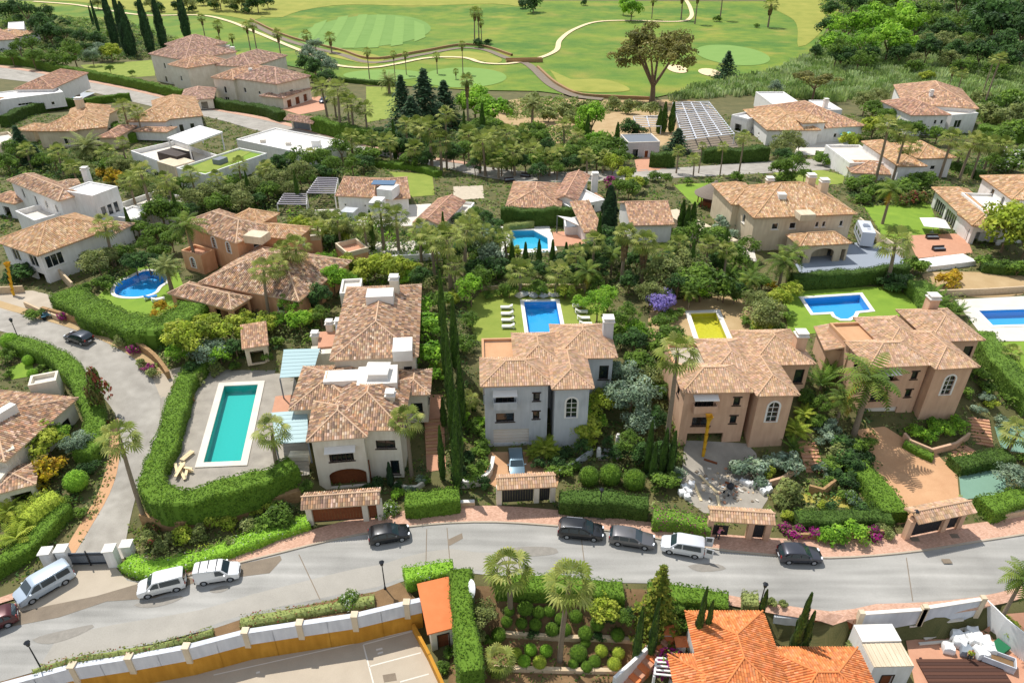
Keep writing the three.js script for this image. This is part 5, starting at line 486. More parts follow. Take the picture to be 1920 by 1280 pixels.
// ---------- houses ----------
R = mulberry(23);
const ctr = p => p.reduce((a, q) => [a[0] + q[0] / p.length, a[1] + q[1] / p.length], [0, 0]);
function mk(label, phrase, at, base, o) { const h = new House('villa', label, 'house', [at[0], base, at[1]], o); landmark(phrase, at[0], at[1]); return h; }
{ // big villa with the long pool
  const h = mk('large white villa with mottled hipped roofs beside the long turquoise pool', 'the large mottled-roof villa', [-19.07,-69.94], .4, { pal: 'mottled', wall: MAT.cream, tw: .27, tl: .42 });
  h.wing({ f: [[-22.53,-60.62], [-16.02,-61.45]], c: [-22.74,-68.12], y0: -.1, y1: 7.6, p: .45, win: [['f', .52, 4.2, 2.7, 1.7, 'wkAT'], ['f', .62, .3, 4.6, 2.7, 'Or'], ['l', .4, 4, 1.6, 1.4, 'w']] });
  h.wing({ f: [[-21.08,-62.48], [-12.23,-62.67]], c: [-17.17,-72.59], y0: .2, y1: 7.61, p: .47, win: [['f', .78, 4.4, 2.2, 1.2, 'wk'], ['f', .88, .5, 1, 2.1, 'wk'], ['r', .5, 4.2, 1.4, 1.4, 'wk']] });
  h.wing({ f: [[-26.2,-66.87], [-18.36,-67.39]], c: [-27.65,-76.08], y0: 2.7, y1: 7.2, p: .4, win: [['f', .2, .3, 2.2, 2.3, 'bk'], ['l', .5, .3, 3, 2.3, 'bk']] });
  h.wing({ f: [[-22.79,-74.49], [-11.84,-75.48]], c: [-13.08,-95.63], y0: 3, y1: 9.2, p: .4, win: [['r', .4, 3.2, 1.4, 1.4], ['f', .9, 3.2, 1.2, 1.3]] });
  h.wing({ f: [[-14.09,-70.04], [-9.98,-70.26]], c: [-14.6,-75.64], y0: 2.5, y1: 7, p: .4, win: [['f', .6, 1.6, 1.4, 1.4, 'wk'], ['r', .5, 1.6, 1.2, 1.4, 'wk']] });
  h.block('roof_deck', [-22.73,-70.24], [-18.76,-70.58], [-23.22,-72.66], 7.4, 8.9, MAT.coping); h.block('roof_deck', [-18.46,-69.13], [-13.73,-69.69], [-19.19,-73.04], 7, 9.2, MAT.coping);
  { const b = h.block('roof_turret', [-17.23,-70.21], [-14.91,-70.43], [-17.72,-72.65], 9.202, 10, MAT.coping); const c = ctr([[-17.45,-71.47], [-15.09,-71.59]]); const g = new THREE.ConeGeometry(2, .9, 4); g.rotateY(Math.PI / 4); g.translate(c[0], 10.46, c[1]); h.add('turret_cap', g, MAT.coping, b); }
  h.block('roof_deck', [-20.05,-85.99], [-16.37,-86.3], [-20.5,-88.55], 9.6, 12.1, MAT.coping); h.block('roof_deck', [-14.88,-74.52], [-12.46,-74.77], [-15.36,-77.86], 9, 10.5, MAT.coping); h.wing({ f: [[-25.55,-93.49], [-22.6,-93.84]], c: [-26.42,-98.1], y0: 4, y1: 8.4, roof: 'flat', par: .4, parm: MAT.coping });
  const ch = [-16.77,-90.57]; h.chimney(ch[0], ch[1], 9, 12.6, 1.2, MAT.cream); const c2 = [-14.22,-67.49]; h.chimney(c2[0], c2[1], 6.4, 9, 1, MAT.cream); const c3 = [-27.39,-84.63]; h.chimney(c3[0], c3[1], 4.6, 6.9, .9, MAT.cream); const c4 = [-24.23,-86.31]; h.chimney(c4[0], c4[1], 4.6, 7.9, 1.1, MAT.cream); const c5 = [-25.25,-86.92]; h.chimney(c5[0] - .6, c5[1], 4.6, 7.4, .9, MAT.cream);
  h.block('terrace_floor', [-26.56,-82.32], [-24.1,-82.73], [-27.46,-86.47], 4.2, 6.3, MAT.terracotta); h.block('terrace_wall', [-27.41,-80.99], [-23.91,-81.39], [-27.92,-83.06], 4, 6.0, MAT.cream);
  h.block('terrace_floor', [-30.3,-71.43], [-28.17,-71.77], [-31.04,-75.45], 2.6, 3.05, MAT.terracotta);
  sheetRoof('canopy', 'pale blue ribbed metal canopy at the upper left of the mottled-roof villa', [[-29.69,-74.97], [-25.65,-75.45], [-26.09,-81.79], [-30.94,-81.51]], 6.3, 6.5, 8, MAT.bluemetal, 2.8);
  sheetRoof('canopy', 'pale blue ribbed metal canopy over the terrace near the garage', [[-26.69,-62.32], [-23.12,-62.7], [-24.47,-68.18], [-28.66,-67.66]], 5.9, 6.3, 8, MAT.bluemetal, 2.8);
  sheetRoof('canopy', 'dark grey ribbed awning on the mottled villa roof terrace', [[-22.95,-77.97], [-20.34,-78.1], [-21.44,-83.89], [-24.03,-83.74]], 8.3, 9, 9, MAT.greymetal, 5.6);
  h.block('terrace_wall', [-25.9,-62.96], [-23.55,-62.96], [-26.2,-64.09], .4, 3.4, MAT.cream);
}
function frontVilla(label, phrase, M, bay, rear, y, wall, o) {
  const h = mk(label, phrase, [(M[0][0] + bay[1][0]) / 2, M[0][1] - 5], o.base, { pal: 'tan', wall, tw: .27, tl: .42 }); const b = o.base - .3;
  const v2 = o.base + 3.4 - b, v3f = o.base + 6.2 - b;
  h.wing({ f: M, d: 6.2, y0: b, y1: y, p: .46, win: [['f', .32, v3f, 2.2, 1.5, 'wkABT'], ['f', .32, v2 + .1, 2.2, 1.3, 'wk'], ['f', .82, v3f + .3, .8, 1.1, 'wkS'], ['f', .82, v2 + .4, .8, 1.1, 'wkS'], ['f', o.gu || .42, .35, 4.4, 2.3, o.door], ['l', .5, v3f, 1, 1.2, 'wk']] });
  h.wing({ f: bay, d: 9, y0: b, y1: y + .01, p: .46, win: [['f', .5, v3f - 1.6, 1.3, 2.9, 'a'], ['r', .3, v3f, 1, 1.3, 'wk']] });
  h.wing({ f: rear, d: 8.5, y0: b + 3, y1: y + .02, p: .46, win: [['r', .5, v3f - 3, 1.1, 1.3, 'wk'], ['f', .85, v3f - 3.6, 1.2, 2.1, 'wk']] });
  // sunk roof terrace behind the main ridge
  const A = M[0], ux = M[1][0] - A[0], uz = M[1][1] - A[1], L = Math.hypot(ux, uz), e = [ux / L, uz / L], n = [-e[1], e[0]]; const P = (a, d) => [A[0] + e[0] * a - n[0] * d, A[1] + e[1] * a - n[1] * d];
  h.wing({ f: [P(.3, 5.2), P(L * .55, 5.2)], d: 5.6, y0: b + 3, y1: y - .25, roof: 'flat', par: .35, deck: o.deck || MAT.drive, parm: MAT.drive, win: [] });
  h.wing({ f: [P(L * .5, 3.6), P(L + 2, 3.6)], d: 8.4, y0: b + 3, y1: y + .03, p: .42 });
  const c = P(L + (o.cx || 6.6), o.cz || 9.5); h.chimney(c[0], c[1], y - 4, y + 2.6, 1.3, wall); return h; }
frontVilla('grey-fronted villa with tan tiled roof above a short driveway', 'the grey-fronted villa', [[-3.69,-68.23], [4.77,-68.67]], [[4.66,-67.69], [9.59,-67.91]], [[5.31,-74.24], [13.16,-74.49]], 9.6, MAT.greywall, { base: .5, door: 'g', cx: 8.2, cz: 10.3 });
frontVilla('salmon villa under renovation with rubble chute and open garage', 'the salmon villa under renovation', [[19.89,-67.51], [28.53,-67.72]], [[28.4,-66.87], [33.42,-67.08]], [[29.64,-73.28], [37.68,-73.64]], 9.2, MAT.salmon, { base: .5, door: 'o', deck: MAT.concrete, cx: 8, cz: 8.5 });
frontVilla('salmon villa with white garage door above the wide tan driveway', 'the salmon villa with garage', [[43.19,-71.59], [51.55,-72.3]], [[51.07,-71.24], [56.74,-71.82]], [[53.67,-77.66], [60.94,-78.06]], 10, MAT.salmon, { base: 1.2, door: 'g', cx: 6.4, cz: 12 });
{ const h = new House('annex', 'low salmon lean-to wing with tan roof left of the driveway villa', 'house', [[44,-82.96][0], 3.5, [44,-82.96][1]], { pal: 'tan', wall: MAT.salmon, tw: .27, tl: .42 }); h.wing({ f: [[40.69,-78.1], [43.57,-77.71]], c: [41.87,-84.32], y0: 3.5, y1: 8.4, roof: 'shedL', p: .3, win: [['f', .5, 1.4, 1, 1.2]] }); }
{ const h = mk('orange villa with arched windows and pillared veranda beside the kidney pool', 'the orange villa', [-46.69,-108.57], 4.7, { pal: 'straw', wall: MAT.orange, tw: .32, tl: .48 });
  h.wing({ f: [[-52.18,-95.57], [-40.81,-90.37]], c: [-39.2,-94.36], y0: 4.7, y1: 7.7, p: .5, o: .3, pal: 'mottled', win: [['f', .18, 0.05, 2.6, 2.3, 'o'], ['f', .5, .05, 2.6, 2.3, 'o'], ['f', .82, .05, 2.6, 2.3, 'o'], ['r', .5, .05, 3, 2.3, 'o']] });
  h.wing({ f: [[-48.17,-97.77], [-31.2,-91.69]], c: [-42.29,-111.52], y0: 4.7, y1: 8.4, p: .42, pal: 'mottled', win: [['r', .3, .2, 3, 2.4, 'o'], ['f', .8, 1, 1.2, 1.3]] });
  h.wing({ f: [[-57.66,-115.62], [-45.03,-107.1]], c: [-38.42,-112.51], y0: 4.7, y1: 10.9, p: .42, pal: 'mottled', win: [['f', .55, 3.6, 1, 1.9, 'a'], ['f', .82, 3.6, 1, 1.9, 'a'], ['r', .5, 4, 1.2, 1.2]] });
  h.wing({ f: [[-49.07,-112.8], [-35.97,-109.61]], c: [-37.14,-115.89], y0: 4.7, y1: 10.4, p: .35, win: [['r', .5, 3.6, 1, 1.4]] });
  h.wing({ f: [[-49.49,-116.09], [-43.29,-113.66]], c: [-43.95,-120.17], y0: 4.7, y1: 11.4, p: .42 });
  h.wing({ f: [[-55.84,-110.21], [-51.79,-108.05]], c: [-50.59,-110.65], y0: 4.7, y1: 7.8, roof: 'flat', deck: MAT.terracotta, par: .5, win: [['f', .5, .9, 1, 1.8, 'a']] });
  h.wing({ f: [[-38.39,-114.26], [-33.52,-115.2]], c: [-34.78,-118.57], y0: 4.7, y1: 8, roof: 'flat', par: .8, parm: MAT.beige, win: [] }); h.wing({ f: [[-28,-110.23], [-24.77,-112.44]], c: [-28.23,-116.12], y0: 4.7, y1: 7, roof: 'flat', par: .8, parm: MAT.beige, deck: MAT.terracotta });
  h.block('skylight', [-44.02,-108.01], [-40.8,-107.12], [-44.2,-110.74], 10.6, 11.9, MAT.beige); }
{ const h = mk('white modern villa with deep eaves at the left edge above the bend', 'the white villa at left edge', [-81.14,-115.19], 4.6, { pal: 'straw', wall: MAT.white, tw: .32, tl: .48 });
  h.wing({ f: [[-86.5,-109.61], [-75.72,-103.64]], c: [-75.52,-120.15], y0: 4.2, y1: 10.2, p: .4, o: .8, pal: 'straw', win: [['f', .3, 3, 2.2, 2.1, 'b'], ['f', .75, 3, 2.4, 2.1, 'b'], ['f', .8, .05, 2.4, 2, 'o'], ['r', .15, 3, 3, 2.1, 'b']] });
  h.wing({ f: [[-76.66,-115.67], [-71.48,-114.26]], c: [-77.95,-124.72], y0: 4.6, y1: 8.2, p: .4, pal: 'mottled', win: [['f', .5, .2, 2.4, 2.2, 'b']] });
  h.wing({ f: [[-99.2,-135.33], [-82.78,-123.69]], c: [-81.54,-129.15], y0: 4.6, y1: 12, p: .42, pal: 'mottled', win: [['f', .2, 4.6, 1, 1.9], ['f', .68, 4.2, .9, 1.8, 'a'], ['f', .88, 4.2, .9, 1.8, 'a'], ['f', .45, 4, 1, 2]] });
  h.wing({ f: [[-86.55,-130.95], [-83.6,-133.11]], c: [-82.5,-137.95], y0: 4.6, y1: 12.01, p: .42, pal: 'mottled' });
  h.wing({ f: [[-83.42,-127.16], [-76.61,-124.28]], c: [-75.5,-129.85], y0: 4.6, y1: 12.6, roof: 'flat', par: .2, deck: MAT.white, win: [['r', .25, 3.6, 1.1, 2.1, 'wn'], ['r', .5, 3.6, 1.1, 2.1, 'wn'], ['r', .75, 3.6, 1.1, 2.1, 'wn']] });
  h.wing({ f: [[-75.63,-126.07], [-70.26,-124.19]], c: [-73.97,-131.41], y0: 4.6, y1: 8, roof: 'flat', par: .3, deck: MAT.white }); h.wing({ f: [[-78.37,-133.31], [-68.46,-127.88]], c: [-74.28,-142.35], y0: 4.6, y1: 6.8, roof: 'flat', par: .9, deck: MAT.pale });
  h.wing({ f: [[-104.31,-135.34], [-97.43,-132.38]], c: [-102.87,-140], y0: 4.6, y1: 8.2, p: .35, pal: 'rust', roof: 'hip', win: [['f', .5, .2, 2, 2.2, 'o']] }); h.wing({ f: [[-93.27,-126.37], [-86.92,-121.6]], c: [-91.79,-131.16], y0: 4.6, y1: 8.2, roof: 'flat', par: .9, deck: MAT.pale });
  const c = [-83.51,-135.76]; h.chimney(c[0], c[1], 11, 14, 1.1, MAT.white); }
{ const h = mk('white house with low tiled roof at the far left by the upper street', 'the far left white house', [-160.3,-245.44], 2.6, { pal: 'rose', wall: MAT.white, tw: .42, tl: .6 }); h.wing({ f: [[-161.85,-239.52], [-149.82,-240.32]], c: [-173.75,-265.02], y0: 2.4, y1: 7.6, p: .4 }); h.wing({ f: [[-160.48,-226.69], [-145.81,-238.71]], c: [-152.02,-250.2], y0: 2.4, y1: 6.6, roof: 'flat', par: .3, deck: MAT.white, win: [['f', .4, 2, 4, .7, 'wn'], ['f', .8, 1, 1, 1]] }); h.wing({ f: [[-159.5,-219.58], [-159.69,-233.81]], c: [-164.61,-243.14], y0: 2.4, y1: 6, p: .3, pal: 'straw' }); }
{ const h = mk('cream house with tan hipped roof and stubby tower chimney', 'the tower-chimney house', [-122.82,-198.52], 3.4, { pal: 'straw', wall: MAT.beige, tw: .4, tl: .58 }); h.wing({ f: [[-125.69,-188.13], [-115.03,-188.13]], c: [-135.43,-212.08], y0: 3, y1: 7.6, p: .42, win: [['f', .7, .8, 1.4, 2, 'b']] }); h.wing({ f: [[-118.37,-188.09], [-108.68,-192.38]], c: [-126.74,-213.35], y0: 3, y1: 7.61, p: .42, win: [['f', .4, 1.2, 1, 1.2], ['f', .75, 1.2, 1, 1.2]] }); h.wing({ f: [[-109.76,-187.84], [-104.41,-187.84]], c: [-112.02,-199.75], y0: 3, y1: 6, p: .35, pal: 'rose' }); h.wing({ f: [[-135.89,-195.27], [-130.31,-194.18]], c: [-138.55,-203.23], y0: 3, y1: 6, p: .3 }); const c = [-121.11,-204.23]; h.chimney(c[0], c[1], 6, 12.2, 1.7, MAT.beige); h.wing({ f: [[-130.93,-180.85], [-127.48,-184.25]], c: [-135.85,-193.53], y0: 3.4, y1: 5.6, roof: 'flat', par: .6 }); }
{ const h = mk('curved white house with broad orange-tan roof near the upper street', 'the curved white house', [-101.84,-210.22], 3.2, { pal: 'straw', wall: MAT.white, tw: .4, tl: .58 }); h.wing({ f: [[-107.02,-199.63], [-96.08,-199.63]], c: [-114.11,-224.01], y0: 3, y1: 7.2, p: .4, win: [['f', .5, .9, 1.4, 1.6, 'b']] }); h.wing({ f: [[-99.52,-200.75], [-88.16,-206.15]], c: [-107.14,-226.11], y0: 3, y1: 7.21, p: .4, win: [['f', .25, .3, 1.2, 2.1, 'b'], ['f', .5, .3, 1.2, 2.1, 'b'], ['f', .75, .3, 1.2, 2.1, 'b']] }); h.wing({ f: [[-104.3,-196.45], [-94.47,-195.36]], c: [-105.07,-202.09], y0: 3, y1: 5.4, p: .2, pal: 'rust', o: .3 }); }
{ const h = mk('flat-roofed white modern house topped by a turf roof', 'the turf-roofed modern house', [-71.6,-164.93], 3.9, { wall: MAT.white }); h.wing({ f: [[-72.91,-151.23], [-65.15,-146.87]], c: [-59.82,-163.99], y0: 3.6, y1: 9.1, roof: 'flat', par: .35, deck: MAT.lawn2, win: [['r', .6, 1, 5, 1.6, 'bn']] }); h.wing({ f: [[-89.85,-166.02], [-73.85,-153.19]], c: [-71.41,-165.16], y0: 3.6, y1: 8, roof: 'flat', par: .9, deck: MAT.pale, parm: MAT.white, win: [['f', .5, 1, 3, 1.4, 'bn']] }); h.block('planter_box', [-81.75,-162.02], [-75.71,-158.29], [-77.34,-164.15], 8, 9.8, MAT.shutter); h.block('roof_vent', [-66.5,-155.1], [-64.69,-154.32], [-65.33,-157.48], 9.0, 10.2, MAT.greymetal); h.block('stone_pier', [-79.71,-156.87], [-74.32,-153.06], [-77.56,-161.66], 3.6, 9.2, MAT.beige); h.block('turf_patch', [-70.56,-150.81], [-64.71,-149.34], [-67.13,-166.06], 9.0, 9.12, MAT.lawn); }
{ const g = thing('roof_canopy', 'plain white flat canopy on thin posts above the turf-roofed house', 'canopy', [[-73.82,-161.44][0], 8, [-73.82,-161.44][1]]); const q = [[-80.52,-165.87], [-73.32,-160.15], [-69.26,-170.99], [-76.97,-176.89]]; const p = g.position; const s = new THREE.Shape(q.map(a => new THREE.Vector2(a[0] - p.x, -(a[1] - p.z)))); const e = new THREE.ExtrudeGeometry(s, { depth: .35, bevelEnabled: false }); e.rotateX(-Math.PI / 2); e.translate(0, 3.7, 0); mesh('canopy_slab', e, MAT.white, g); for (const a of q) mesh('post', box(.25, 3.9, .25, mix(a[0], ctr(q)[0], .06) - p.x, -.2, mix(a[1], ctr(q)[1], .06) - p.z), MAT.white, g); }
{ const h = mk('long low white house with a flat pale roof', 'the flat pale-roofed house', [-57.95,-182.95], 3.6, { wall: MAT.white }); h.wing({ f: [[-70.51,-181.69], [-49.18,-168.76]], c: [-45.28,-181.69], y0: 3, y1: 7, roof: 'flat', par: .3, deck: MAT.coping, win: [['f', .25, 1, 3, 1.2, 'bn'], ['f', .6, .2, 2, 2.2, 'bn']] }); for (const q of [[-63.21,-180.01], [-56.08,-177.6]]) h.add('roof_vent', box(1.2, .8, 1, q[0], 6.9, q[1]), MAT.pale); h.add('roof_vent', box(2, 1.6, 1.6, [-48.85,-176.65][0], 6.9, [-48.85,-176.65][1]), MAT.white); }
{ const h = mk('cream three-storey tower house with mottled pink roof beside the fairway', 'the cream tower house', [-130.27,-292.64], .4, { pal: 'plum', wall: MAT.cream, tw: .5, tl: .7 }); h.wing({ f: [[-138.82,-288.32], [-119.66,-274.82]], c: [-129.91,-309.64], y0: 0, y1: 10.4, p: .42, win: [['f', .35, 6, 1.1, 2], ['f', .3, .8, 1.4, 2.2, 'b'], ['f', .7, .8, 1.4, 2.2, 'b']] }); h.wing({ f: [[-135,-295.12], [-122.43,-285.22]], c: [-131.08,-314.02], y0: 8, y1: 12.8, p: .4, win: [['f', .5, 2.4, 1.4, 1.4]] }); h.wing({ f: [[-124.5,-270.99], [-114.79,-263.91]], c: [-113.81,-285.09], y0: 0, y1: 9.6, p: .4, pal: 'rust', win: [['f', .5, 4.6, 1, 1.8]] }); h.wing({ f: [[-107.69,-236.84], [-97.75,-239.9]], c: [-111.57,-252.89], y0: 1.4, y1: 4.6, p: .35, win: [['f', .3, .1, 2, 2.2, 'o'], ['f', .7, .1, 2, 2.2, 'o']] }); const c = [-119.92,-300.48]; h.chimney(c[0], c[1], 6, 11.6, 1.6, MAT.cream); }
{ const h = mk('cream villa with mottled plum roofs and three garage doors', 'the plum-roofed cream villa', [-90.28,-267.19], .6, { pal: 'plum', wall: MAT.cream, tw: .5, tl: .7 }); h.wing({ f: [[-103.93,-256.36], [-94.7,-251.86]], c: [-102.83,-279.01], y0: 0, y1: 8, p: .42, pal: 'rust', win: [['f', .5, 3.2, 1.2, 2.2], ['f', .5, .3, 2, 1.6, 'b']] }); h.wing({ f: [[-95.31,-253.37], [-77.44,-242.97]], c: [-74.97,-259.81], y0: 0, y1: 8.4, p: .42, win: [['f', .2, 4, 1.1, 1.6], ['f', .55, 4.2, .9, 1], ['f', .85, 4, 1.1, 1.4], ['r', .4, 3.6, 1.6, 2]] }); h.wing({ f: [[-108.91,-273.35], [-94,-269.24]], c: [-105.2,-298.14], y0: 0, y1: 9, p: .4, pal: 'plum' }); h.wing({ f: [[-75.49,-241.1], [-69.77,-256.66]], c: [-78.18,-261.05], y0: .6, y1: 4.4, p: .3, win: [['f', .2, .1, 2.3, 2.4, 'gb'], ['f', .5, .1, 2.3, 2.4, 'gb'], ['f', .8, .1, 2.3, 2.4, 'gb']] }); for (const q of [[-111.7,-298.05], [-108.57,-294.38]]) h.chimney(q[0], q[1], 6, 11.5, 1.4, MAT.cream); const c = [-89.56,-255.7]; h.chimney(c[0], c[1], 6, 10.6, 1, MAT.cream); }
gateway('tiled gateway with grey garage door on the upper street', [-66.36,-209.23], [-56.7,-204.42], 4.5, 2.2, 5.4, 'plum', MAT.cream, { pillars: [.12, .75], doors: [[.12, .75, MAT.greymetal, 6, 2.4]] });
{ const h = mk('white house with rosy roof in the top left corner', 'the top left corner house', [-255.66,-390.33], .5, { pal: 'rose', wall: MAT.white, tw: .5, tl: .7 }); h.wing({ f: [[-238.16,-343.62], [-227.82,-352.96]], c: [-257.44,-395.47], y0: 0, y1: 6.6, p: .35 }); h.wing({ f: [[-235.33,-365.12], [-233.55,-378.99]], c: [-248.71,-401.71], y0: 0, y1: 5.8, p: .3, pal: 'straw' }); h.wing({ f: [[-243.78,-370.89], [-237.86,-374.43]], c: [-255.19,-401.1], y0: 0, y1: 7.6, roof: 'flat', par: .3, deck: MAT.white }); }
{ const h = mk('white villa with orange mottled roof, solar panels and slatted pergolas', 'the solar-panel villa', [-29.25,-143.93], 4.7, { pal: 'rust', wall: MAT.white, tw: .36, tl: .52 }); h.wing({ f: [[-35.57,-136.63], [-25.61,-135.09]], c: [-37.38,-148.3], y0: 4.4, y1: 8.4, p: .36, roof: 'gable', win: [['f', .15, 1.8, .5, .5, 'wn'], ['f', .6, 1.8, .5, .5, 'wn']] }); h.wing({ f: [[-27.43,-134.37], [-20.23,-135.89]], c: [-28.81,-146.69], y0: 4.4, y1: 8.2, p: .36, roof: 'gable', win: [['f', .6, 1, 1.2, 1.2]] }); h.wing({ f: [[-18.6,-124.64], [-13,-123.06]], c: [-12.69,-137.24], y0: 4.4, y1: 7.4, roof: 'gableX', p: .36, pal: 'rose', win: [['f', .5, .2, 2, 2.1, 'o']] }); h.block('roof_box', [-27.21,-128.35], [-24.95,-128.06], [-27.41,-131.88], 8, 10, MAT.white); h.block('roof_box', [-26.64,-134.47], [-23.58,-133.53], [-26.52,-138.32], 8.6, 10.6, MAT.white); { const a = [-25.67,-137.67]; const g = box(4.6, .12, 2.6, a[0], 10.72, a[1], -.05); const s = h.add('solar_panel', g, MAT.solar); } h.wing({ f: [[-12.14,-129.34], [-9.23,-128.78]], c: [-9.73,-137.51], y0: 4.4, y1: 6.4, roof: 'flat', par: .4, deck: MAT.pale }); h.block('utility_box', [-33.88,-132.57], [-31.24,-132], [-34.27,-135.49], 4.4, 6.6, MAT.greywall); }
slatRoof('pergola', 'upper grey-slatted white pergola beside the solar-panel villa', [[-41.88,-139.02], [-36.06,-138.7], [-37.38,-148.09], [-41.92,-148.45]], 8.2, 8, MAT.greyslat, { fm: MAT.white, w: .5 });
slatRoof('pergola', 'lower grey-slatted white pergola left of the solar-panel villa', [[-47.33,-136.36], [-41.35,-136.06], [-42.83,-142.01], [-47.69,-142.33]], 6.8, 5, MAT.greyslat, { fm: MAT.white, w: .5 });
{ const h = mk('low red-tiled house behind a long clipped hedge', 'the low red-tiled house', [9.09,-145.58], 4.4, { pal: 'rust', wall: MAT.white, tw: .38, tl: .55 }); h.wing({ f: [[-1.26,-133.49], [9.62,-132.32]], c: [8.23,-147.56], y0: 4, y1: 7.2, p: .36, pal: 'rust' }); h.wing({ f: [[8.14,-136.69], [12.98,-135.46]], c: [15.93,-152.2], y0: 4, y1: 7.6, p: .38, roof: 'gableX', pal: 'rose' }); h.wing({ f: [[11.43,-133.97], [18.88,-138.2]], c: [18.68,-148.74], y0: 4, y1: 6.8, roof: 'flat', par: .25, deck: MAT.coping, win: [['f', .6, .4, 2, 2, 'b']] }); h.wing({ f: [[13.11,-136.16], [19.17,-142.39]], d: 2, y0: 4, y1: 5.9, roof: 'shed', p: .3, o: .2, pal: 'rust' }); const c = [17.61,-146.66]; h.chimney(c[0], c[1], 5, 9.4, 1.3, MAT.white); }
{ const h = mk('white cottage with mottled orange gables behind the skirted palms', 'the mottled-gable cottage', [26.98,-130.31], 4.7, { pal: 'straw', wall: MAT.white, tw: .36, tl: .52 }); h.wing({ f: [[21.47,-120.83], [29.7,-121.34]], c: [23.03,-133.22], y0: 4.2, y1: 8.4, p: .36, roof: 'gable', pal: 'rust', win: [['r', .3, .3, 1.2, 2.1, 'b']] }); h.wing({ f: [[13.09,-120.48], [16.89,-121.48]], c: [14.18,-129.47], y0: 4.2, y1: 7.2, p: .34, roof: 'shed', pal: 'rust' }); h.wing({ f: [[10.01,-125.01], [13.82,-125.01]], c: [10.5,-129.34], y0: 4.2, y1: 6.2, roof: 'flat', par: .2, deck: MAT.greymetal }); }
{ const h = mk('two-storey beige villa with hipped roof and pillared porch', 'the beige porch villa', [54.08,-122.48], 4.7, { pal: 'straw', wall: MAT.beige, tw: .34, tl: .5 }); h.wing({ f: [[42.31,-117.1], [61.24,-119.13]], c: [43.63,-132.98], y0: 4.5, y1: 11.3, p: .44, win: [['f', .22, 4.3, 1.2, 1.2], ['f', .4, 4.3, 1.2, 1.2], ['f', .65, 4.4, .7, 1.1], ['f', .72, 4.4, .7, 1.1], ['f', .9, 4.4, .7, 1.1], ['l', .3, 4, 1.2, 1.6], ['l', .7, 4, 1.2, 1.6], ['l', .4, .6, 1.6, 2, 'b']] }); h.wing({ f: [[40.32,-124.19], [47.15,-124.74]], c: [44.83,-136.05], y0: 4.5, y1: 11.1, p: .44 }); 
  h.wing({ f: [[49.18,-111.97], [58.67,-113.33]], d: 5, y0: 4.7, y1: 8.2, p: .5, o: .25, win: [['f', .5, .06, 4.2, 2.7, 'O'], ['f', .08, .06, .8, 2.3, 'o'], ['f', .92, .06, .8, 2.3, 'o']] }); { const c = [44.24,-127.96]; h.add('corner_tower', cyl(2.1, 2.1, 6.2, c[0], 4.5, c[1], 16), MAT.stonewall); h.add('tower_parapet', cyl(2.3, 2.3, .4, c[0], 10.71, c[1], 16), MAT.beige); for (const [a, y] of [[1.9, 6], [1.9, 8.6], [1.2, 8.6]]) h.add('tower_window', box(.8, 1.3, .3, c[0] + 2.02 * Math.cos(a), y, c[1] + 2.02 * Math.sin(a), Math.PI / 2 - a), MAT.glass); }
  for (const [q, w] of [[[47.85,-127.86], 1.2], [[56.23,-129.71], 1.4], [[57.6,-126.94], 1.4]]) h.chimney(q[0], q[1], 11, 14.6, w, MAT.beige); const d = [48.42,-122.32]; h.add('roof_lantern', box(1.4, 1.6, 1.4, d[0], 12.4, d[1]), MAT.coping); h.block('dormer', [49.95,-116.02], [52.71,-116.27], [50.85,-118.58], 11.2, 12.3, MAT.beige); h.block('garden_wall', [37.28,-116.34], [40.57,-118.01], [41.15,-137.96], 4.4, 6.8, MAT.beige); }
{ const h = mk('white terraced villa with glazed front and orange-tan roof at the right', 'the glazed right-hand villa', [92.73,-133.44], 4.7, { pal: 'straw', wall: MAT.white, tw: .36, tl: .52 }); h.wing({ f: [[86.24,-140.86], [83.17,-120.35]], d: 7, y0: 4.5, y1: 8.6, p: .4, o: .7, win: [['f', .2, .2, 5, 2.6, 'b'], ['f', .5, .2, 5, 2.6, 'b'], ['f', .82, .2, 5, 2.6, 'b'], ['r', .5, .1, 4, 2.6, 'o']] }); h.wing({ f: [[87.82,-133.37], [86.45,-122.16]], d: 9, y0: 4.5, y1: 9.8, roof: 'flat', par: .4, deck: MAT.coping }); h.wing({ f: [[93.35,-137.95], [91.64,-124.53]], d: 13, y0: 4.5, y1: 12, p: .4, win: [['f', .4, 5, 1.4, 1.8, 'b'], ['f', .75, 5, 1.2, 1.8, 'b'], ['r', .4, 4, 1.4, 1.4]] }); h.wing({ f: [[83.92,-121.56], [92,-121.56]], d: 5, y0: 4.4, y1: 8.4, p: .35, win: [['f', .5, .3, 5, 2.4, 'o']] }); h.block('terrace_wall', [70.74,-109.2], [80.18,-111.56], [74.22,-113.33], 3.8, 5.7, MAT.white); }
{ const h = mk('white house with peach tiled roofs behind tall palms', 'the peach-roofed white house', [94.8,-168.21], 3, { pal: 'rust', wall: MAT.white, tw: .4, tl: .58 }); h.wing({ f: [[85.03,-153.18], [91.35,-153.18]], c: [94.85,-172.56], y0: 2.6, y1: 9.2, p: .4, pal: 'straw' }); h.wing({ f: [[92.32,-159.33], [101.48,-160.15]], c: [101.8,-172.35], y0: 2.6, y1: 9, p: .4, pal: 'straw', win: [['f', .5, 3.6, 1.2, 1]] }); h.wing({ f: [[77.02,-157.26], [86.6,-155.75]], c: [83.61,-165.64], y0: 2.6, y1: 6.4, p: .34, win: [['f', .3, .2, 3, 2, 'o'], ['f', .75, .2, 3, 2, 'o']] }); h.wing({ f: [[77.69,-160.53], [86.03,-160.53]], c: [84.74,-175.24], y0: 2.6, y1: 7.2, roof: 'flat', par: .5, deck: MAT.pale }); }
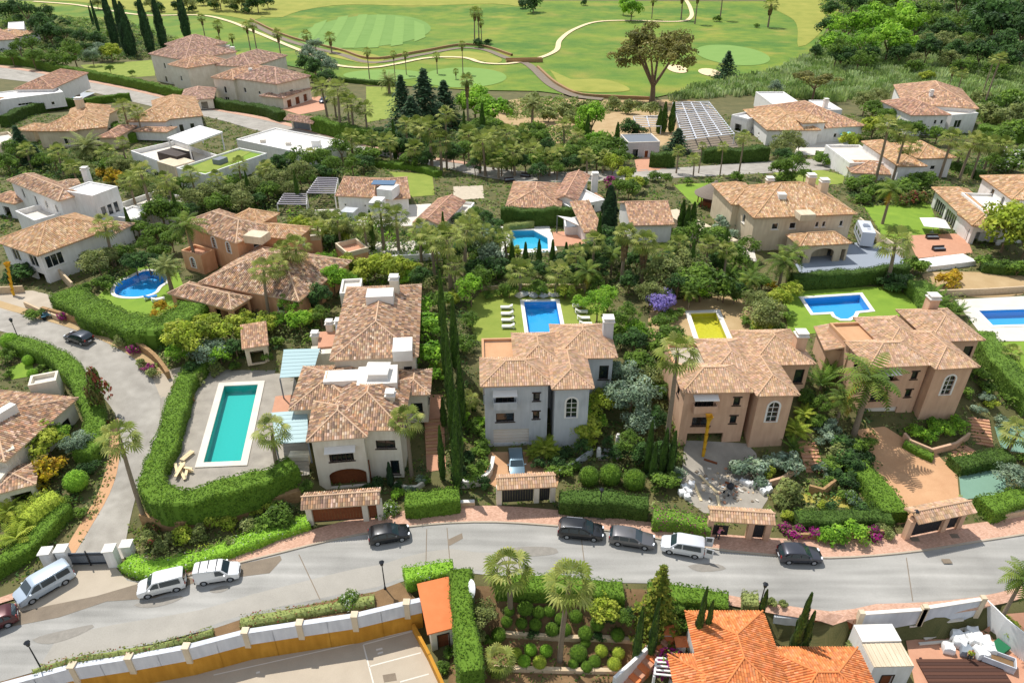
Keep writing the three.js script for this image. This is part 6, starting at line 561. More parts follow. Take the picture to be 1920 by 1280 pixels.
{ const h = mk('white villa with rose-brown hipped roofs near the reeds', 'the rose-roofed white villa', [129.35,-218.91], 2.4, { pal: 'rose', wall: MAT.white, tw: .44, tl: .62 }); h.wing({ f: [[111.42,-201.63], [122.73,-202.23]], c: [120.17,-219.13], y0: 2, y1: 8.4, p: .4, win: [['f', .5, .3, 2.4, 2.4, 'a'], ['f', .7, 3.8, .8, 1.2], ['f', .88, 3.8, .8, 1.2]] }); h.wing({ f: [[114.41,-213.25], [132.88,-206.74]], c: [135.87,-234.34], y0: 2, y1: 9, p: .38, pal: 'rust', win: [['r', .5, 3, 1, 2]] }); h.wing({ f: [[123.89,-203.2], [132.45,-205.6]], c: [139.39,-219.7], y0: 2, y1: 7.8, roof: 'flat', par: .4, deck: MAT.pale, win: [['f', .3, 2.4, 2.4, 2.2, 'b']] }); h.wing({ f: [[113.15,-219.81], [119.66,-215.89]], c: [122.53,-229.47], y0: 2, y1: 4.2, roof: 'flat', par: .6 }); const c = [122.86,-215.16]; h.chimney(c[0], c[1], 8, 12, .9, MAT.white); h.block('blue_slide', [119.74,-223.33], [120.88,-221.94], [122.58,-227.58], 4, 6.6, std({ color: 0x3f94d0 })); }
{ const h = mk('wide cream villa with pale orange roofs beside the bare pergola frame', 'the wide pale-orange-roofed villa', [87.07,-210.22], 2.4, { pal: 'straw', wall: MAT.white, tw: .42, tl: .6 }); h.wing({ f: [[68.46,-192.23], [83.07,-192.23]], c: [70.04,-214.84], y0: 2.2, y1: 6.8, p: .34, pal: 'straw', win: [['l', .4, 1.4, 2, .8], ['l', .7, 1.4, 1, .8]] }); h.wing({ f: [[77.84,-193.53], [97.36,-197.42]], c: [91.12,-222.45], y0: 2.2, y1: 6.62, p: .36, pal: 'rust', win: [['f', .22, .2, 1.6, 2.4, 'o'], ['f', .58, 1.6, .9, 1.1], ['f', .84, 1, 1.8, 1.2]] }); h.wing({ f: [[78.09,-193.07], [85.25,-194.18]], c: [82.63,-204.72], y0: 5, y1: 8.4, p: .36, win: [['f', .6, 1.2, .8, .8]] }); h.wing({ f: [[63.48,-208.86], [66.72,-204]], c: [78.04,-231.98], y0: 2.2, y1: 6.4, roof: 'flat', par: .5, deck: MAT.white, win: [['l', .4, 1, 4, 2, 'b'], ['f', .5, .6, 2.4, 2, 'o']] }); h.wing({ f: [[79.81,-221.44], [88.9,-221.44]], c: [87.27,-240.6], y0: 2.2, y1: 6.2, roof: 'flat', par: .4, deck: MAT.white }); h.wing({ f: [[91.92,-213.99], [97.42,-213.99]], c: [97.05,-226.33], y0: 2.2, y1: 6.9, roof: 'flat', par: .2, deck: MAT.coping }); const c = [93.51,-217.33]; h.chimney(c[0], c[1], 6, 9, 1.2, MAT.white); }
{ const h = new House('garden_hut', 'small grey flat-roofed hut beside the upper street', 'hut', [[33.22,-178.05][0], 2.6, [33.22,-178.05][1]], { wall: MAT.greywall }); h.wing({ f: [[29.62,-180.69], [37.95,-181.66]], c: [30.47,-188.73], y0: 2.4, y1: 6.6, roof: 'flat', par: .12, deck: MAT.greymetal, parm: MAT.pale, win: [['f', .25, .1, 1.4, 2.4, 'o'], ['f', .6, .1, .9, 2, 'd']] }); landmark('the grey hut', [34.19,-183.98][0], [34.19,-183.98][1]); }
slatRoof('concrete_pergola', 'large bare concrete pergola frame with pale beams over dry ground', [[45.24,-187.26], [60.41,-193.53], [62.42,-231.16], [50.67,-229.7]], 5.6, 18, MAT.lotwhite, { w: .4, cross: 4 }); struct('yard', drape([[44.38,-183.98],[61.19,-190.84],[66.16,-240.37],[52.63,-237.18]], [], .14, 4), MAT.patch);
slatRoof('concrete_pergola', 'smaller bare pergola frame left of the paired cypresses', [[35.52,-202.49], [42.35,-203.65], [44.12,-215.25], [36.09,-214.61]], 5, 6, MAT.lotwhite, { w: .35, cross: 2 }); landmark('the bare pergola frame', [56.22,-216.75][0], [56.22,-216.75][1]);
{ const c = [41.91,-141.13]; const y = H(...c); const g = thing('thatched_hut', 'round thatched bar hut beside the bright lawn', 'hut', [c[0], y, c[1]]); const lathe = new THREE.LatheGeometry([[4.0, 2.35], [4.1, 2.5], [3.2, 3.1], [2, 3.9], [.9, 4.6], [.35, 4.9], [.3, 5.2], [0, 5.25]].map(p => new THREE.Vector2(...p)), 20); mesh('thatch_roof', lathe, MAT.thatch, g).material.side = THREE.DoubleSide; for (let k = 0; k < 7; k++) mesh('post', cyl(.12, .1, 2.7, 3.2 * Math.cos(k * .9), -.1, 3.2 * Math.sin(k * .9), 8), MAT.wood, g); mesh('counter', cyl(2.2, 2.2, 1.05, 0, 0, 0, 18), MAT.wood, g); landmark('the thatched hut', c[0], c[1]); }
{ const h = mk('brown-roofed bungalow with white parapets in the lower left garden', 'the lower left bungalow', [-59.18,-69.94], 1.5, { pal: 'mottled', wall: MAT.cream, tw: .29, tl: .44 }); h.wing({ f: [[-55.89,-59.82], [-54.06,-71.81]], c: [-64.85,-76.29], y0: 1.2, y1: 5.4, p: .26, win: [['r', .4, 1.8, 1.2, 1.2, 'wk'], ['f', .8, 1.2, 1.4, 1.4, 'wk']] });  h.wing({ f: [[-60.83,-73.21], [-58,-74.39]], d: 2.4, y0: 2, y1: 5.8, roof: 'flat', par: .5, parm: MAT.cream }); h.block('roof_wall', [-59.7,-64.48], [-58.48,-67.55], [-59.25,-68.4], 5.5, 7.6, MAT.coping); h.block('terrace_wall', [-55.93,-58.4], [-56.32,-63.43], [-57.53,-64], .8, 4.2, MAT.cream); h.wing({ f: [[-56.27,-56.6], [-52.38,-58.43]], c: [-56.01,-61.58], y0: .2, y1: 3.4, p: .25, win: [['f', .6, .2, 2, 2, 'o']] }); h.wing({ f: [[-58.23,-59.75], [-55.88,-61.73]], c: [-57.16,-62.84], y0: .8, y1: 5, roof: 'flat', par: .7, deck: MAT.drive }); }
{ const h = new House('garden_shed', 'small tiled garden shed behind the blue canopy', 'shed', [[-36.04,-83.87][0], 4, [-36.04,-83.87][1]], { pal: 'rust', wall: MAT.beige, tw: .28, tl: .44 }); h.wing({ f: [[-36.73,-81.72], [-33.37,-82.82]], c: [-36.96,-86.58], y0: 3.4, y1: 6.4, roof: 'shed', p: .25, o: .3, win: [['f', .5, .2, 1.8, 2, 'o']] }); }
{ // street gateways of the front row
  gateway('mottled tiled gateway with brown timber gates below the large villa', [-22.25,-54.51], [-14.03,-55.37], 2.4, .25, 3.5, 'mottled', MAT.cream, { pillars: [.06, .78, .97], doors: [[.06, .78, MAT.wood, 16], [.78, .97, MAT.wood, 4]] });
  gateway('tan tiled gateway with dark gates in front of the grey villa', [-1.63,-57.69], [4.91,-58.2], 2.3, .25, 3.3, 'tan', MAT.cream, { pillars: [.04, .68, .96], doors: [[.04, .68, MAT.darkmetal, 12], [.68, .96, MAT.darkmetal, 5]] });
  gateway('tan tiled gateway with open gates before the rubble yard', [20.59,-53.11], [27.19,-52.51], 2.1, .25, 3.3, 'tan', MAT.salmon, { pillars: [.05, .68, .95], doors: [[.05, .4, MAT.darkmetal, 7, 1.2], [.68, .95, MAT.darkmetal, 5]] });
  gateway('tan tiled gateway with dark gates at the foot of the wide driveway', [41.88,-52.56], [48.79,-54.22], 2.2, .3, 3.4, 'tan', MAT.salmon, { pillars: [.04, .66, .95], doors: [[.04, .66, MAT.darkmetal, 12], [.66, .95, MAT.darkmetal, 5]] }); }
{ // south side: orange-roofed house, guard hut, white shed
  const h = mk('house with bright orange tiled hip roofs at the bottom edge', 'the bright orange-roofed house', [23.49,-39.79], -3.2, { pal: 'orange', wall: MAT.white, tw: .24, tl: .36 });
  h.wing({ f: [[16.27,-34.2], [23.57,-34.2]], c: [18.84,-43.78], y0: -3.4, y1: 1, p: .42, o: .4 }); h.wing({ f: [[22.79,-33.78], [31.33,-33.78]], c: [26.63,-40.51], y0: -3.4, y1: .2, p: .4, o: .4 }); h.wing({ f: [[14.02,-34.29], [20.41,-34.29]], c: [15.73,-39.88], y0: -3.4, y1: .1, p: .38, o: .4, win: [['l', .5, .8, 1.4, 1.4]] });
  const gh = new House('guard_hut', 'cream hut with a plain orange sloping roof by the car park', 'hut', [[-7.01,-44.19][0], -3.4, [-7.01,-44.19][1]], { wall: MAT.cream }); gh.wing({ f: [[-7.65,-42.64], [-5.32,-43.34]], d: 4.2, y0: -3.5, y1: -.3, roof: 'none', win: [['f', .48, .1, 1, 2.1, 'dk'], ['f', .86, 1.6, .4, .3, 'wn']] }); { const { Q, W, D } = gh.last; const P = (a, b, y) => { const q = Q(a, b); return [q[0], y, q[1]]; }; const s = new Soup(); const o = .35, a = P(-o, -o, -.25), b = P(W + o, -o, -.25), c = P(W + o, D + o, 1.1), d = P(-o, D + o, 1.1), dn = v => [v[0], v[1] - .14, v[2]]; s.quad(a, b, c, d); s.quad(dn(d), dn(c), dn(b), dn(a)); s.quad(a, dn(a), dn(b), b); s.quad(b, dn(b), dn(c), c); s.quad(c, dn(c), dn(d), d); s.quad(d, dn(d), dn(a), a); gh.add('roof', s.build(), MAT.orangerender); gh.add('gable_wall', [box(W - .02, 1.1, .3, Q(W / 2, D - .15)[0], -.36, Q(W / 2, D - .15)[1], Math.atan2(-gh.last.uz, gh.last.ux))], MAT.cream); }
  landmark('the guard hut', [-7.04,-44.49][0], [-7.04,-44.49][1]);
  const sh = new House('white_shed', 'white shed with ribbed beige roof beside the building yard', 'shed', [[35.22,-40.09][0], -3.2, [35.22,-40.09][1]], { wall: MAT.white }); sh.wing({ f: [[32,-38.59], [35.62,-38.69]], c: [32.94,-42.79], y0: -3.4, y1: .1, roof: 'none', win: [['f', .45, .1, 1, 2.2, 'dk']] }); { const { Q, W, D } = sh.last; const ry = Math.atan2(-sh.last.uz, sh.last.ux); const n = 16; for (let k = 0; k < n; k++) { const q = Q((k + .5) * W / n, D * .28); sh.add('roof_sheet', box(W / n - .02, .1, D * .56, q[0], .102 + (k % 2) * .02, q[1], ry), MAT.beige); } sh.add('roof_slab', box(W, .3, D * .43, Q(W / 2, D * .79)[0], .102, Q(W / 2, D * .79)[1], ry), MAT.coping); }
  landmark('the white shed', [35.48,-41.74][0], [35.48,-41.74][1]); landmark('the building yard', [41.68,-41.18][0], [41.68,-41.18][1]); }
landmark('the golf green', [-78.58,-418.44][0], [-78.58,-418.44][1]); landmark('the cart path bend', [24.14,-382.84][0], [24.14,-382.84][1]); landmark('the stream bridge', [5.85,-329.27][0], [5.85,-329.27][1]); landmark('the sand bunkers', [74.68,-307.37][0], [74.68,-307.37][1]); landmark('the car park', [-11.1,-41.87][0], [-11.1,-41.87][1]); landmark('the upper street hedge', [-169.48,-291.05][0], [-169.48,-291.05][1]);

// ---------- plants: position on the ground in metres, scale ----------
R = mulberry(77);
many('fan', [[-39.76,-55.55,1.06,1.72], [-26.76,-61.54,1.03,0.87], [-11.85,-63.3,1.03,1.42], [18.72,-67.02,1.33,2.23], [1.28,-100.79,1.31,0.65], [6.99,-100.79,1.11,0.59], [-9.97,-103.04,1.47,1.24], [-7.85,-106.96,1.35,1.2], [-8.85,-99.33,0.97,0.94], [61.3,-104,1.45,1.08], [81.5,-154.57,1.42,2.03], [85.34,-154.57,1.26,1.86], [89.68,-159.07,1.31,1.25], [98.52,-159.07,1.41,1.53], [103.19,-159.07,1.31,1.34], [105.89,-159.07,1.14,1.16], [113.53,-167.12,1.37,1.04], [116.74,-167.12,1.38,0.81], [106.48,-167.12,1.08,0.71], [-55.42,-216.75,1.64,1.45], [-48.35,-201.95,1.67,1.82], [-44.06,-199.2,1.66,1.59], [-40.14,-198.12,1.38,1.4], [-48.37,-213.6,1.32], [-54.73,-224.65,1.39,0.88], [-19.24,-167.12,1.71,1.68], [-16.83,-165.97,1.6,1.23], [-15.75,-168.28,1.18,2.04], [-6.23,-161.59,1.44,1.17], [-1.28,-167.12,1.48,1.49], [0.62,-161.59,1.45,0.79], [-4.08,-178.76,1.28,0.53], [5.13,-167.12,1.5,0.71], [8.72,-161.59,1.28,0.69], [14.14,-191.34,1.21,0.82], [48.57,-161.59,0.7,0.98], [52.93,-161.59,0.86,1.32], [42.34,-161.59,0.76,0.59], [38.92,-164.28,0.88,0.89], [44.23,-164.28,0.59,1.09], [-23.16,-118.3,1.25,1.16], [-20.4,-117.83,1.24,1.08], [-36.64,-93.4,1.11], [-33.42,-100.79,1.18,1.19], [-35.29,-95.83,0.94,1.13], [-34.99,-99.33,0.89,1.15], [-68.66,-111.54,1.19,1.12], [-71.35,-133.36,1.42,1.44], [-75.85,-136.26,1.15,1.13], [-96.21,-167.12,1.32,0.71], [-98.7,-178.76,0.95,0.64], [-102.8,-198.12,1.17], [-107.2,-200.29,1.39,1.44], [148.86,-229.59,1.17,2.37], [157.25,-245.31,0.99,2.51], [153.65,-253.65,1.03,1.51], [-0.16,-45.46,1.19,1.04], [4.54,-41.59,1.18,1.58], [-40.57,-178.76,1.46,0.81], [-29.76,-173.01,1.36,0.83], [-35.4,-178.76,1.27,0.89], [-23.23,-168.28,1.32,0.87], [-23.14,-178.76,1.39,1.26], [-27.21,-183.98,1.3,1.18], [-10.89,-178.76,1.46,1.1], [-7.58,-164.28,1.35,0.8], [-4.52,-168.28,1.38,1.13], [2.09,-183.98,1.3,0.97], [6.85,-161.59,1.28,0.75], [11.55,-167.12,1.2,0.71], [17.44,-161.59,1.04,0.79], [21.48,-164.28,1.06,0.6], [3.4,-178.76,1.4,0.81], [16.34,-178.76,1.14,0.95], [-3.07,-159.07,1.32,0.83], [-30.79,-117.83,1.11,0.96], [-34.1,-115.52,0.97,0.87], [-25.58,-115.52,0.97,0.87], [-15.86,-113.28,1.08,0.93], [-12.94,-106.96,1.15,1.12], [-7.58,-115.52,1.09,1.02], [-5.05,-111.11,1.06,1.07], [-0.92,-111.11,0.98,0.77], [13.38,-106.96,1.03,0.98], [10.55,-104.97,0.9,0.75], [23.84,-103.04,1,1.03], [27.21,-106.96,0.91,1.05], [32.12,-106.96,0.95,0.98], [34.74,-104.97,0.9], [-68.07,-136.26,1.1,0.96], [-66.07,-142.39,1.04,0.9], [-59.93,-140.82,1.03,0.8], [-58.69,-148.99,1.08,0.83], [-52.88,-148.99,1.08,0.83], [-46.08,-161.59,1.04,0.79], [-94.14,-148.99,1.08,0.92], [-104.6,-161.59,1.16,0.79], [-115.4,-167.12,1.08,0.71]]);
many('redb', [[-51.79,-72.48,1.28,3.8], [-52.08,-69.79,0.66], [-50.15,-70.24,0.46], [-73.58,-93.95,0.56], [-41.78,-74.71,0.69], [-38.67,-54.84,0.88], [-37.51,-52.72,0.78], [-14.28,-58.03,0.5], [83.99,-140.98,1.7], [80.75,-141.06,1.53], [86.56,-142.59,1.29]]);
many('lball', [[-49.34,-60.27,1.35], [-70.4,-84.94,1.31], [-66.15,-81.47,0.78], [-64.19,-78.83,0.7], [-31.32,-100.48,1.07], [0.4,-42.03,0.59], [1.77,-42.34,0.64], [3.24,-42.24,0.64], [1.15,-41.18,0.63], [2.59,-41.04,0.68], [8.47,-42.1,0.64], [10.06,-41.88,0.64], [9.55,-40.87,0.68]]);
many('ybush', [[-53.16,-61.61,1.76], [41.67,-102.33,0.99], [70.33,-103.22,1.59], [72.6,-104.86,1.21], [-53.7,-95.22,0.94], [-50.02,-92.28,1.22], [-53.56,-92.92,0.8], [-86.53,-153.49,1.82], [-90.23,-156.1,1.67], [-94.34,-159.29,1.41]]);
many('lime', [[-55,-65.11,0.78], [-44.55,-83.38,0.97], [-40.24,-86.58,0.83], [-44.38,-89.31,0.57], [-9.91,-78.6,0.35], [-11.17,-76.42,0.27], [-9.41,-96.38,0.43], [8.88,-69.61,0.77], [11.34,-72.81,0.58], [11.63,-76.8,0.41,0.61], [40.44,-95.28,0.59], [35.83,-87.83,0.49], [43.83,-99.22,0.54], [87.75,-117,1.51], [89.19,-113.57,1.08], [89.26,-187.34,0.83], [100.16,-198.38,1.08], [23.6,-162.78,0.8], [25.67,-155.21,0.63], [26.49,-148.85,0.68], [-35.13,-121.54,0.72], [-39.9,-124.77,0.65], [-31.04,-120.31,0.57], [-22.59,-105.31,0.89], [-19.42,-104.34,0.89], [-24.24,-104.24,0.64], [-27.77,-108.78,0.58], [-16.84,-107.14,0.52], [-35.54,-89.41,0.57], [-37.33,-88.67,0.45], [-29.55,-91.59,0.46], [-39.3,-91.16,0.39], [-176.0,-331.06,1.3], [157.88,-282.61,0.89], [8.66,-44.65,0.49], [8.35,-99,0.44], [0,-113.85,0.49]]);
many('bright', [[-56.99,-65.55,0.37], [-54.36,-66.86,0.47], [-45.83,-81.91,0.53], [-40.29,-82.48,0.54], [-11.99,-86.5,0.83], [-11.03,-80.16,0.65], [-13.57,-93.63,0.59], [-10.17,-77.55,0.41], [-6.35,-96.56,0.79], [8.38,-71.67,0.59], [10.65,-70.43,0.49], [7.27,-69.27,0.43], [12.49,-91.36,0.8], [14.49,-94.82,0.66], [10.58,-95.69,0.41], [17.35,-86.69,0.55], [28.01,-97.9,0.73], [32.4,-98.72,0.61], [-11.24,-220.52,1.75], [-5.44,-212.09,1.6], [-14.44,-218.94,1.18], [21.85,-196.93,1.59], [22.28,-185.78,1.02], [19.94,-198.54,0.87], [-28.07,-100.23,0.79], [-26.11,-100.51,0.62], [-31.35,-108.78,0.58], [-17.28,-103.6,0.46], [-32.92,-93.03,0.7], [-34.15,-89.81,0.5], [-30.95,-89.55,0.57], [69.83,-453.48,2.01], [67.97,-473.44,1.43], [151.06,-345.98,3.17], [159.72,-338.93,3.45], [179.78,-355.99,3.26], [145.67,-315.03,2.6], [159.74,-321.71,2.65], [142.73,-334.59,2.06], [175.37,-338.27,1.74], [11.87,-174.23,0.85], [-2.73,-180.95,0.8]]);
many('grey', [[-51.44,-65.26,0.51], [-41.48,-82.13,0.66], [14.93,-72.14,0.98], [15.7,-69.25,0.67], [14.45,-76.06,0.61], [-5.11,-114.91,0.96], [-3.58,-109.04,0.74], [57.09,-61.14,0.59], [-181.6,-333.15,1.24], [-179.5,-321.53,1], [-83.81,-309.51,1.29], [-76.36,-299.22,1.37], [-70.3,-288.29,1.09], [-90.56,-349.34,1.08], [92.74,-259.14,0.83], [87.98,-246.97,0.79]]);
many('bush', [[-69.42,-81.99,1.12], [-69.12,-83.89,0.8], [-62.06,-78.84,0.77], [-63.78,-80.03,0.67], [-67.56,-79.01,0.6], [-49.73,-58.06,0.68], [-47.33,-56.69,0.67], [-51.6,-58.8,0.69], [-56.62,-60.96,0.84], [-71.5,-92.56,1.04], [-70.72,-93.83,0.74], [-33.37,-86.19,0.88], [-34.06,-82.98,0.74], [-38.37,-82.13,0.74], [-25.4,-55.87,1.6], [-27.16,-54.73,1.1], [-23.84,-54.98,0.8], [-23.3,-59.88,0.79], [-9.96,-62.35,0.53], [-4.71,-70.86,1.03], [-3.59,-67.36,1.25], [-3.77,-63.54,1.21], [-4.64,-61.95,0.95], [-3.34,-69.91,0.77], [6.28,-63.4,0.87], [4.72,-63.44,0.82], [7.33,-64.85,0.83], [17.02,-61.16,1.32], [18.66,-61.86,1.05], [18.84,-65.27,1.23], [23.42,-92.28,1.22], [25.3,-93.55,0.93], [40.88,-92.28,1.22], [38.31,-89.15,1.19], [34.65,-91.14,0.91], [35.22,-87.81,1.06], [37.91,-64.25,1.22], [41.98,-66.69,1.09], [43.65,-67.6,0.9], [36.72,-61.64,0.81], [37.93,-59.34,0.93], [37.73,-72.71,1.14], [38.03,-70.02,1.02], [37.43,-73.98,0.94], [58.9,-75.33,0.96], [61.9,-78.18,1.09], [64.86,-79.14,1.21], [65.32,-76.9,1.08], [62.21,-76.35,0.97], [65.21,-75.05,1.07], [61.89,-65.9,0.74], [67.45,-108.02,1.72], [69.17,-108.62,1.38], [80.86,-110.33,1.61], [82.65,-108.62,1.38], [84.53,-107.37,1.51], [65.27,-98.16,1.28], [64.18,-92.1,1.34], [76.27,-143.78,2.16], [78,-151.58,1.8], [74.34,-149.81,1.79], [73.41,-142,1.54], [82.26,-147.05,2.2], [83.77,-145.4,2.18], [88.48,-150.45,2.24], [79.59,-171.32,2.01], [76.79,-172.5,2.02], [29.06,-153.26,1.19], [32.66,-156.95,1.4], [50.8,-156.95,1.4], [39.27,-153.77,1.01], [44.1,-154.02,0.92], [-66.12,-102.5,1.45], [-68.04,-101.07,1.18], [-107.9,-197.66,1.37], [-135.4,-295.48,1.3], [121.08,-456.26,2.18], [138.12,-433.56,1.62], [150.24,-227.87,3.21], [159.46,-234.93,3.96], [138.56,-196.72,3.38], [131.53,-190.69,2.75], [127.24,-190.69,2.75], [16.33,-44.08,0.79], [19.46,-43.26,0.78], [17.4,-44.61,0.71], [18.67,-42.66,0.58], [-2.3,-43.25,0.59], [-6.07,-42.09,0.58], [-5.35,-42.7,0.47], [-6.46,-40.71,0.57], [2.12,-100.69,0.85], [5.08,-100.35,0.72], [8.43,-99.78,0.84], [12.23,-99.78,0.84], [-1.69,-99.93,0.97], [-3.78,-99.42,0.84], [15.28,-87.65,1.18], [18.87,-86.18,1.16], [19.41,-82.66,1.13], [22.79,-84.9,1.03], [14.12,-87.32,0.88]]);
many('cycad', [[-51.8,-52.59,1.31], [-52.71,-56.96,0.97], [-55.13,-56.6,0.97], [4.04,-67.5,1.12], [2.6,-66.93,0.72], [5.2,-66.91,0.72], [34.9,-68.7,1.09], [36.56,-71.05,0.85]]);
many('dbush', [[-48.95,-62.85,0.95], [-50.15,-62.64,0.71], [-49.13,-65.12,0.63], [-81.01,-105.44,2.02], [-82.04,-104.63,1.34], [-15.73,-61.59,0.85], [-16.53,-60.84,0.71], [-13.16,-64,0.73], [-13.24,-61.37,0.62], [-5.14,-65.66,0.99], [-5.78,-63.4,0.87], [-3.39,-61.59,0.85], [5.41,-64.7,0.98], [3.19,-64.8,0.88], [6.49,-66.71,0.9], [40.03,-64.95,1.37], [40.35,-63.29,1.44], [40.16,-67.22,1.25], [42.49,-65.31,0.98], [38.03,-62.75,1.06], [38.8,-61.51,0.95], [35.37,-57.35,0.82], [38.69,-56.87,0.9], [40.63,-57.28,0.91], [61.61,-102.22,1.84], [60.24,-102.72,1.32], [63.68,-102.72,1.32], [-15.79,-363.16,2.55], [-11.79,-374.16,1.81], [13.16,-481.48,5.06], [6.78,-496.7,3.13], [46.74,-507.63,2.13], [2.05,-43.61,0.59], [8.15,-43.2,0.59], [9.24,-44.48,0.67], [-220.0,-487.29,3.33], [-213.1,-495.29,3.12], [-199.3,-485.29,2.56], [-188.3,-492.58,3.88], [-172.2,-484.22,3.06], [-240.7,-503.73,2.65], [-181.9,-503.85,3.96], [-201.0,-509.14,4], [-162.9,-475.43,2.51], [-250.9,-499.48,2.1]]);
many('mag', [[-66.91,-92.51,0.86], [-52.77,-83.89,0.8], [-49.29,-79.91,0.77], [-55.1,-86.02,0.58], [30.43,-54.15,0.88], [32.31,-53.81,0.83], [29.51,-54.71,0.66], [38.57,-53.84,0.79], [37.95,-54.33,0.66], [20.72,-55.09,0.66], [21.95,-151.54,1.53]]);
many('obush', [[-58.41,-88.14,1.01], [-55.27,-85.45,1.04], [-60.73,-89.7,0.9], [-48.18,-78.9,0.82], [-50.63,-80.85,0.73], [-40.87,-81.04,1.12], [-43.34,-76.97,0.81], [-42.17,-78.62,0.99], [-33.36,-53.68,0.96], [-28.01,-54.72,1.1], [-35.98,-53.08,0.78], [-38.13,-52.95,0.95], [-36.65,-52,0.77], [-29.58,-52.4,0.73], [30.93,-59.45,1.57], [29.83,-58.51,0.92], [39.05,-65.77,1.23], [32.83,-56.87,0.9], [39.64,-54.98,0.8], [40.01,-53.88,0.74], [140.12,-213.68,3.63], [141.37,-207.76,3.55], [149.41,-215.72,3.06], [16.12,-219.15,3.1], [21.29,-223.17,3.15], [11.19,-217.03,2.71], [17.22,-211.64,2.41], [7.06,-242,2.72], [-1.69,-231.34,2.61], [37.28,-231.34,2.61], [43.17,-226.23,2.55], [33.09,-238.21,2.41], [153.2,-238.55,3.35], [33.16,-43.14,0.98], [32.1,-42.01,0.77], [32.98,-41.61,0.69], [25.08,-45.14,0.59], [26.09,-45.03,0.47]]);
many('dark', [[-38.3,-83.32,0.54], [-43.21,-79.98,0.36], [8.38,-66.58,0.47], [11.74,-67.68,0.38], [17.75,-69.6,0.58], [17.76,-65.17,0.56], [15.27,-65.37,0.52], [12.82,-65.84,0.41], [16.66,-82.31,0.68], [15.11,-83.78,0.43], [17.27,-111.35,0.8], [14.8,-105.26,0.77], [12.59,-109.65,0.74], [17.29,-119.15,0.71], [10.54,-106.19,0.65], [4.38,-105.77,0.57], [8.91,-108.19,0.66], [-2.62,-105.63,0.72], [25.33,-97.09,0.84], [29.36,-112.38,0.67], [32.95,-97.9,0.73], [26.22,-110.25,0.66], [66.75,-172.53,0.77], [-33.34,-185.66,1.23], [-28.81,-178.01,1.18], [-36.35,-186.33,0.9], [-25.77,-179.84,0.88], [-21.19,-175.31,0.97], [0,-163.8,0.92], [-14.14,-169.47,0.95], [3.12,-163.8,0.92], [9.98,-163.8,0.92], [-8.63,-161.25,0.73], [32.31,-197.41,0.95], [35.24,-197.01,0.78], [-28.92,-94.64,0.71], [-31.59,-102.35,0.63], [-25.46,-96.96,0.48], [-14.51,-102.35,0.63], [-61.03,-108.19,0.66], [-59.34,-109.17,0.53], [-63.26,-108.19,0.66], [-52.34,-139.22,0.64], [-53.9,-160.21,0.79], [-43,-155.58,0.77], [-35.3,-165.52,0.82], [-53.32,-166.69,0.75], [-111.0,-198.7,0.65], [-221.6,-366.37,1.87], [-210.6,-359.84,1.84], [-201.3,-356.42,1.83], [-193.7,-355.23,1.46], [-233.2,-380.96,2.33], [-256.3,-409.33,2.49], [-233.8,-397.65,1.78], [-284.3,-441.21,2.22], [-258.2,-432.15,2.18], [-188.5,-335.22,1.39], [-75.64,-286.48,1.2], [-83.1,-299.71,1.07], [-70.04,-279.39,1.06], [-156.6,-479.16,1.92], [-154.7,-494.06,1.48], [-160.1,-478.74,1.44], [215.06,-342.24,4.17], [221.38,-331.55,3.39], [245.37,-403.55,4.05], [271.51,-423.53,3.82], [249.27,-434.36,3.05], [207.1,-320.73,2.32], [162.47,-391.43,1.99], [202.61,-464.21,2.33], [188.08,-458.02,1.84], [11.26,-44.61,0.3], [-7.74,-188.19,1.04], [0,-178.13,0.99], [8.7,-177.09,0.87], [14.38,-163.9,0.74], [22.22,-166.69,0.75], [-28.87,-188.19,1.04], [-18.31,-179.84,0.88], [6.04,-157.38,0.71], [-20.31,-166.69,0.75], [20.82,-107.61,0.73], [18.53,-100.51,0.62], [25.84,-103.7,0.71], [34.3,-108.19,0.66], [35.24,-98.33,0.54], [-63.44,-132.51,0.56], [-74.96,-146.19,0.6], [-32.59,-118.4,0.51], [-8.21,-111.76,0.75], [-6.15,-106.19,0.65], [-10.22,-128.41,0.54], [-5.09,-127.88,0.6], [-3.51,-125.27,0.59], [133.5,-305.1,1.9], [145.51,-307.73,1.79], [160.87,-312.27,1.62], [171.69,-312.46,1.94], [181.68,-310.17,1.8], [191.54,-308.42,1.92], [193.6,-293.9,2.02], [209.75,-309.6,1.93], [207.36,-368.73,2.26], [197.88,-375.69,2.3], [219.04,-361.98,2.22], [196.87,-408.75,2.48], [216.34,-426.41,2.58], [195.76,-277.1,1.74], [130.36,-324.06,1.01]]);
many('lbush', [[-32.35,-55.9,1.29], [-34.57,-53.29,1.17], [-30.5,-55.29,1.02], [-28.18,-57.11,0.77], [-26.79,-57.74,0.82], [11.42,-75.41,1.06], [12.05,-78.71,0.98], [9.18,-68.08,1.26], [30.11,-63.31,0.87], [32.14,-56.55,0.81], [30.41,-56.59,0.76], [34.71,-57.88,0.68], [62.07,-74.26,0.8], [-51.76,-92.56,1.04], [-1.48,-40.17,0.57], [47.76,-43.49,0.86], [48.36,-42.81,0.78], [47.36,-43.98,0.67]]);
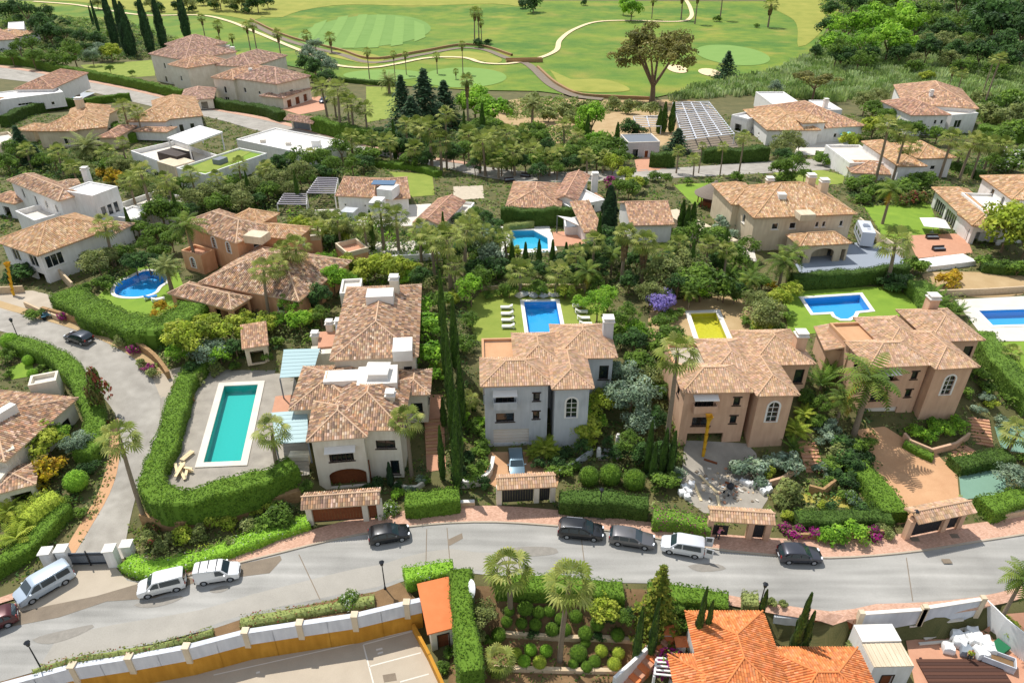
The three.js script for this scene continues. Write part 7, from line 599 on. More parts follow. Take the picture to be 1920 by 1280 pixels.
many('olive', [[-31.38,-56.91,0.3], [17.54,-76.04,0.61], [23.43,-100.73,1.11], [28.23,-103.44,1.01], [21.14,-96.18,0.72], [36.49,-88.37,0.89], [36.91,-94.51,0.71], [110.43,-227.54,1.22], [122.25,-243.69,1.04], [71.44,-183.82,1.1], [68.5,-180.95,0.8], [75.6,-186.02,0.62], [-29.98,-120.35,0.8], [-34.78,-124.54,0.82], [-25.88,-118.66,0.62], [-38.97,-129.22,0.69], [-68.51,-106.66,0.85], [-72.72,-110.86,0.59], [-68.63,-110.86,0.59], [-77.55,-142.3,0.81], [-81.97,-148.16,0.74], [-71.21,-140.72,0.97], [-65.22,-136.23,0.79], [-61.35,-137.7,0.95], [-57.55,-139.2,0.96], [-54.66,-143.86,0.98], [-49.99,-147.11,1], [-46.3,-150.49,1.02], [-55.08,-154.3,0.87], [-54.53,-136.23,0.79], [-47.27,-144.86,0.73], [-98.53,-158.78,0.72], [-88.77,-161.25,0.73], [-90.65,-160.21,0.79], [192.22,-339.33,2.09], [196.95,-334.05,1.72], [206.46,-330.51,1.91], [197.44,-362.62,1.49], [165.63,-307.67,1.28], [177.8,-306.12,1.4], [-2.82,-44.62,0.5], [-3.57,-43.35,0.33], [-227.8,-491.53,1.48], [-201.4,-484.49,1.65], [-182.3,-487.42,1.95], [-168,-483.54,1.74], [-264.3,-497.09,1.3]]);
many('low', [[-13.7,-74.34,0.53], [-5.44,-73.29,0.71], [60.91,-67.39,1.03], [66.85,-80.32,0.71], [-75.67,-113.03,0.71], [-0.97,-40,0.77]]);
many('fat', [[-14.09,-61.75,3.76,3.65], [18.17,-125.21,15.14,9.39], [-192.6,-369.52,19.44,25.21], [-176.8,-347.48,16.5,26.32], [-173.4,-344.9,21.95,22.35], [-167.3,-350.6,20.37,25.02], [-167.3,-364.83,19.25,23.63], [-166.1,-390.79,20.53,23.34], [-225.2,-417.84,7.7,16.3], [-240.9,-443.12,7.01,10.6]]);
many('gbush', [[-10.57,-62.26,0.62], [-11.65,-60.93,0.61], [19.36,-62.85,0.96], [40.44,-126.44,1.94], [40.37,-122.14,1.51], [28.1,-62.84,1.72], [27.08,-63.87,1.21], [32.38,-64,1.64], [31.09,-64.68,1.07], [38.18,-68.23,1.15], [39.54,-69.41,1.01], [36.8,-63.65,0.97], [38.43,-59.04,0.79], [62.37,-71.76,0.78], [59.92,-73.37,0.79], [61.65,-74.95,0.8]]);
many('white', [[-13.32,-57.72,0.86], [-14.35,-56.66,0.68], [117.41,-167.57,2.94], [124.98,-173.43,3.04], [117.69,-163.74,2.41], [-15.87,-45.14,0.87], [-20.37,-44.25,0.78], [-24.21,-43.56,0.85], [-15.53,-46.07,0.6], [-8.47,-47.9,0.73]]);
many('bbush', [[-13.05,-59.97,0.7], [-7.29,-60.06,0.61], [-6.13,-72.43,0.89], [-6.62,-68.68,0.76], [-4.07,-71.8,0.78], [34.33,-53.43,1.3], [36.35,-53.5,1.21], [33.28,-53.4,0.87], [50.44,-69.45,1.07], [51.86,-69.07,1.02], [53.71,-69.67,1.33], [55.89,-70.67,1.13], [53.13,-70.56,1.03]]);
many('cyp', [[-6.29,-61.22,9.02,9.93], [-6.21,-63.76,7.77,12.01], [-7.13,-68.04,8.12,12.26], [-6.39,-71.62,7.66,10.49], [-7.83,-73.02,7.69,12], [-8.65,-77.81,7.97,11.66], [-7.64,-80.02,8.14,10.58], [-9.67,-85.62,7.67,11.26], [-8.69,-71.54,5.49,4.59], [-8.16,-62.84,5.7,7.92], [16.04,-64.23,6.52,7.6], [17.74,-63.76,7.23,6.82], [18.6,-63.3,6.48,6.8], [16.44,-62.84,6.48,5.63], [2.26,-109,7.33,5.37], [4.53,-109,7.32,5.85], [6.79,-109,7.32,5.85], [9.12,-110.05,7.4,4.92], [11.4,-110.05,7.4,4.92], [0,-109,7.33,5.37], [31.8,-125.21,10.49,6.85], [33.82,-125.21,10.51,6.34], [32.54,-123.93,10.42,6.3], [43.48,-205.9,14.25,8.36], [45.79,-205.9,14.25,8.36], [42.05,-204.76,12.44,6.72], [11.52,-41.04,5.62,8.36], [12.99,-41.53,5.64,8.71], [17.15,-41.92,5.64,9.22], [17.95,-41.98,5.13,7.37], [26.1,-41.29,6.7,9.19], [26.9,-41.29,5.66,6.86], [23.82,-44.4,4.12,3.49], [-29.68,-178.76,9.42,10.04], [-12.28,-183.98,9.64,10.92], [20.2,-191.34,10.02,8.48], [27.52,-186.39,11.45,7.65], [-8.12,-196.52,11.93,10.05], [-25.01,-117.83,6.64,7.59], [-11.49,-111.11,7.35,9.69], [14.93,-113.28,7.48,8.85], [28.61,-103.04,7.94,8.4], [34.8,-106.96,7.15,8.57], [-63.63,-127.83,7.1,7.45], [-54.87,-142.39,6.48,6.86], [-44.8,-142.39,6.48,6.86], [-70.51,-122.67,6.89,6.26]]);
many('tree', [[-10.92,-95.28,0.59], [-6.59,-83.16,0.54], [-6.2,-89.61,0.46], [18.43,-74.75,0.5], [14.12,-66.6,0.66], [16.27,-87.56,0.78], [14.71,-89.61,0.46], [16.74,-77.82,0.62], [21.04,-82.62,0.75], [21.51,-88.92,0.56], [-5,-111.35,0.8], [-2.81,-115.72,0.83], [-5.08,-101.48,0.75], [-0.42,-99.55,0.49], [4.19,-99.55,0.49], [8.36,-99.16,0.42], [13.16,-101.37,0.5], [30.75,-111.46,1.2], [36.15,-118,0.84], [29.47,-98.13,1.2], [37.63,-109.26,0.79], [40.75,-113.92,0.76], [38.53,-71.36,0.49], [91.61,-152.39,0.69], [109.83,-211.44,1.01], [109.07,-218.94,1.18], [106.3,-195.74,1.07], [111.61,-197.41,0.95], [115.49,-193.31,0.85], [112.56,-163.9,0.74], [61.91,-152.28,1.1], [61.28,-158.7,0.89], [60.49,-152.39,0.69], [65.66,-155.21,0.63], [-6.65,-199.35,1.22], [-11.65,-195.74,1.07], [2.71,-180.7,1.2], [6.79,-180.7,1.2], [-2.45,-161.08,1.08], [-7.58,-166.48,1.11], [-11.8,-173.5,1.08], [7.41,-162.15,1.02], [14.14,-169.47,0.95], [16.33,-180.83,1], [23.88,-176.26,1.29], [26.54,-170.69,0.88], [20.35,-167.67,1.05], [24.59,-143.88,0.82], [22.61,-145.52,0.67], [34.14,-152.43,0.52], [-15.46,-119.84,0.63], [-15.89,-114.5,0.41], [-35.18,-96.6,0.53], [-28.18,-90.99,0.58], [-69.91,-124.02,0.73], [-66.8,-127.91,1.04], [-63.89,-127.9,0.89], [-65.38,-121.54,0.72], [-60.53,-116.82,0.7], [-60.9,-113,0.6], [-64.64,-115.21,0.61], [-67.82,-113,0.6], [-69.94,-145.5,0.83], [-58.3,-134.78,0.78], [-50.96,-142.3,0.81], [-48.42,-158.63,1.07], [-44.16,-161.08,1.08], [-41.32,-170.58,1.06], [-41.26,-158.7,0.89], [-43.77,-148.85,0.68], [-36.75,-160.21,0.79], [-119.5,-169.47,0.95], [-118.5,-163.8,0.92], [-112.3,-166.69,0.75], [-108.4,-165.52,0.82], [-102.3,-161.25,0.73], [-93.09,-161.25,0.73], [-129.8,-183.49,0.81], [-182.1,-313.15,1.88], [-183.6,-308.4,1.29], [-189.0,-310.4,1.29], [-198.7,-312,1.3], [-194.3,-311.59,1.1], [-216.1,-332.3,1.37], [-217.1,-342.49,1.55], [-211.5,-318.33,1.13], [-196.5,-378.55,1.16], [-267.7,-413.87,1.26], [-163.3,-303.35,0.64], [-152.8,-299.07,0.44], [-76.24,-275.98,0.99], [-71.79,-277.9,0.88], [207.7,-434.32,3.05], [223.96,-424.97,2.99], [226,-409.83,2.08], [219.25,-376.63,2.3], [209.56,-348.45,1.79], [131.34,-305.09,1.9], [142.73,-305.87,1.59], [10.71,-44.18,0.33], [7.78,-46.28,0.31], [15.87,-44.87,0.3], [19.83,-44.31,0.22], [14.26,-43.59,0.19], [-35.24,-172.41,0.96], [-24.32,-168.38,0.83], [-11.09,-184.83,1.02], [5.85,-196.36,0.95], [16.97,-172.41,0.96], [10.26,-157.38,0.71], [39.71,-100.85,0.57], [-69.32,-140.76,0.65], [-60.18,-149.86,0.75], [-36.62,-117.24,0.5], [-7.25,-130.57,0.61], [136.6,-295.82,1.36], [160.33,-296.74,1.24], [179.7,-297.58,1.37], [185.41,-285.53,1.32]]);
many('ball', [[8.97,-62.15,1.27], [11.45,-62.29,1.39], [14.1,-61.4,1.38], [1.3,-45.45,0.81], [-0.52,-44.6,0.6], [0.93,-44.46,0.6], [2.27,-44.34,0.65], [3.85,-43.91,0.7], [2.59,-45.19,0.66], [6.19,-44.82,0.7], [7.04,-43.49,0.75], [10.08,-43.29,0.7], [-1.28,-43.55,0.75], [5.13,-43.91,0.65], [3.63,-45.31,0.61], [-0.26,-45.4,0.56], [4.65,-44.71,0.6], [8.19,-44.08,0.7], [6.28,-41.82,0.88], [7.74,-41.18,0.63], [5.73,-40.97,0.53], [6.95,-40.66,0.58], [7.02,-42.89,0.5]]);
many('feather', [[11.8,-101.16,1.08,0.77], [10.33,-102.09,0.68,0.35], [43.35,-103.04,1.2,0.78], [45.29,-104.97,1.14,1.04], [42.56,-69.42,1.66,1.62], [40.83,-70.85,0.92,0.67], [72.54,-130.55,1.31,1.37], [-53.81,-110.05,1.39,1.33], [46.95,-44.31,0.84,1.03], [-12.86,-111.11,0.98,0.72], [16.51,-106.96,0.88,0.71], [27.08,-95.83,0.71,0.59], [37.1,-99.33,0.83,0.68]]);
many('skirt', [[17.9,-104,0.95,0.99], [20.58,-101.53,1,0.96], [-12.69,-207.63,1.03,1.56]]);
many('purple', [[22.66,-94.34,0.78]]);
many('banana', [[36.93,-101.77,1.59], [34.57,-97.61,1.44], [39.62,-106.45,1.38], [36.02,-106,1.21], [34.09,-66.74,0.88], [39.95,-75.29,1.28], [41.64,-77.07,1.08], [64.16,-94.48,1.6], [65.58,-93.02,1.24], [65.78,-98.95,1.3], [67.29,-93.73,1]]);
many('con', [[-24.47,-204.76,2.88,1.77], [-31.26,-207.63,2.28,1.55], [-19.82,-213.6,2.51,1.29], [-27.63,-199.2,2.37,1.16], [43.46,-186.39,1.66,0.63], [34.19,-198.12,1.2,0.44], [-120.1,-173.01,1.54,0.98], [-115.3,-170.05,1.25,0.59], [83.8,-291.62,2.23,1.04]]);
many('date', [[-44.43,-266.2,1.21,1.15], [-18.02,-210.58,1.02,0.96], [5.98,-211.78,1.02,1.65], [-54.93,-102.09,0.78,1.07], [-107.8,-178.76,1.55,0.85], [-232.2,-388.42,2.32,1.25]]);
many('tall', [[-95.74,-312.26,1.2,1.04], [-143.9,-374.89,1.42,0.77], [-132.0,-359.21,0.91,0.47], [-138.6,-359.72,0.8,0.43], [-116.3,-336.59,1.17,1.05], [-112.5,-333.52,1.16,1.11], [-153.9,-382.86,1.21,0.89], [-95.91,-355.48,1.36,0.56], [-82.77,-347.01,1.44,0.58], [-55.37,-288.46,0.93,0.81], [-43.7,-277.57,0.72,0.89], [-42.1,-296.64,0.77,0.62], [-30.01,-299.27,0.87,0.56], [-19.76,-299.89,0.87,0.88], [-21.85,-289.4,0.66,0.28], [-48.66,-283.87,0.46,0.31], [-18.52,-377.37,1.54,1.2], [-16.54,-380.85,1.44,1.07], [-15.34,-384.3,1.09,0.75], [100.9,-461.26,1.86,1.15], [106,-446.58,1.8,1.25], [124.54,-462.76,1.71,1.56], [144.91,-435.32,2.31,1.03], [83.66,-463.05,1.29,0.83], [155.21,-261.93,0.77,0.72]]);
many('big', [[48.18,-251.78,1.17,0.97]]);
many('umbrella', [[104.03,-253.64,1.52,1.04]]);
many('lcon', [[13.59,-43.76,0.97,0.93]]);
// hedges
hedge('thick clipped hedge curving round the long turquoise pool', [[-43.08,-81.35],[-43.23,-78.3],[-42.69,-74],[-41.34,-68.77],[-40.43,-64.01],[-39.87,-60.03],[-38.81,-57.25],[-35.91,-55.56],[-31.47,-56.84],[-27.34,-58.66],[-24.64,-61.08]], 2.8, 3.0, { base: 1.5, size: .22 });
hedge('broad bulging hedge below the kidney-shaped pool', [[-69.21,-97.56],[-61.56,-91.71],[-55.79,-88.63],[-50.76,-86.74],[-48.5,-89.79],[-47.57,-93.16]], 4.6, 2.6, { base: 4.7, round: .6, size: .24 });
hedge('dark curving hedge along the left side of the bend', [[-69.9,-84.83],[-65.68,-83.26],[-60.44,-80.2],[-55.72,-75.54],[-51.86,-70.38],[-50.17,-66.08],[-50.29,-63.87]], 2.6, 1.9, {});
hedge('straight hedge above the wall at the lower left corner', [[-52.15,-48.42],[-50.57,-50.76],[-49.5,-53.87],[-48.81,-56.76]], 2, 1.7, {});
hedge('bulging yellow-green hedge in the lower left garden', [[-51.69,-54.23],[-51.12,-56.38],[-50.12,-57.85]], 3, 2.4, { cols: LEAF.lime, round: .8 });
hedge('low flowering hedge along the kerb beside the white vans', [[-39.23,-49.98],[-36.37,-49.03],[-33.49,-49.91],[-29.96,-51.52],[-26.13,-53.57],[-22.09,-55.64]], 2.0, 1.1, { cols: LEAF.bright, alt: [LEAF.white, .08] });
hedge('square-cut bright hedge right of the timber gateway', [[-11.76,-57.64],[-8.64,-57.89],[-5.86,-58.3]], 2.4, 2.2, {});
hedge('long dark hedge on the stone wall before the ball shrubs', [[5.25,-58.06],[10.1,-57.64],[14.87,-56.99]], 2.2, 2.4, { cols: LEAF.hedged });
hedge('yellowish hedge tipped with pink flowers left of the rubble yard', [[15.23,-55.64],[18.2,-55.09],[21.18,-54.25]], 2.0, 1.9, { cols: [...LEAF.mid, ...LEAF.bright], alt: [LEAF.magenta, .14] });
hedge('thick hedge bounding the left of the tan driveway', [[40.65,-64.1],[41.51,-60.17],[41.57,-56.03]], 3, 1.8, { cols: LEAF.hedge });
hedge('low dark hedge before the shrubs by the dark hatchback', [[30.81,-55.64],[34.01,-55.64],[37.95,-56.03],[40.98,-55.64]], 2, 1.6, { cols: LEAF.hedged });
hedge('short hedge strip beside the driveway steps', [[48.41,-68.18],[49.67,-67.14],[51.13,-66.25]], 1.3, .8, {});
hedge('dark rounded hedge beside the green court', [[52.66,-64.51],[56.28,-65.27],[59.95,-66.05]], 2.4, 1.5, { cols: LEAF.hedged });
hedge('clipped hedge on the wall at the right edge', [[51.8,-56.99],[55.16,-57.97],[59.99,-59.48]], 2.6, 1.9, {});
hedge('tall dark hedge behind the lawn of the rounded-bay pool', [[44.96,-102.66],[52.17,-103.42],[59.8,-104.97],[65.1,-105.95]], 1.8, 2.8, { cols: LEAF.hedged });
hedge('leaning hedge right of the rounded-bay pool', [[64.47,-101.53],[64.03,-96.68],[63.47,-92.83]], 3, 2.2, { cols: LEAF.mid });
hedge('tall hedge behind the right-hand salmon villa', [[65.67,-84.9],[65,-80.2],[65.7,-76.98],[67.12,-73.79]], 3.2, 2.6, { cols: LEAF.mid });
hedge('long dark hedge in front of the low red-tiled house', [[-2.09,-130.55],[4.16,-130],[14.09,-130.55]], 1.8, 3.4, { cols: LEAF.hedged });
hedge('low olive hedge beside the light blue pool', [[-1.53,-127.3],[2.06,-128.37],[4.13,-128.91]], 1.4, 1.3, { cols: LEAF.olive });
hedge('long clipped hedge along the upper street at far left', [[-230.1,-323.9],[-210.06,-320.92],[-186.17,-306.25],[-163.23,-291.1],[-138.88,-274.33],[-115.06,-256.75]], 2.6, 3.2, { cols: LEAF.hedge, dens: 40, size: .3 });
hedge('hedge in front of the plum-roofed villa on the upper street', [[-101.53,-245.29],[-90.63,-237.18],[-79.5,-229.59],[-69.46,-218.14]], 3, 3, { cols: LEAF.hedged, dens: 40, size: .3 });
hedge('tall hedge right of the upper tiled gateway', [[-57.26,-207.63],[-48.01,-200.29],[-37.77,-192.87]], 2.6, 4, { dens: 40, size: .3 });
hedge('hedge curving between the far left house and tower-chimney house', [[-149.55,-211.78],[-152.24,-229.59],[-149.97,-240.37],[-143.72,-245.23]], 2.4, 3, { cols: LEAF.hedged, dens: 40, size: .3 });
hedge('hedge between the tower-chimney house and curved white house', [[-138.56,-237.18],[-122.08,-216.75],[-111.86,-203.62],[-104.09,-194.94]], 2.4, 2.4, { cols: LEAF.hedge, dens: 40, size: .3 });
hedge('low hedge beside the upper street near the tiny pool', [[-143.72,-245.23],[-139.77,-251.8],[-132.97,-255.01]], 2, 2.4, { cols: LEAF.hedge, dens: 40, size: .3 });
hedge('low curving hedge bordering the lawn of the solar-panel villa', [[-34.84,-171.83],[-28.57,-169.46],[-21.68,-165.97],[-17.09,-160.56]], 2.2, 1.6, { dens: 30, size: .28 });
hedge('tall dark hedge right of the grey hut on the upper street', [[47.93,-176.51],[56.71,-177.08],[64.97,-179.31]], 3, 3.4, { cols: LEAF.hedged, dens: 40, size: .3 });
hedge('square dark hedge beside the grey hut', [[33.92,-171.83],[36.7,-171.23],[39.59,-171.23]], 2.6, 3.6, { cols: LEAF.hedged, dens: 40, size: .3 });
hedge('clipped hedge before the wide pale-orange-roofed villa', [[77.17,-177.64],[81.24,-177.64],[86.31,-178.76]], 2.6, 2.4, { dens: 40, size: .3 });
hedge('dark hedge right of the rose-roofed white villa', [[130.54,-200.29],[135.27,-198.12],[142.86,-195.99]], 5, 3.4, { cols: LEAF.hedge, dens: 26, size: .34 });
hedge('hedge behind the glazed right-hand villa', [[106.49,-168.28],[107.72,-163.73],[107.02,-157.65]], 2, 2, { cols: LEAF.hedged, dens: 40, size: .3 });
hedge('dark hedge bordering the dry ground at the right edge', [[79.73,-109.42],[83.05,-108.59],[88.73,-109]], 2, 1.8, { cols: LEAF.hedged });
hedge('hedge along the golf edge beyond the lawn', [[-68.03,-286.54],[-54.72,-281.08],[-41.7,-277.58]], 1.6, 1.6, { cols: LEAF.hedged, dens: 24, size: .32 });
hedge('tall narrow hedge between guard hut and south garden', [[-5.05,-47.89],[-4.73,-44.27],[-4.13,-40.83],[-3.47,-37.18]], 2.2, 4.4, { base: -2.6, cols: LEAF.hedge });
hedge('street hedge in front of the south garden palms', [...SK.filter(p => p[0] > -4 && p[0] < 11.6).map(p => [p[0], p[1] + 1.5])], 2.2, 1.7, { base: -.5, cols: LEAF.hedge });
hedge('street hedge right of the gold-tipped conical tree', [...SK.filter(p => p[0] > 12.6 && p[0] < 21.6).map(p => [p[0], p[1] + 1.5])], 2.2, 1.7, { base: -.5, cols: LEAF.hedge });
hedge('small square hedge by the lamp above the orange roof', [[22.18,-45.4],[23.53,-45.09]], 1.8, 1.3, { cols: LEAF.olive });
hedge('flower hedge at the top of the car park wall', [[-10.61,-47.76],[-8.56,-48.42],[-5.92,-48.91]], 2, 1.5, { cols: LEAF.bright, alt: [LEAF.white, .06] });
hedge('ragged shrub strip above the car park wall, left half', SK.filter(p => p[0] > -43 && p[0] < -27).map(p => [p[0] + .1, p[1] + SO(p[0]) * .5]), .8, .8, { base: 0, cols: LEAF.olive, alt: [LEAF.red, .25], name: 'shrub_strip', cat: 'shrubs', dens: 34 });
hedge('ragged shrub strip above the car park wall, right half', SK.filter(p => p[0] > -27.5 && p[0] < -12).map(p => [p[0] + .1, p[1] + SO(p[0]) * .5]), 1.2, .8, { base: 0, cols: LEAF.olive, alt: [LEAF.red, .25], name: 'shrub_strip', cat: 'shrubs', dens: 34 });
// beds too dense to count
const MIXC = [...LEAF.mid, ...LEAF.dark, ...LEAF.olive];
undergrowth([[-45.78,-137.75],[-27.37,-131.94],[-12.71,-120.21],[-10.33,-102.09],[-26.88,-103.04],[-38.48,-117.83]], [...MIXC, ...LEAF.bright], 26, .5, 2.4);
undergrowth([[-10.42,-115.52],[41.37,-117.83],[41.57,-92.5],[37.1,-99.33],[23.61,-99.33],[13.83,-102.66],[-5.17,-102.09]], MIXC, 26, .5, 2.2, .45, { label: 'dense green undergrowth behind the pools of the front row' });
undergrowth([[11.48,-79.7],[23.27,-84.9],[19.77,-62.84],[16,-62.84],[6.39,-64.7],[2.63,-67.57],[9.47,-71.28]], MIXC, 26, .4, 1.4, .4, { label: 'green undergrowth between the grey and salmon villas' });
undergrowth([[-49.52,-207.63],[-15.29,-204.76],[6.34,-213.6],[29.52,-196.52],[26.3,-171.83],[-8.12,-177.64],[-34.09,-187.86]], MIXC, 30, .6, 3, .6, { sp: 2, label: 'dense green undergrowth behind the upper street' });
undergrowth([[-89.67,-161.59],[-58.2,-173.01],[-43,-189.84],[-32.67,-178.76],[-32.38,-161.59],[-47.94,-154.57],[-47.54,-136.26],[-66.99,-136.26],[-78.39,-142.39]], MIXC, 28, .5, 2.6, .55, { sp: 1.8, label: 'dense green undergrowth below the flat-roofed houses' });
undergrowth([[-62.17,-64.84],[-48.28,-64.93],[-46.61,-57.24],[-48.02,-54.28],[-52.63,-48.75]], MIXC, 22, .3, 1.1, .35, { label: 'green undergrowth of the lower left garden' });
undergrowth([[-76.73,-115.52],[-66.63,-125.21],[-55.32,-106.96],[-63.85,-110.05],[-64.93,-99.33]], MIXC, 24, .4, 1.8, .4, { label: 'green undergrowth behind the kidney-shaped pool' });
undergrowth([[-52.64,-94.14],[-41.32,-99.33],[-29.48,-103.04],[-27.69,-87.42],[-38.57,-82.74],[-48.06,-80.87]], MIXC, 26, .4, 2, .4, { label: 'green undergrowth below the orange villa' });
undergrowth([[-40.18,-55.19],[-35.53,-54.41],[-28.83,-56.93],[-23.81,-59.26],[-22.57,-56.43],[-28.45,-53.72],[-34.67,-50.81],[-38.79,-50.81]], [...LEAF.olive, ...LEAF.lime, ...LEAF.mid], 18, .2, .8, .3, { label: 'low shrubs on the slope before the pool hedge', sp: 1.3 });
undergrowth([[-12.79,-92.5],[-6.75,-99.33],[-4.56,-86.35],[-5.73,-79.15],[-3.4,-71.64],[-2.5,-62.38],[-5.54,-61.04],[-8.16,-62.84],[-8.75,-75.88],[-11.43,-78.95]], MIXC, 24, .3, 1.4, .38, { label: 'green undergrowth round the cypress line' });
undergrowth([[38.2,-78.18],[47.11,-86.35],[45.47,-70.43],[42.67,-62.84],[38.03,-57.64],[29.9,-56.43],[30.52,-60.17],[36.93,-64.42],[36.54,-69.97]], MIXC, 24, .3, 1.2, .36, { label: 'green undergrowth between the two salmon villas' });
undergrowth([[-329.38,-490.22],[-230.7,-457.66],[-166.32,-382.9],[-158.83,-339.74],[-190.67,-331.71],[-230.25,-331.46]], MIXC, 30, .8, 3.4, .8, { sp: 2.8, label: 'dense green undergrowth in the top left garden' });
undergrowth([[-148.09,-201.95],[-122.59,-193.9],[-96.66,-178.76],[-87.32,-156.73],[-122.05,-161.59]], MIXC, 26, .5, 2.4, .5, { sp: 1.7, label: 'green undergrowth left of the turf-roofed house' });
undergrowth([[78.46,-161.59],[89.75,-156.73],[97.03,-156.73],[86.56,-140.82],[71.02,-140.82]], MIXC, 24, .4, 2, .5, { sp: 1.7, label: 'green undergrowth behind the right-hand lawn' });
undergrowth([[108.13,-170.05],[141.56,-193.9],[132.28,-173.01],[115.46,-167.12]], MIXC, 24, .4, 2, .6, { sp: 2.2, label: 'green undergrowth behind the glazed villa' }); undergrowth([[97.13,-210.58],[133,-245.33],[116.21,-204.76],[97.03,-188.84]], [...LEAF.olive, ...LEAF.mid], 24, .5, 2.6, .6, { sp: 2.2, label: 'green undergrowth between the right-hand villas' });
undergrowth([[-6.39,-47.78],[15.77,-46.95],[16.88,-43.79],[10.71,-38.9],[-5.84,-38.9]], MIXC, 8, .15, .5, .26, { sp: 1.4, label: 'low planting of the south garden' }); undergrowth([[68.5,-103.04],[70.83,-99.33],[68.74,-92.5],[63.15,-92.5]], MIXC, 20, .3, 1.4, .36, { label: 'green undergrowth left of the right edge terrace' }); undergrowth([[66.1,-86.35],[70.38,-80.57],[68.77,-72.79],[63.92,-74.62],[61.53,-79.07]], MIXC, 14, .2, 1, .36, { label: 'green undergrowth right of the driveway villa' });
const REED = pal('#9db468', '#aec27c', '#88a258', '#bccb90');
undergrowth([[53.63,-253.37],[67.65,-275.21],[102.77,-298.94],[132.91,-335.31],[174.21,-417.45],[186.66,-358.08],[277.5,-380.86],[166.05,-210.58],[141.15,-213.6],[164.59,-270.52],[145.07,-274.87],[133.31,-266.23],[110.45,-252.05],[91.91,-263.55],[79.93,-261.76]], REED, 40, 1.6, 3.4, 1.0, { reed: 1, sp: 2.6, name: 'reed_bed', cat: 'reeds', label: 'wide bed of pale green reeds behind the right-hand villas' });
undergrowth([[-3.65,-249.51],[9.51,-261.62],[29.42,-251.77],[51.49,-251.79],[49.4,-240.37],[23.68,-229.59],[0,-220.38]], [...LEAF.olive, ...LEAF.mid], 26, .4, 2, .7, { sp: 2.4, label: 'scrub along the dry stream' });
undergrowth([[207.93,-526.25],[359.5,-527.7],[278.03,-398.29],[229.57,-390.8],[166.71,-398.05]], [...LEAF.dark, ...LEAF.mid], 30, 1, 5, 1.3, { sp: 5, label: 'dense wood floor in the top right corner' });

{ // tufts of weeds and dry grass on the open soil, nobody could count them
  const s = new Soup(), cols = [...LEAF.olive, ...LEAF.mid, ...LEAF.dark, ...LEAF.mid, ...pal('#8f8450', '#7d7a40')]; for (let i = 0; i < 46000; i++) { const z = -40 - 190 * Math.pow(R(), 1.1), x = rr(-1, 1) * (52 - z * .62); let ok = z < interp(ZN, x) - 3 || (z > interp(ZS, x) + 3 && x > -4); if (ok) for (const [p, a, b, c, d] of SHEETS) if (x > a && x < b && z > c && z < d && inside(p, x, z)) { ok = false; break; } if (!ok) continue; const y = H(x, z), h = rr(.08, .55), k = pick(cols), far = z < -120 ? 1.7 : 1; for (let j = 0; j < 5; j++) { const d = rnd3(); leafQuad(s, [x + d[0] * .4 * far, y + Math.abs(d[1]) * h, z + d[2] * .4 * far], unit([d[0], 1, d[2]]), rr(.2, .42) * far, vary(k, .75, 1.25)); } }
  const m = mesh('weeds', s.build(), MAT.leaf, scene); m.userData = { kind: 'stuff', label: 'low weeds and dry grass on the open soil', category: 'weeds' }; }

// ---------- vehicles ----------
R = mulberry(31);
car('hatch', 'black hatchback parked on the road below the timber gateway', 'car', [-10.87,-54.25], [-15.23,-53.27], 0x15171b);
car('family', 'black people carrier with roof rails, first of three parked by the kerb', 'car', [9.75,-53.95], [5,-54.56], 0x14161a, { rails: 1 });
car('wagon', 'grey estate car parked between black people carrier and white van', 'car', [15.01,-52.68], [10.35,-53.65], 0x6c6b6c, { metal: .5 });
car('van', 'white van with open rear doors outside the rubble yard', 'van', [15.66,-52.54], [19.86,-51.52], 0xd8dadd, { openrear: 1 });
car('hatch', 'dark grey hatchback parked beside the bougainvillea', 'car', [31.67,-50.88], [27.58,-51.03], 0x3b3d46, { metal: .4 });
car('van', 'white van parked behind the small white panel van', 'van', [-36.46,-46.48], [-32.4,-47.83], 0xe4e4e2);
car('panel', 'small white panel van with roof bars beside the low hedge', 'van', [-27.46,-48.96], [-31.41,-48.16], 0xe6e6e4, { bars: 1 });
car('mpv', 'silver minibus parked askew before the grey gate', 'van', [-47.3,-45.54], [-44.67,-48.62], 0xb9c6d2, { metal: .3 });
car('hatch', 'red car cut off by the left edge', 'car', [-49.53,-42.1], [-47.53,-43.37], 0x4c0d12);
car('hatch', 'dark grey car on the side road bend', 'car', [-64.29,-87.67], [-59.42,-85.71], 0x30363f, { metal: .4 });
car('wagon', 'blue-grey car on the driveway of the grey villa', 'car', [0.63,-63.2], [0.39,-66.83], 0x6f8794, { metal: .4 });
car('hatch', 'dark blue car on the forecourt beside three garage doors', 'car', [-65.88,-248.01], [-64.24,-256.16], 0x1c2440); car('hatch', 'white car on the upper street beside the palms', 'car', [-37.96,-183.98], [-34.01,-181.96], 0xe6e6e6);
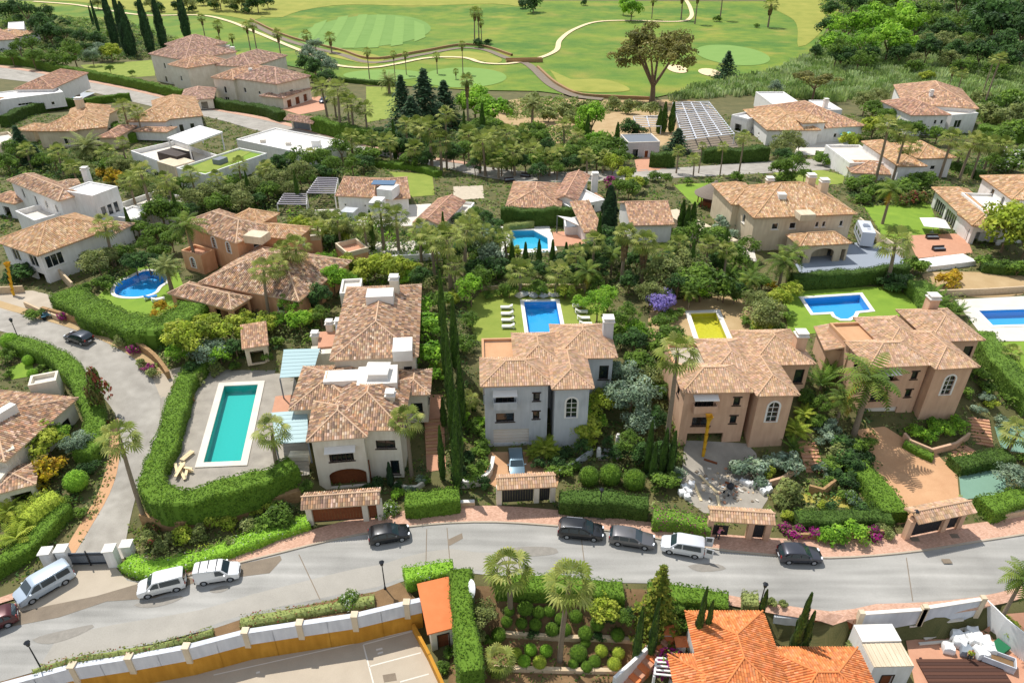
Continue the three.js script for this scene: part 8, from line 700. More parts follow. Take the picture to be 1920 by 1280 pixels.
{ const c = [65.04,-122.17]; const g = thing('motorhome', 'grey and white motorhome beside the beige porch villa', 'motorhome', [c[0], H(...c) + .08, c[1]], 1.32); const w = std({ color: 0xc9ced6, roughness: .4 }), gr = std({ color: 0x707a88, roughness: .4 }); const sh = new THREE.Shape([[-3.4, .45], [3.3, .45], [3.4, 1.2], [3.0, 2.3], [2.5, 2.95], [-3.4, 2.95]].map(p => new THREE.Vector2(...p))); const e = new THREE.ExtrudeGeometry(sh, { depth: 2.14, bevelEnabled: true, bevelSize: .06, bevelThickness: .06, bevelSegments: 2 }); e.translate(0, 0, -1.07); mesh('body', e, w, g); const ws = bar([3.42, 1.35, 0], [2.98, 2.35, 0], 1.9, .04); mesh('windshield', ws, carglass, g); for (const s of [-1, 1]) { mesh('side_window', [box(1.2, .7, .04, 1.6, 1.5, s * 1.15), box(1.4, .6, .04, -.6, 1.6, s * 1.15), box(1.0, .6, .04, -2.4, 1.6, s * 1.15)], carglass, g); mesh('stripe', box(6.4, .3, .03, -.1, .9, s * 1.145), gr, g); for (const x of [2.2, -2]) { const t = new THREE.CylinderGeometry(.38, .38, .24, 14); t.rotateX(Math.PI / 2); t.translate(x, .38, s * .98); mesh('tyre', t, rubber, g); } mesh('headlight', box(.1, .22, .3, 3.36, .7, s * .8), lampw, g); } mesh('roof_hatch', [box(.8, .14, .8, 1, 3.012, 0), box(.6, .14, .6, -1.6, 3.012, .2)], w, g); mesh('solar_panel', box(1.2, .05, 1.2, -.3, 3.03, 0), gr, g); }
{ const c = [-69.74,-92.99]; const g = thing('quad_bike', 'small teal quad bike by the purple flowers', 'quad bike', [c[0], H(...c) + .07, c[1]], .6); const m = std({ color: 0x3c6d80, roughness: .4 }); mesh('body', [box(1.1, .3, .4, 0, .5, 0), box(.5, .16, .5, -.3, .8, 0)], m, g); mesh('seat', box(.6, .12, .34, -.15, .97, 0), rubber, g); mesh('handlebar', box(.06, .06, .8, .42, 1.0, 0), rubber, g); for (const x of [-.55, .55]) for (const s of [-1, 1]) { const t = new THREE.CylinderGeometry(.28, .28, .24, 12); t.rotateX(Math.PI / 2); t.translate(x, .28, s * .42); mesh('tyre', t, rubber, g); mesh('mudguard', box(.6, .06, .3, x, .6, s * .4), m, g); } }
// ---------- walls and gates ----------
{ const path = WALLP; const g = thing('retaining_wall', 'long yellow and white retaining wall above the car park', 'wall', [path[0][0], -3.4, path[0][1]]); const sub = geo => { geo.translate(-path[0][0], 3.4, -path[0][1]); return geo; }; mesh('lower_wall', sub(wallGeo(path, .4, 0, { y0: -3.7, y1: -1.15 })), MAT.ochre, g, 'ochre yellow lower part'); mesh('upper_wall', sub(wallGeo(path, .46, 0, { y0: -1.148, y1: .42 })), MAT.lotwhite, g, 'whitewashed upper part'); const cps = []; for (let i = 0; i < path.length - 1; i++) cps.push(bar([path[i][0], .47, path[i][1]], [path[i + 1][0], .47, path[i + 1][1]], .52, .1)); mesh('coping', sub(merge(cps)), MAT.lotwhite, g); for (const q of path.slice(1, -1)) { const z = q[1]; mesh('pier', sub(merge([box(.55, 2.1, .62, q[0], -1.5, z), box(.66, .1, .72, q[0], .602, z)])), MAT.beige, g); } }
fenceRun('low_wall', 'low ochre wall at the right end of the car park', [[-9.66,-44.84],[-7.77,-41.59],[-5.86,-37.87]], 1, MAT.ochre, { y0: -3.7, y1: -2.3, t: .3 });
const seg = (x0, x1) => { const f = nFar.filter(p => p[0] > x0 && p[0] < x1).map(p => [p[0], p[1] - .1]); return f; };
fenceRun('stone_wall', 'low stone wall with white coping below the square-cut hedge', seg(-13.2, -2), .7, MAT.stonewall, { cap: MAT.coping }); fenceRun('stone_wall', 'low stone wall with white coping below the long dark hedge', seg(5.4, 13.5), .9, MAT.stonewall, { cap: MAT.coping }); fenceRun('stone_wall', 'low brown stone wall below the pink-tipped hedge', seg(14, 21.3), .9, MAT.stone, {}); fenceRun('stone_wall', 'low stone wall behind the dark hatchback', seg(29.2, 42), .9, MAT.stone, {}); fenceRun('stone_wall', 'low stone wall at the right edge of the pavement', seg(50.8, 82), 1, MAT.stonewall, {});
fenceRun('stone_wall', 'rough stone retaining wall under the pool hedge', [[-39.93,-55.56],[-38.07,-55],[-35.3,-54.56],[-29.37,-56.74],[-23.81,-59.26]], 1, MAT.stone, { y0: -.4, y1: 1.9, t: .6 });
fenceRun('stone_wall', 'dry stone wall along the upper side of the bend', SR_R.filter(p => p[1] < -77 && p[0] > -73).map(p => [p[0] + 1.6, p[1] - .9]), 1.2, MAT.stone, { t: .5 });
fenceRun('stone_wall', 'tan garden wall beside the white left-edge villa', [[-78.62,-110.05],[-74.58,-105.95],[-70.3,-101.53]], 1.8, MAT.stonewall, {}); fenceRun('stone_wall', 'tan wall along the yard at the left edge', [[-83.55,-100.79],[-78.45,-101.53]], 1.2, MAT.stonewall, {}); fenceRun('stone_wall', 'tan kerb wall beside the bend entrance yard', [[-75.35,-96.68],[-71.27,-94.14],[-67.61,-92.18]], .9, MAT.stonewall, {});
fenceRun('planter_wall', 'curved cream planter wall right of the villa garage', smooth([[-13.53,-61.75],[-12.2,-61.04],[-10.8,-61.22],[-10.02,-62.65]], 1), .7, MAT.cream, {}); fenceRun('garden_wall', 'curved cream wall left of the grey villa driveway', smooth([[-6.32,-61.57],[-4.03,-61.75],[-2.65,-63.3],[-2.26,-65.85]], 1), 1, MAT.cream, { cap: MAT.coping }); fenceRun('garden_wall', 'sloping grey wall right of the grey villa driveway', [[5.56,-63.57],[7.58,-65.18],[9.84,-67.29]], .9, MAT.greywall, {}); fenceRun('garden_wall', 'salmon planter wall above the wide driveway', [[48.7,-69.12],[49.1,-68.22],[51.29,-67.05],[54.76,-68.12],[57.13,-69.62]], .9, MAT.salmon, {}); fenceRun('garden_wall', 'low salmon wall before the grey-green shrubs', [[29.79,-61.75],[31.54,-62.37],[33.74,-64]], .9, MAT.salmon, {}); fenceRun('stone_wall', 'stone planter wall between the salmon villas', [[34.03,-60.6],[35.34,-60],[37.25,-61.48]], 1.3, MAT.stone, {});
fenceRun('boundary_wall', 'beige boundary wall along the right of the beige porch villa', [[67.85,-130.55],[68.03,-122.67],[69.09,-114.39]], 1.4, MAT.beige, {}); fenceRun('boundary_wall', 'tan retaining wall below the dry ground at the right', [[66.56,-100.06],[75.88,-100.79],[86.1,-102.09]], 1.1, MAT.stonewall, {}); fenceRun('boundary_wall', 'white slatted terrace wall below the two palms', [[-24.18,-112.84],[-12.18,-113.95]], 1.2, MAT.white, {}); fenceRun('boundary_wall', 'low wall behind the lawn of the blue pool', [[-5.17,-102.09],[0.43,-103.04],[12.14,-103.04]], .7, MAT.stonewall, {});
// posts and gate of the side road
{ const posts = [[[-46.97,-49.97], 2.2], [[-45.41,-50.12], 2.4], [[-40.67,-50.26], 2.3], [[-39.85,-51.67], 1.4]]; const lab = ['white gatepost at the left end of the grey gate', 'white gatepost with a letter slot beside the grey gate', 'white gatepost at the right end of the grey gate', 'short white pillar right of the grey gate']; posts.forEach(([p, h], i) => { const g = thing('gatepost', lab[i], 'gatepost', [p[0], H(...p), p[1]], .12); mesh('shaft', box(.95, h + .2, .95, 0, -.2, 0), MAT.white, g); mesh('cap', [box(1.15, .14, 1.15, 0, h + .002, 0)], MAT.coping, g); }); const a = [-44.97,-50.12], b = [-41.17,-50.26]; const L = Math.hypot(b[0] - a[0], b[1] - a[1]), ry = Math.atan2(-(b[1] - a[1]), b[0] - a[0]); const g = thing('road_gate', 'grey boarded double gate across the side road', 'gate', [a[0], H(...a), a[1]], ry); const n = 14; for (let k = 0; k < n; k++) mesh('gate_board', box(L / n * .95, 1.7, .06, (k + .5) * L / n, .1, 0), MAT.greymetal, g); mesh('rail', box(L, .1, .1, L / 2, .3, .085), MAT.darkmetal, g); mesh('rail', box(L, .1, .1, L / 2, 1.5, .085), MAT.darkmetal, g); mesh('post', box(.1, 2.2, .1, L / 2, 0, .14), MAT.darkmetal, g); const c = [-47.01,-50.25], d = [-45.59,-50.25]; const g2 = thing('side_gate', 'narrow grey gate between the two left gateposts', 'gate', [(c[0] + d[0]) / 2, H(...c), (c[1] + d[1]) / 2], ry); for (let k = 0; k < 4; k++) mesh('gate_board', box(.24, 1.5, .06, -.4 + k * .26, .1, 0), MAT.greymetal, g2); mesh('rail', box(1.1, .08, .08, 0, .4, .075), MAT.darkmetal, g2); }
// south boundary
{ const p1 = [32.91,-43.72], p2 = [39,-44.2], p3 = [45.16,-45.23]; const mkp = (label, a, b, y0, y1) => { const g = thing('boundary_wall', label, 'wall', [a[0], y0, a[1]]); const geo = wallGeo([a, b], .25, 0, { y0, y1 }); geo.translate(-a[0], -y0, -a[1]); mesh('panel', geo, MAT.lotwhite, g); const c = bar([0, y1 - y0 + .06, 0], [b[0] - a[0], y1 - y0 + .06, b[1] - a[1]], .36, .12); mesh('coping', c, MAT.coping, g); for (const q of [a, b]) mesh('pier', box(.5, y1 - y0 + .35, .5, q[0] - a[0], 0, q[1] - a[1]), MAT.beige, g); return g; }; mkp('white boundary wall panel nearest the white shed', p1, p2, -3.2, .7); mkp('white boundary wall panel ending at the fence corner', [p2[0] + .1, p2[1]], p3, -3.2, .9); fenceRun('white_fence', 'tall white sheet fence at the right of the building yard', [[46.14,-45.71],[46.72,-43.59],[48.44,-39.95]], 2, MAT.whitemetal, { y0: -3.4, y1: .2, t: .12 }); fenceRun('garden_wall', 'dark red-brown wall behind the pale terrace', [[28.71,-44.04],[32.43,-43.81]], 1, MAT.wood, { y0: -3.4, y1: -.3 }); fenceRun('garden_wall', 'plain grey wall left of the red-brown wall', [[25.09,-44.22],[27.68,-43.98]], 1, MAT.greywall, { y0: -3.4, y1: -.2 }); struct('terrace', drape([[21, -43], [31.2, -42.4], [33.3, -38.2], [24, -38]], [], .12, 2, -2.7), MAT.pale); }
fenceRun('stone_wall', 'upper stone terrace wall of the south garden', [[-1.81,-43.92],[2.57,-43.62],[11.74,-43.06]], .5, MAT.stonewall, { t: .4 }); fenceRun('stone_wall', 'lower stone terrace wall of the south garden', [[-1.75,-40.71],[4.48,-40.49],[10.92,-40.38]], .5, MAT.stonewall, { t: .4 });
// ---------- steps ----------
{ const st = (lab, a, b, w, n, m, m2) => steps('garden_steps', lab, a, b, w, H(...a) - .05, H(...b) + .12, n, m, { m2 }); st('terracotta steps climbing right of the large mottled-roof villa', [-9.42,-67.02], [-10.14,-72.78], 2.2, 13, MAT.terracotta, MAT.drive); st('dark stone steps with white posts in the grey villa garden', [11.68,-66.2], [11.78,-68.49], 2.4, 5, MAT.patch, MAT.greywall); st('salmon steps between the two salmon villas', [36.13,-63.94], [36.17,-68.07], 2.2, 9, MAT.terracotta, MAT.drive); st('salmon steps at the right of the driveway villa', [58.45,-68.78], [59.59,-72.55], 2.8, 9, MAT.terracotta, MAT.drive); st('shallow tan steps along the driveway planter', [52.47,-65.78], [56.56,-68.37], 2, 6, MAT.drive, MAT.terracotta); for (const [p, l] of [[[10.57,-66.76], 'white post left of the dark stone steps'], [[12.9,-66.68], 'white post right of the dark stone steps'], [[13.12,-68.71], 'upper white post above the dark stone steps']]) { const g = thing('garden_post', l, 'post', [p[0], H(...p), p[1]]); mesh('shaft', box(.5, 1.3, .5, 0, -.1, 0), MAT.white, g); mesh('ball', new THREE.SphereGeometry(.24, 10, 8).translate(0, 1.42, 0), MAT.coping, g); }
  const g = steps('garden_steps', 'orange tiled steps between white walls beside the orange-roofed house', [9.93,-38.75], [14.69,-43.09], 1.8, -3.3, -1.2, 11, MAT.orangerender, { m2: MAT.terracotta }); fenceRun('stair_wall', 'white sloping wall along the orange tiled steps', [[9.14,-38.49], [14.05,-42.8]], 1, MAT.white, { y0: -3.6, y1: -1.2 }); for (const [p, l] of [[[14.79,-43.09], 'white pier with terracotta cap at the top of the orange steps'], [[15.75,-41.83], 'white pier with terracotta cap beside the palm-red house wall'], [[17.91,-41.27], 'white pier with terracotta cap below the cypress pair']]) { const q = thing('cap_pier', l, 'pier', [p[0], -2.6, p[1]]); mesh('shaft', box(.8, 2.4, .8, 0, -.6, 0), MAT.white, q); const c = new THREE.ConeGeometry(.85, .5, 4); c.rotateY(Math.PI / 4); c.translate(0, 2.06, 0); mesh('cap', c, MAT.orangerender, q); }
  const sl = slatRoof('pergola', 'white pergola bars over the magenta bougainvillea', [[12.65,-38.39], [15.42,-38.08], [15.86,-39.75], [13.11,-39.96]], -.5, 4, MAT.white, { base: -3.2 }); plant('mag', [14.84,-39.79], 1.5, { y: -2.9, label: 'magenta bougainvillea growing through the white pergola' }); }
// ---------- loungers ----------
function lounger(label, p, ry, m, grp) { const g = thing('sun_lounger', label, 'sun lounger', [p[0], H(...p) + .06, p[1]], ry, grp); mesh('frame', [box(1.9, .08, .06, 0, .26, .32), box(1.9, .08, .06, 0, .26, -.32), box(.06, .08, .58, .92, .26, 0), box(.06, .08, .58, -.92, .26, 0)], MAT.whitemetal, g); mesh('mattress', box(1.25, .12, .64, .32, .345, 0), m, g); const b = new THREE.BoxGeometry(.75, .12, .64); b.rotateZ(-.5); b.translate(-.6, .56, 0); mesh('backrest', b, m, g); for (const x of [-.8, .8]) for (const z of [-.28, .28]) mesh('leg', box(.06, .28, .06, x, -.02, z), MAT.whitemetal, g); return g; }
const cush = std({ color: 0xe4e0d8 }), cushb = std({ color: 0x2f7fc0 });
['nearest the house', 'second nearest the house', 'second farthest from the house', 'farthest from the house'].forEach((w, i) => { lounger('white lounger left of the blue pool, ' + w, [[[-0.55,-89.96]], [[-0.64,-91.86]], [[-0.73,-93.81]], [[-0.82,-95.83]]][i][0], Math.PI, cush, 'loungers beside the blue pool'); lounger('white lounger right of the blue pool, ' + w, [[[10.88,-90.75]], [[10.71,-92.5]], [[10.56,-94.48]], [[10.3,-96.34]]][i][0], 0, cush, 'loungers beside the blue pool'); });
lounger('blue cushioned lounger beside the kidney-shaped pool', [-57.01,-99.15], .5, cushb, 'loungers by the kidney pool'); lounger('white cushioned lounger beside the kidney-shaped pool', [-55.53,-98.44], .5, cush, 'loungers by the kidney pool');
// ---------- lamps, parasols, small things ----------
function lamp(label, p, h) { const g = thing('street_lamp', label, 'lamp post', [p[0], H(...p), p[1]], 0, 'street lamps'); mesh('pole', [cyl(.07, .05, h, 0, -.05, 0, 8), cyl(.16, .12, .3, 0, -.04, 0, 8)], MAT.darkmetal, g); mesh('lantern', [cyl(.14, .24, .42, 0, h, 0, 6), cyl(.28, .04, .22, 0, h + .422, 0, 6)], MAT.darkmetal, g); }
lamp('dark street lamp above the middle of the car park wall', [-12.54,-47.18], 3.4); lamp('dark street lamp at the left end of the car park wall', [-41.52,-38.43], 3.4); lamp('dark street lamp beside the small square hedge', [23.8,-44.98], 3); lamp('dark street lamp before the long dark hedge', [9.68,-56.99], 3.6); lamp('dark street lamp beside the left bend hedge', [-70.3,-86.48], 3.4); lamp('dark street lamp left of the driveway gateway', [42.05,-53.72], 3.6);
{ const p = [-3.73,-46.33]; const g = thing('satellite_dish', 'pale satellite dish between hedge and olive tree', 'satellite dish', [p[0], H(...p), p[1]], -1.2); const d = new THREE.SphereGeometry(1.5, 20, 8, 0, Math.PI * 2, 0, .75); d.rotateX(1.1); d.translate(0, 1.6, -.6); mesh('dish', d, MAT.whitemetal, g).material.side = THREE.DoubleSide; mesh('mast', cyl(.08, .08, 2, 0, -.1, 0, 8), MAT.greymetal, g); mesh('feed_arm', bar([0, 1.6, .2], [0, 2.4, 1.1], .05, .05), MAT.greymetal, g); }
function parasol(label, p, h, r, m, n = 8) { const g = thing('parasol', label, 'parasol', [p[0], H(...p) + .08, p[1]]); const c = new THREE.ConeGeometry(r, r * .35, n, 1, true); c.rotateY(.5); c.translate(0, h, 0); mesh('canopy', c, m, g).material.side = THREE.DoubleSide; mesh('pole', cyl(.04, .04, h, 0, 0, 0, 8), MAT.whitemetal, g); mesh('base', cyl(.4, .35, .12, 0, -.02, 0, 10), MAT.greymetal, g); }
parasol('turquoise parasol before the wide pale-orange-roofed villa', [92.07,-194.94], 2.6, 2.4, std({ color: 0x7fc9c6 })); parasol('square white parasol beside the right-hand lawn', [80.07,-126.25], 2.4, 3.2, cush, 4);
{ const a = [8.49,-125.82], b = [13.52,-122.99], c = [14.25,-127.73], d = [8.25,-123.3]; const g = thing('shade_sail', 'white triangular shade sail beside the light blue pool', 'shade sail', [a[0], 4.8, a[1]]); const P = (q, y) => [q[0] - a[0], y - 4.8, q[1] - a[1]]; const s = new Soup(); const A = P(a, 8.4), B = P(b, 7), Cc = P(c, 6.8), M = P([11.5,-125.08], 7); s.tri(A, M, B); s.tri(A, B, Cc); s.tri(A, [Cc[0], Cc[1] + .03, Cc[2]], [M[0], M[1] + .03, M[2]]); mesh('sail', s.build(), MAT.white, g).material.side = THREE.DoubleSide; for (const q of [A, B, Cc]) mesh('post', box(.14, q[1] + .1, .14, q[0], -.1, q[2]), MAT.greymetal, g); }
function bag(label, p, s, y, m, grp) { const g = new THREE.BoxGeometry(1, .9, 1, 4, 4, 4); const q = g.attributes.position; for (let i = 0; i < q.count; i++) { const x = q.getX(i), yy = q.getY(i), z = q.getZ(i); const k = 1 + .18 * (1 - yy * yy * 4) + .1 * Math.sin(x * 9 + p[0] * 5) * Math.cos(z * 8 + p[1] * 3); q.setXYZ(i, x * k, yy + (yy > .3 ? .12 * Math.sin(x * 7 + p[0]) * Math.cos(z * 6) : 0), z * k); } g.computeVertexNormals(); g.scale(s, s, s); g.translate(0, s * .44, 0); const o = solo('rubble_bag', g, m, label, 'bag', grp); o.position.set(p[0], y, p[1]); o.rotation.y = p[0] * 3; }
const bagm = MAT.whitemetal; { const P = [[26.98,-62.38], [27.48,-61.93], [28.05,-61.75], [28.78,-61.48], [29.54,-61.75], [29.51,-60.87], [19.99,-61.22], [20.36,-60.6], [19.45,-60.34], [20.85,-61.75], [19.93,-59.74], [28.94,-60.6]]; const W = ['beside the driveway planter edge, leftmost', 'second left under the grey-green shrub', 'third left under the grey-green shrub', 'fourth left under the grey-green shrub', 'near the salmon planter wall', 'rightmost near the salmon planter wall', 'in the left heap, middle', 'in the left heap, right front', 'in the left heap, leftmost', 'in the left heap, rearmost', 'in the left heap, nearest the street', 'in front of the salmon planter wall']; P.forEach((p, i) => bag('white rubble bag ' + W[i], p, rr(.5, .75), H(...p) + .06, bagm, 'rubble bags in the renovation yard')); }
{ const P = [[41.28,-42.24], [42.69,-42.82], [44,-43.16], [44.98,-42.82], [42.81,-41.91], [43.99,-41.68], [44.94,-42.13], [42.75,-43.4], [44.48,-43.75]]; const W = ['at the front left of the yard heap', 'second left of the yard heap', 'at the middle of the yard heap', 'right of the middle of the yard heap', 'low at the front of the yard heap', 'at the front right of the yard heap', 'rightmost of the yard heap', 'at the rear left of the yard heap', 'at the rear of the yard heap']; P.forEach((p, i) => bag('large white bulk bag ' + W[i], p, rr(.85, 1.05), H(...p) + .1, i === 4 ? std({ color: 0x8a929a }) : bagm, 'bulk bags in the building yard')); }
{ const p = [45.23,-40.91]; const g = thing('rubble_skip', 'grey rubble tub in front of the bulk bags', 'skip', [p[0], H(...p) + .1, p[1]], -.5); mesh('tub', [box(2.6, .1, 1.2, 0, 0, 0), box(2.6, .8, .08, 0, .102, .58), box(2.6, .8, .08, 0, .102, -.58), box(.08, .8, 1.08, 1.28, .102, 0), box(.08, .8, 1.08, -1.28, .102, 0)], MAT.lotwhite, g); mesh('rubble', box(2.4, .4, 1.0, 0, .104, 0), MAT.soil, g); const q = [46.19,-42.36]; solo('green_crate', box(1.6, .5, 1.2, q[0], H(...q) + .1, q[1], .5), std({ color: 0x1f6b45 }), 'flat green crate beside the white sheet fence', 'crate'); }
{ const P0 = [37.34,-39.85]; const g = thing('plank_deck', 'dark brown plank deck at the bottom right of the building yard', 'deck', [P0[0], -2.8, P0[1]]); const m2 = std({ color: 0x4a3026 }), m3 = std({ color: 0x5a3a2c }); for (let k = 0; k < 16; k++) mesh('plank', box(7.5, .1, .3, 4.2, .25 + k * .0, -1.2 + k * .33), k % 2 ? m2 : m3, g); mesh('joist', [box(.2, .3, 5.6, 1, -.06, 1.2), box(.2, .3, 5.6, 7, -.06, 1.2)], m2, g); }
for (const [a, b, l] of [[[38.17,-43.98], [43.71,-44.7], 'long pale timber beam along the white boundary wall'], [[39.68,-43.4], [44.43,-44.58], 'timber beam leaning beside the bulk bags'], [[38.91,-42.87], [42.37,-43.16], 'short timber beam before the bulk bags']]) { const y = H(...a) + .14; solo('timber_beam', bar([a[0], y + .1, a[1]], [b[0], y + .15, b[1]], .25, .16), MAT.pale, l, 'timber', 'timber in the building yard'); }
{ const m = std({ color: 0xd9a51c, roughness: .6 }); const chute = (label, p, yt, yb, dz) => { const g = thing('rubble_chute', label, 'chute', [p[0], yb, p[1]]); const n = Math.max(3, Math.round((yt - yb) / 1)); for (let k = 0; k < n; k++) { const t = k / n; const h = (yt - yb) / n; const c = new THREE.CylinderGeometry(.24, .17, h * 1.1, 12, 1, true); c.translate(0, h * (k + .55), dz * (1 - t)); mesh('chute_section', c, m, g).material.side = THREE.DoubleSide; } const f = new THREE.CylinderGeometry(.55, .3, .7, 4, 1, true); f.rotateY(Math.PI / 4); f.translate(0, yt - yb + .3, 0); mesh('hopper', f, m, g); return g; }; const f = [23.19,-66.56]; chute('yellow rubble chute hanging from the salmon villa balcony', [f[0], -66.6], 6.0, .7, .3); chute('yellow rubble chute beside the white villa at the left', [-79.39,-101.53], 9.4, 4.9, 1.2); }
{ const P = [-37.59,-61.54]; const y = H(...P) + .07; ['standing plank pile', 'plank', 'p'].slice(0, 1).forEach(() => { const g = thing('timber_pile', 'pile of broken timber at the corner of the pool terrace', 'timber pile', [P[0], y, P[1]]); for (let k = 0; k < 9; k++) mesh('plank', bar([rr(-1, 1), .08 + k * .06, rr(-1.2, .4)], [rr(-1, 1) + .8, .1 + k * .07, rr(.2, 2)], .3, .05), MAT.sand, g); }); const q = [-37.77,-63.57]; const c = thing('wooden_lounger', 'old wooden lounger beside the timber pile', 'lounger', [q[0], H(...q) + .07, q[1]], 1.2); for (let k = 0; k < 8; k++) mesh('slat', box(.18, .05, .65, -.8 + k * .22, .3, 0), MAT.sand, c); for (const x of [-.8, .7]) for (const z of [-.26, .26]) mesh('leg', box(.07, .3, .07, x, 0, z), MAT.sand, c); }
{ const so = (label, p, ry) => { const g = thing('outdoor_sofa', label, 'sofa', [p[0], H(...p) + .09, p[1]], ry); mesh('seat', box(2.2, .4, .9, 0, 0, 0), MAT.shutter, g); mesh('backrest', box(2.2, .4, .22, 0, .402, -.34), MAT.shutter, g); mesh('cushion', [box(.95, .12, .62, -.5, .402, .1), box(.95, .12, .62, .5, .402, .1)], MAT.greymetal, g); }; so('dark outdoor sofa on the terracotta terrace, rear one', [78.52,-123.17], 0); so('dark outdoor sofa on the terracotta terrace, front one', [76.97,-117.83], .1); so('dark outdoor sofa on the gravel terrace behind the low house', [-0.61,-156.73], .3); so('dark outdoor sofa beside the gravel terrace hedge', [3.1,-160.56], -.4); }
{ const g = thing('pool_steps', 'stone waterfall rocks at the head of the blue pool', 'rocks', [[4.24,-100.06][0], 4.84, [4.24,-100.06][1]]); for (let k = 0; k < 9; k++) { const r = new THREE.IcosahedronGeometry(rr(.4, .8), 0); r.scale(1.3, .7, 1); r.translate((k - 4) * .75, rr(.1, .5), rr(-.5, .2)); mesh('boulder', r, k % 2 ? MAT.greywall : MAT.pale, g); } g.name = 'rock_cascade'; }
// ---------- people ----------
function personGeo(bend) { // joints with radii, joined by a smooth minimum and meshed
  const J = { hipL: [-.1, .92, 0, .1], hipR: [.1, .92, 0, .1], knL: [-.12, .5, .05, .065], knR: [.13, .5, -.03, .065], ftL: [-.13, .07, .02, .045], ftR: [.15, .07, -.08, .045], toL: [-.14, .04, .18, .04], toR: [.17, .04, .08, .04], pel: [0, .96, 0, .13], ch: [0, 1.28, bend * .35, .15], nk: [0, 1.48 - bend * .1, bend * .55, .06], hd: [0, 1.62 - bend * .16, bend * .68, .105], shL: [-.19, 1.4 - bend * .06, bend * .45, .07], shR: [.19, 1.4 - bend * .06, bend * .45, .07], elL: [-.27, 1.14, bend * .5 + .05, .045], elR: [.27, 1.14, bend * .5 + .05, .045], haL: [-.22, .94, bend * .7 + .2, .035], haR: [.22, .96, bend * .7 + .2, .035] };
  const Bn = [['hipL', 'knL'], ['knL', 'ftL'], ['ftL', 'toL'], ['hipR', 'knR'], ['knR', 'ftR'], ['ftR', 'toR'], ['pel', 'ch'], ['ch', 'nk'], ['nk', 'hd'], ['ch', 'shL'], ['ch', 'shR'], ['shL', 'elL'], ['elL', 'haL'], ['shR', 'elR'], ['elR', 'haR'], ['pel', 'hipL'], ['pel', 'hipR']].map(([a, b]) => [J[a], J[b]]);
  const N = 64, mc = new MarchingCubes(N, std({}), false, false, 60000); mc.isolation = 0; const S = 1.9, f = mc.field; for (let k = 0; k < N; k++) for (let j = 0; j < N; j++) for (let i = 0; i < N; i++) { const x = (i / N - .5) * S, y = (j / N) * S - .05, z = (k / N - .5) * S; let d = 0, acc = 0; let m = 1e9; const ds = []; for (const [a, b] of Bn) { const dx = b[0] - a[0], dy = b[1] - a[1], dz = b[2] - a[2], L = dx * dx + dy * dy + dz * dz; let t = ((x - a[0]) * dx + (y - a[1]) * dy + (z - a[2]) * dz) / L; t = t < 0 ? 0 : t > 1 ? 1 : t; const q = Math.hypot(x - a[0] - dx * t, y - a[1] - dy * t, z - a[2] - dz * t) - mix(a[3], b[3], t); if (m > 1e8) m = q; else { const h = Math.max(.035 - Math.abs(m - q), 0) / .035; m = Math.min(m, q) - h * h * .035 * .25; } } f[k * N * N + j * N + i] = -m; }
  mc.update(); const n = mc.count, g = new THREE.BufferGeometry(); const p = new Float32Array(mc.positionArray.subarray(0, n * 3)); for (let i = 0; i < n; i++) { p[i * 3] *= S / 2; p[i * 3 + 1] = (p[i * 3 + 1] + 1) / 2 * S - .05; p[i * 3 + 2] *= S / 2; } g.setAttribute('position', new THREE.BufferAttribute(p, 3)); g.setAttribute('normal', new THREE.BufferAttribute(new Float32Array(mc.normalArray.subarray(0, n * 3)), 3)); return g; }
function person(label, p, ry, bend, top, legs) { const y = H(...p) + .17; const g = thing('person', label, 'person', [p[0], y, p[1]], ry); const geo = personGeo(bend); const c = new Float32Array(geo.attributes.position.count * 3); const skin = C('#b98a6c'), T = C(top), Lg = C(legs), hair = C('#2b211a'); for (let i = 0; i < geo.attributes.position.count; i++) { const x = Math.abs(geo.attributes.position.getX(i)), yy = geo.attributes.position.getY(i), z = geo.attributes.position.getZ(i); let k = yy > 1.6 - bend * .12 ? (z < bend * .7 + .04 ? hair : skin) : yy > 1.45 - bend * .1 ? skin : yy > .95 && x < .3 && !(x > .2 && yy < 1.18) ? T : x > .185 && yy > .9 ? skin : yy > .08 ? Lg : hair; c.set([k.r, k.g, k.b], i * 3); } geo.setAttribute('color', new THREE.BufferAttribute(c, 3)); mesh('body', geo, MAT.tiles, g); return g; }
person('person in a pink top bending beside the open white van', [21.87,-53.57], 2.2, .7, '#c77a8c', '#3a3f4c'); { const q = [42.65,-41.19]; const g = person('person in a lime work vest standing in the building yard', q, -.6, .15, '#a9b83a', '#4a4136'); g.position.y = H(...q) + .13; }

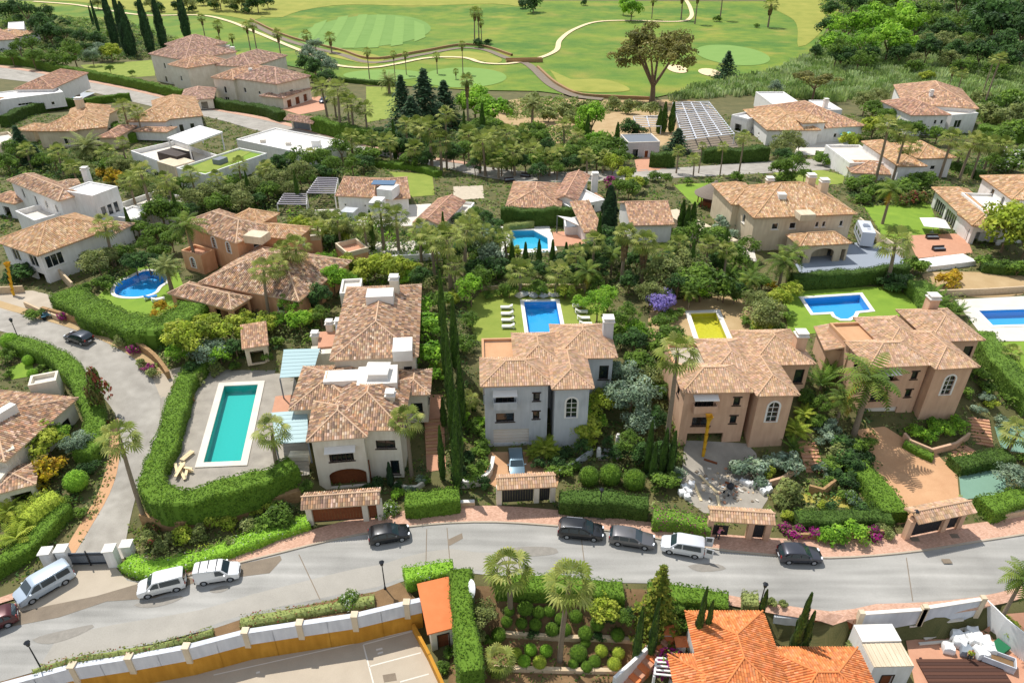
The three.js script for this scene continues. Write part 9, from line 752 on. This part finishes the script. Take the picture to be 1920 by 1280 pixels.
// clutter of the renovation yard
{ const Y = [[21.7,-64.57],[28.11,-64.81],[27.82,-59.31],[22.18,-58.47]], P = () => { for (;;) { const x = rr(20, 31), z = rr(-66, -55); if (inside(Y, x, z)) return [x, z]; } }; const heap = thing('rubble_heap', 'scattered broken bricks and mortar across the renovation yard', 'rubble', [24, H(24, -60) + .06, -60]); for (let k = 0; k < 70; k++) { const p = P(); mesh('brick', box(rr(.15, .45), rr(.06, .18), rr(.12, .3), p[0] - 24, H(...p) - H(24, -60) - .01, p[1] + 60, rr(0, 3)), pick([MAT.terracotta, MAT.pale, MAT.patch, MAT.stonewall, MAT.greywall]), heap); }
  const lab = ['long plank lying across the renovation yard', 'dark plank near the open garage', 'pale plank beside the left rubble bags', 'short plank in the middle of the renovation yard', 'plank pointing at the yard gateway']; [[[22.16,-63.73], [23.61,-60.6]], [[23.24,-65.9], [24.7,-65.26]], [[21.24,-62.38], [21.47,-59.31]], [[24.98,-62.38], [26.3,-61.48]], [[23.5,-60.17], [23.28,-58.06]]].forEach(([a, b], i) => solo('plank', bar([a[0], H(...a) + .12, a[1]], [b[0], H(...b) + .12, b[1]], .3, .08), i % 2 ? MAT.wood : MAT.sand, lab[i], 'plank', 'planks in the renovation yard'));
  const m = [24.89,-60.6]; const g = thing('cement_mixer', 'small dark cement mixer in the renovation yard', 'cement mixer', [m[0], H(...m) + .06, m[1]], .6); const d = new THREE.LatheGeometry([[.0, 0], [.32, .05], [.42, .35], [.25, .75], [.24, .8]].map(p => new THREE.Vector2(...p)), 14); d.rotateZ(-.7); d.translate(-.1, .65, 0); mesh('drum', d, MAT.darkmetal, g).material.side = THREE.DoubleSide; mesh('stand', [bar([-.4, 0, .3], [0, .8, 0], .06, .06), bar([-.4, 0, -.3], [0, .8, 0], .06, .06), bar([.5, 0, 0], [0, .8, 0], .06, .06)], MAT.greymetal, g); for (const s of [-1, 1]) { const t = new THREE.CylinderGeometry(.16, .16, .08, 10); t.rotateX(Math.PI / 2); t.translate(-.4, .16, s * .34); mesh('wheel', t, rubber, g); } }

nameplants();
renderer.render(scene, camera);
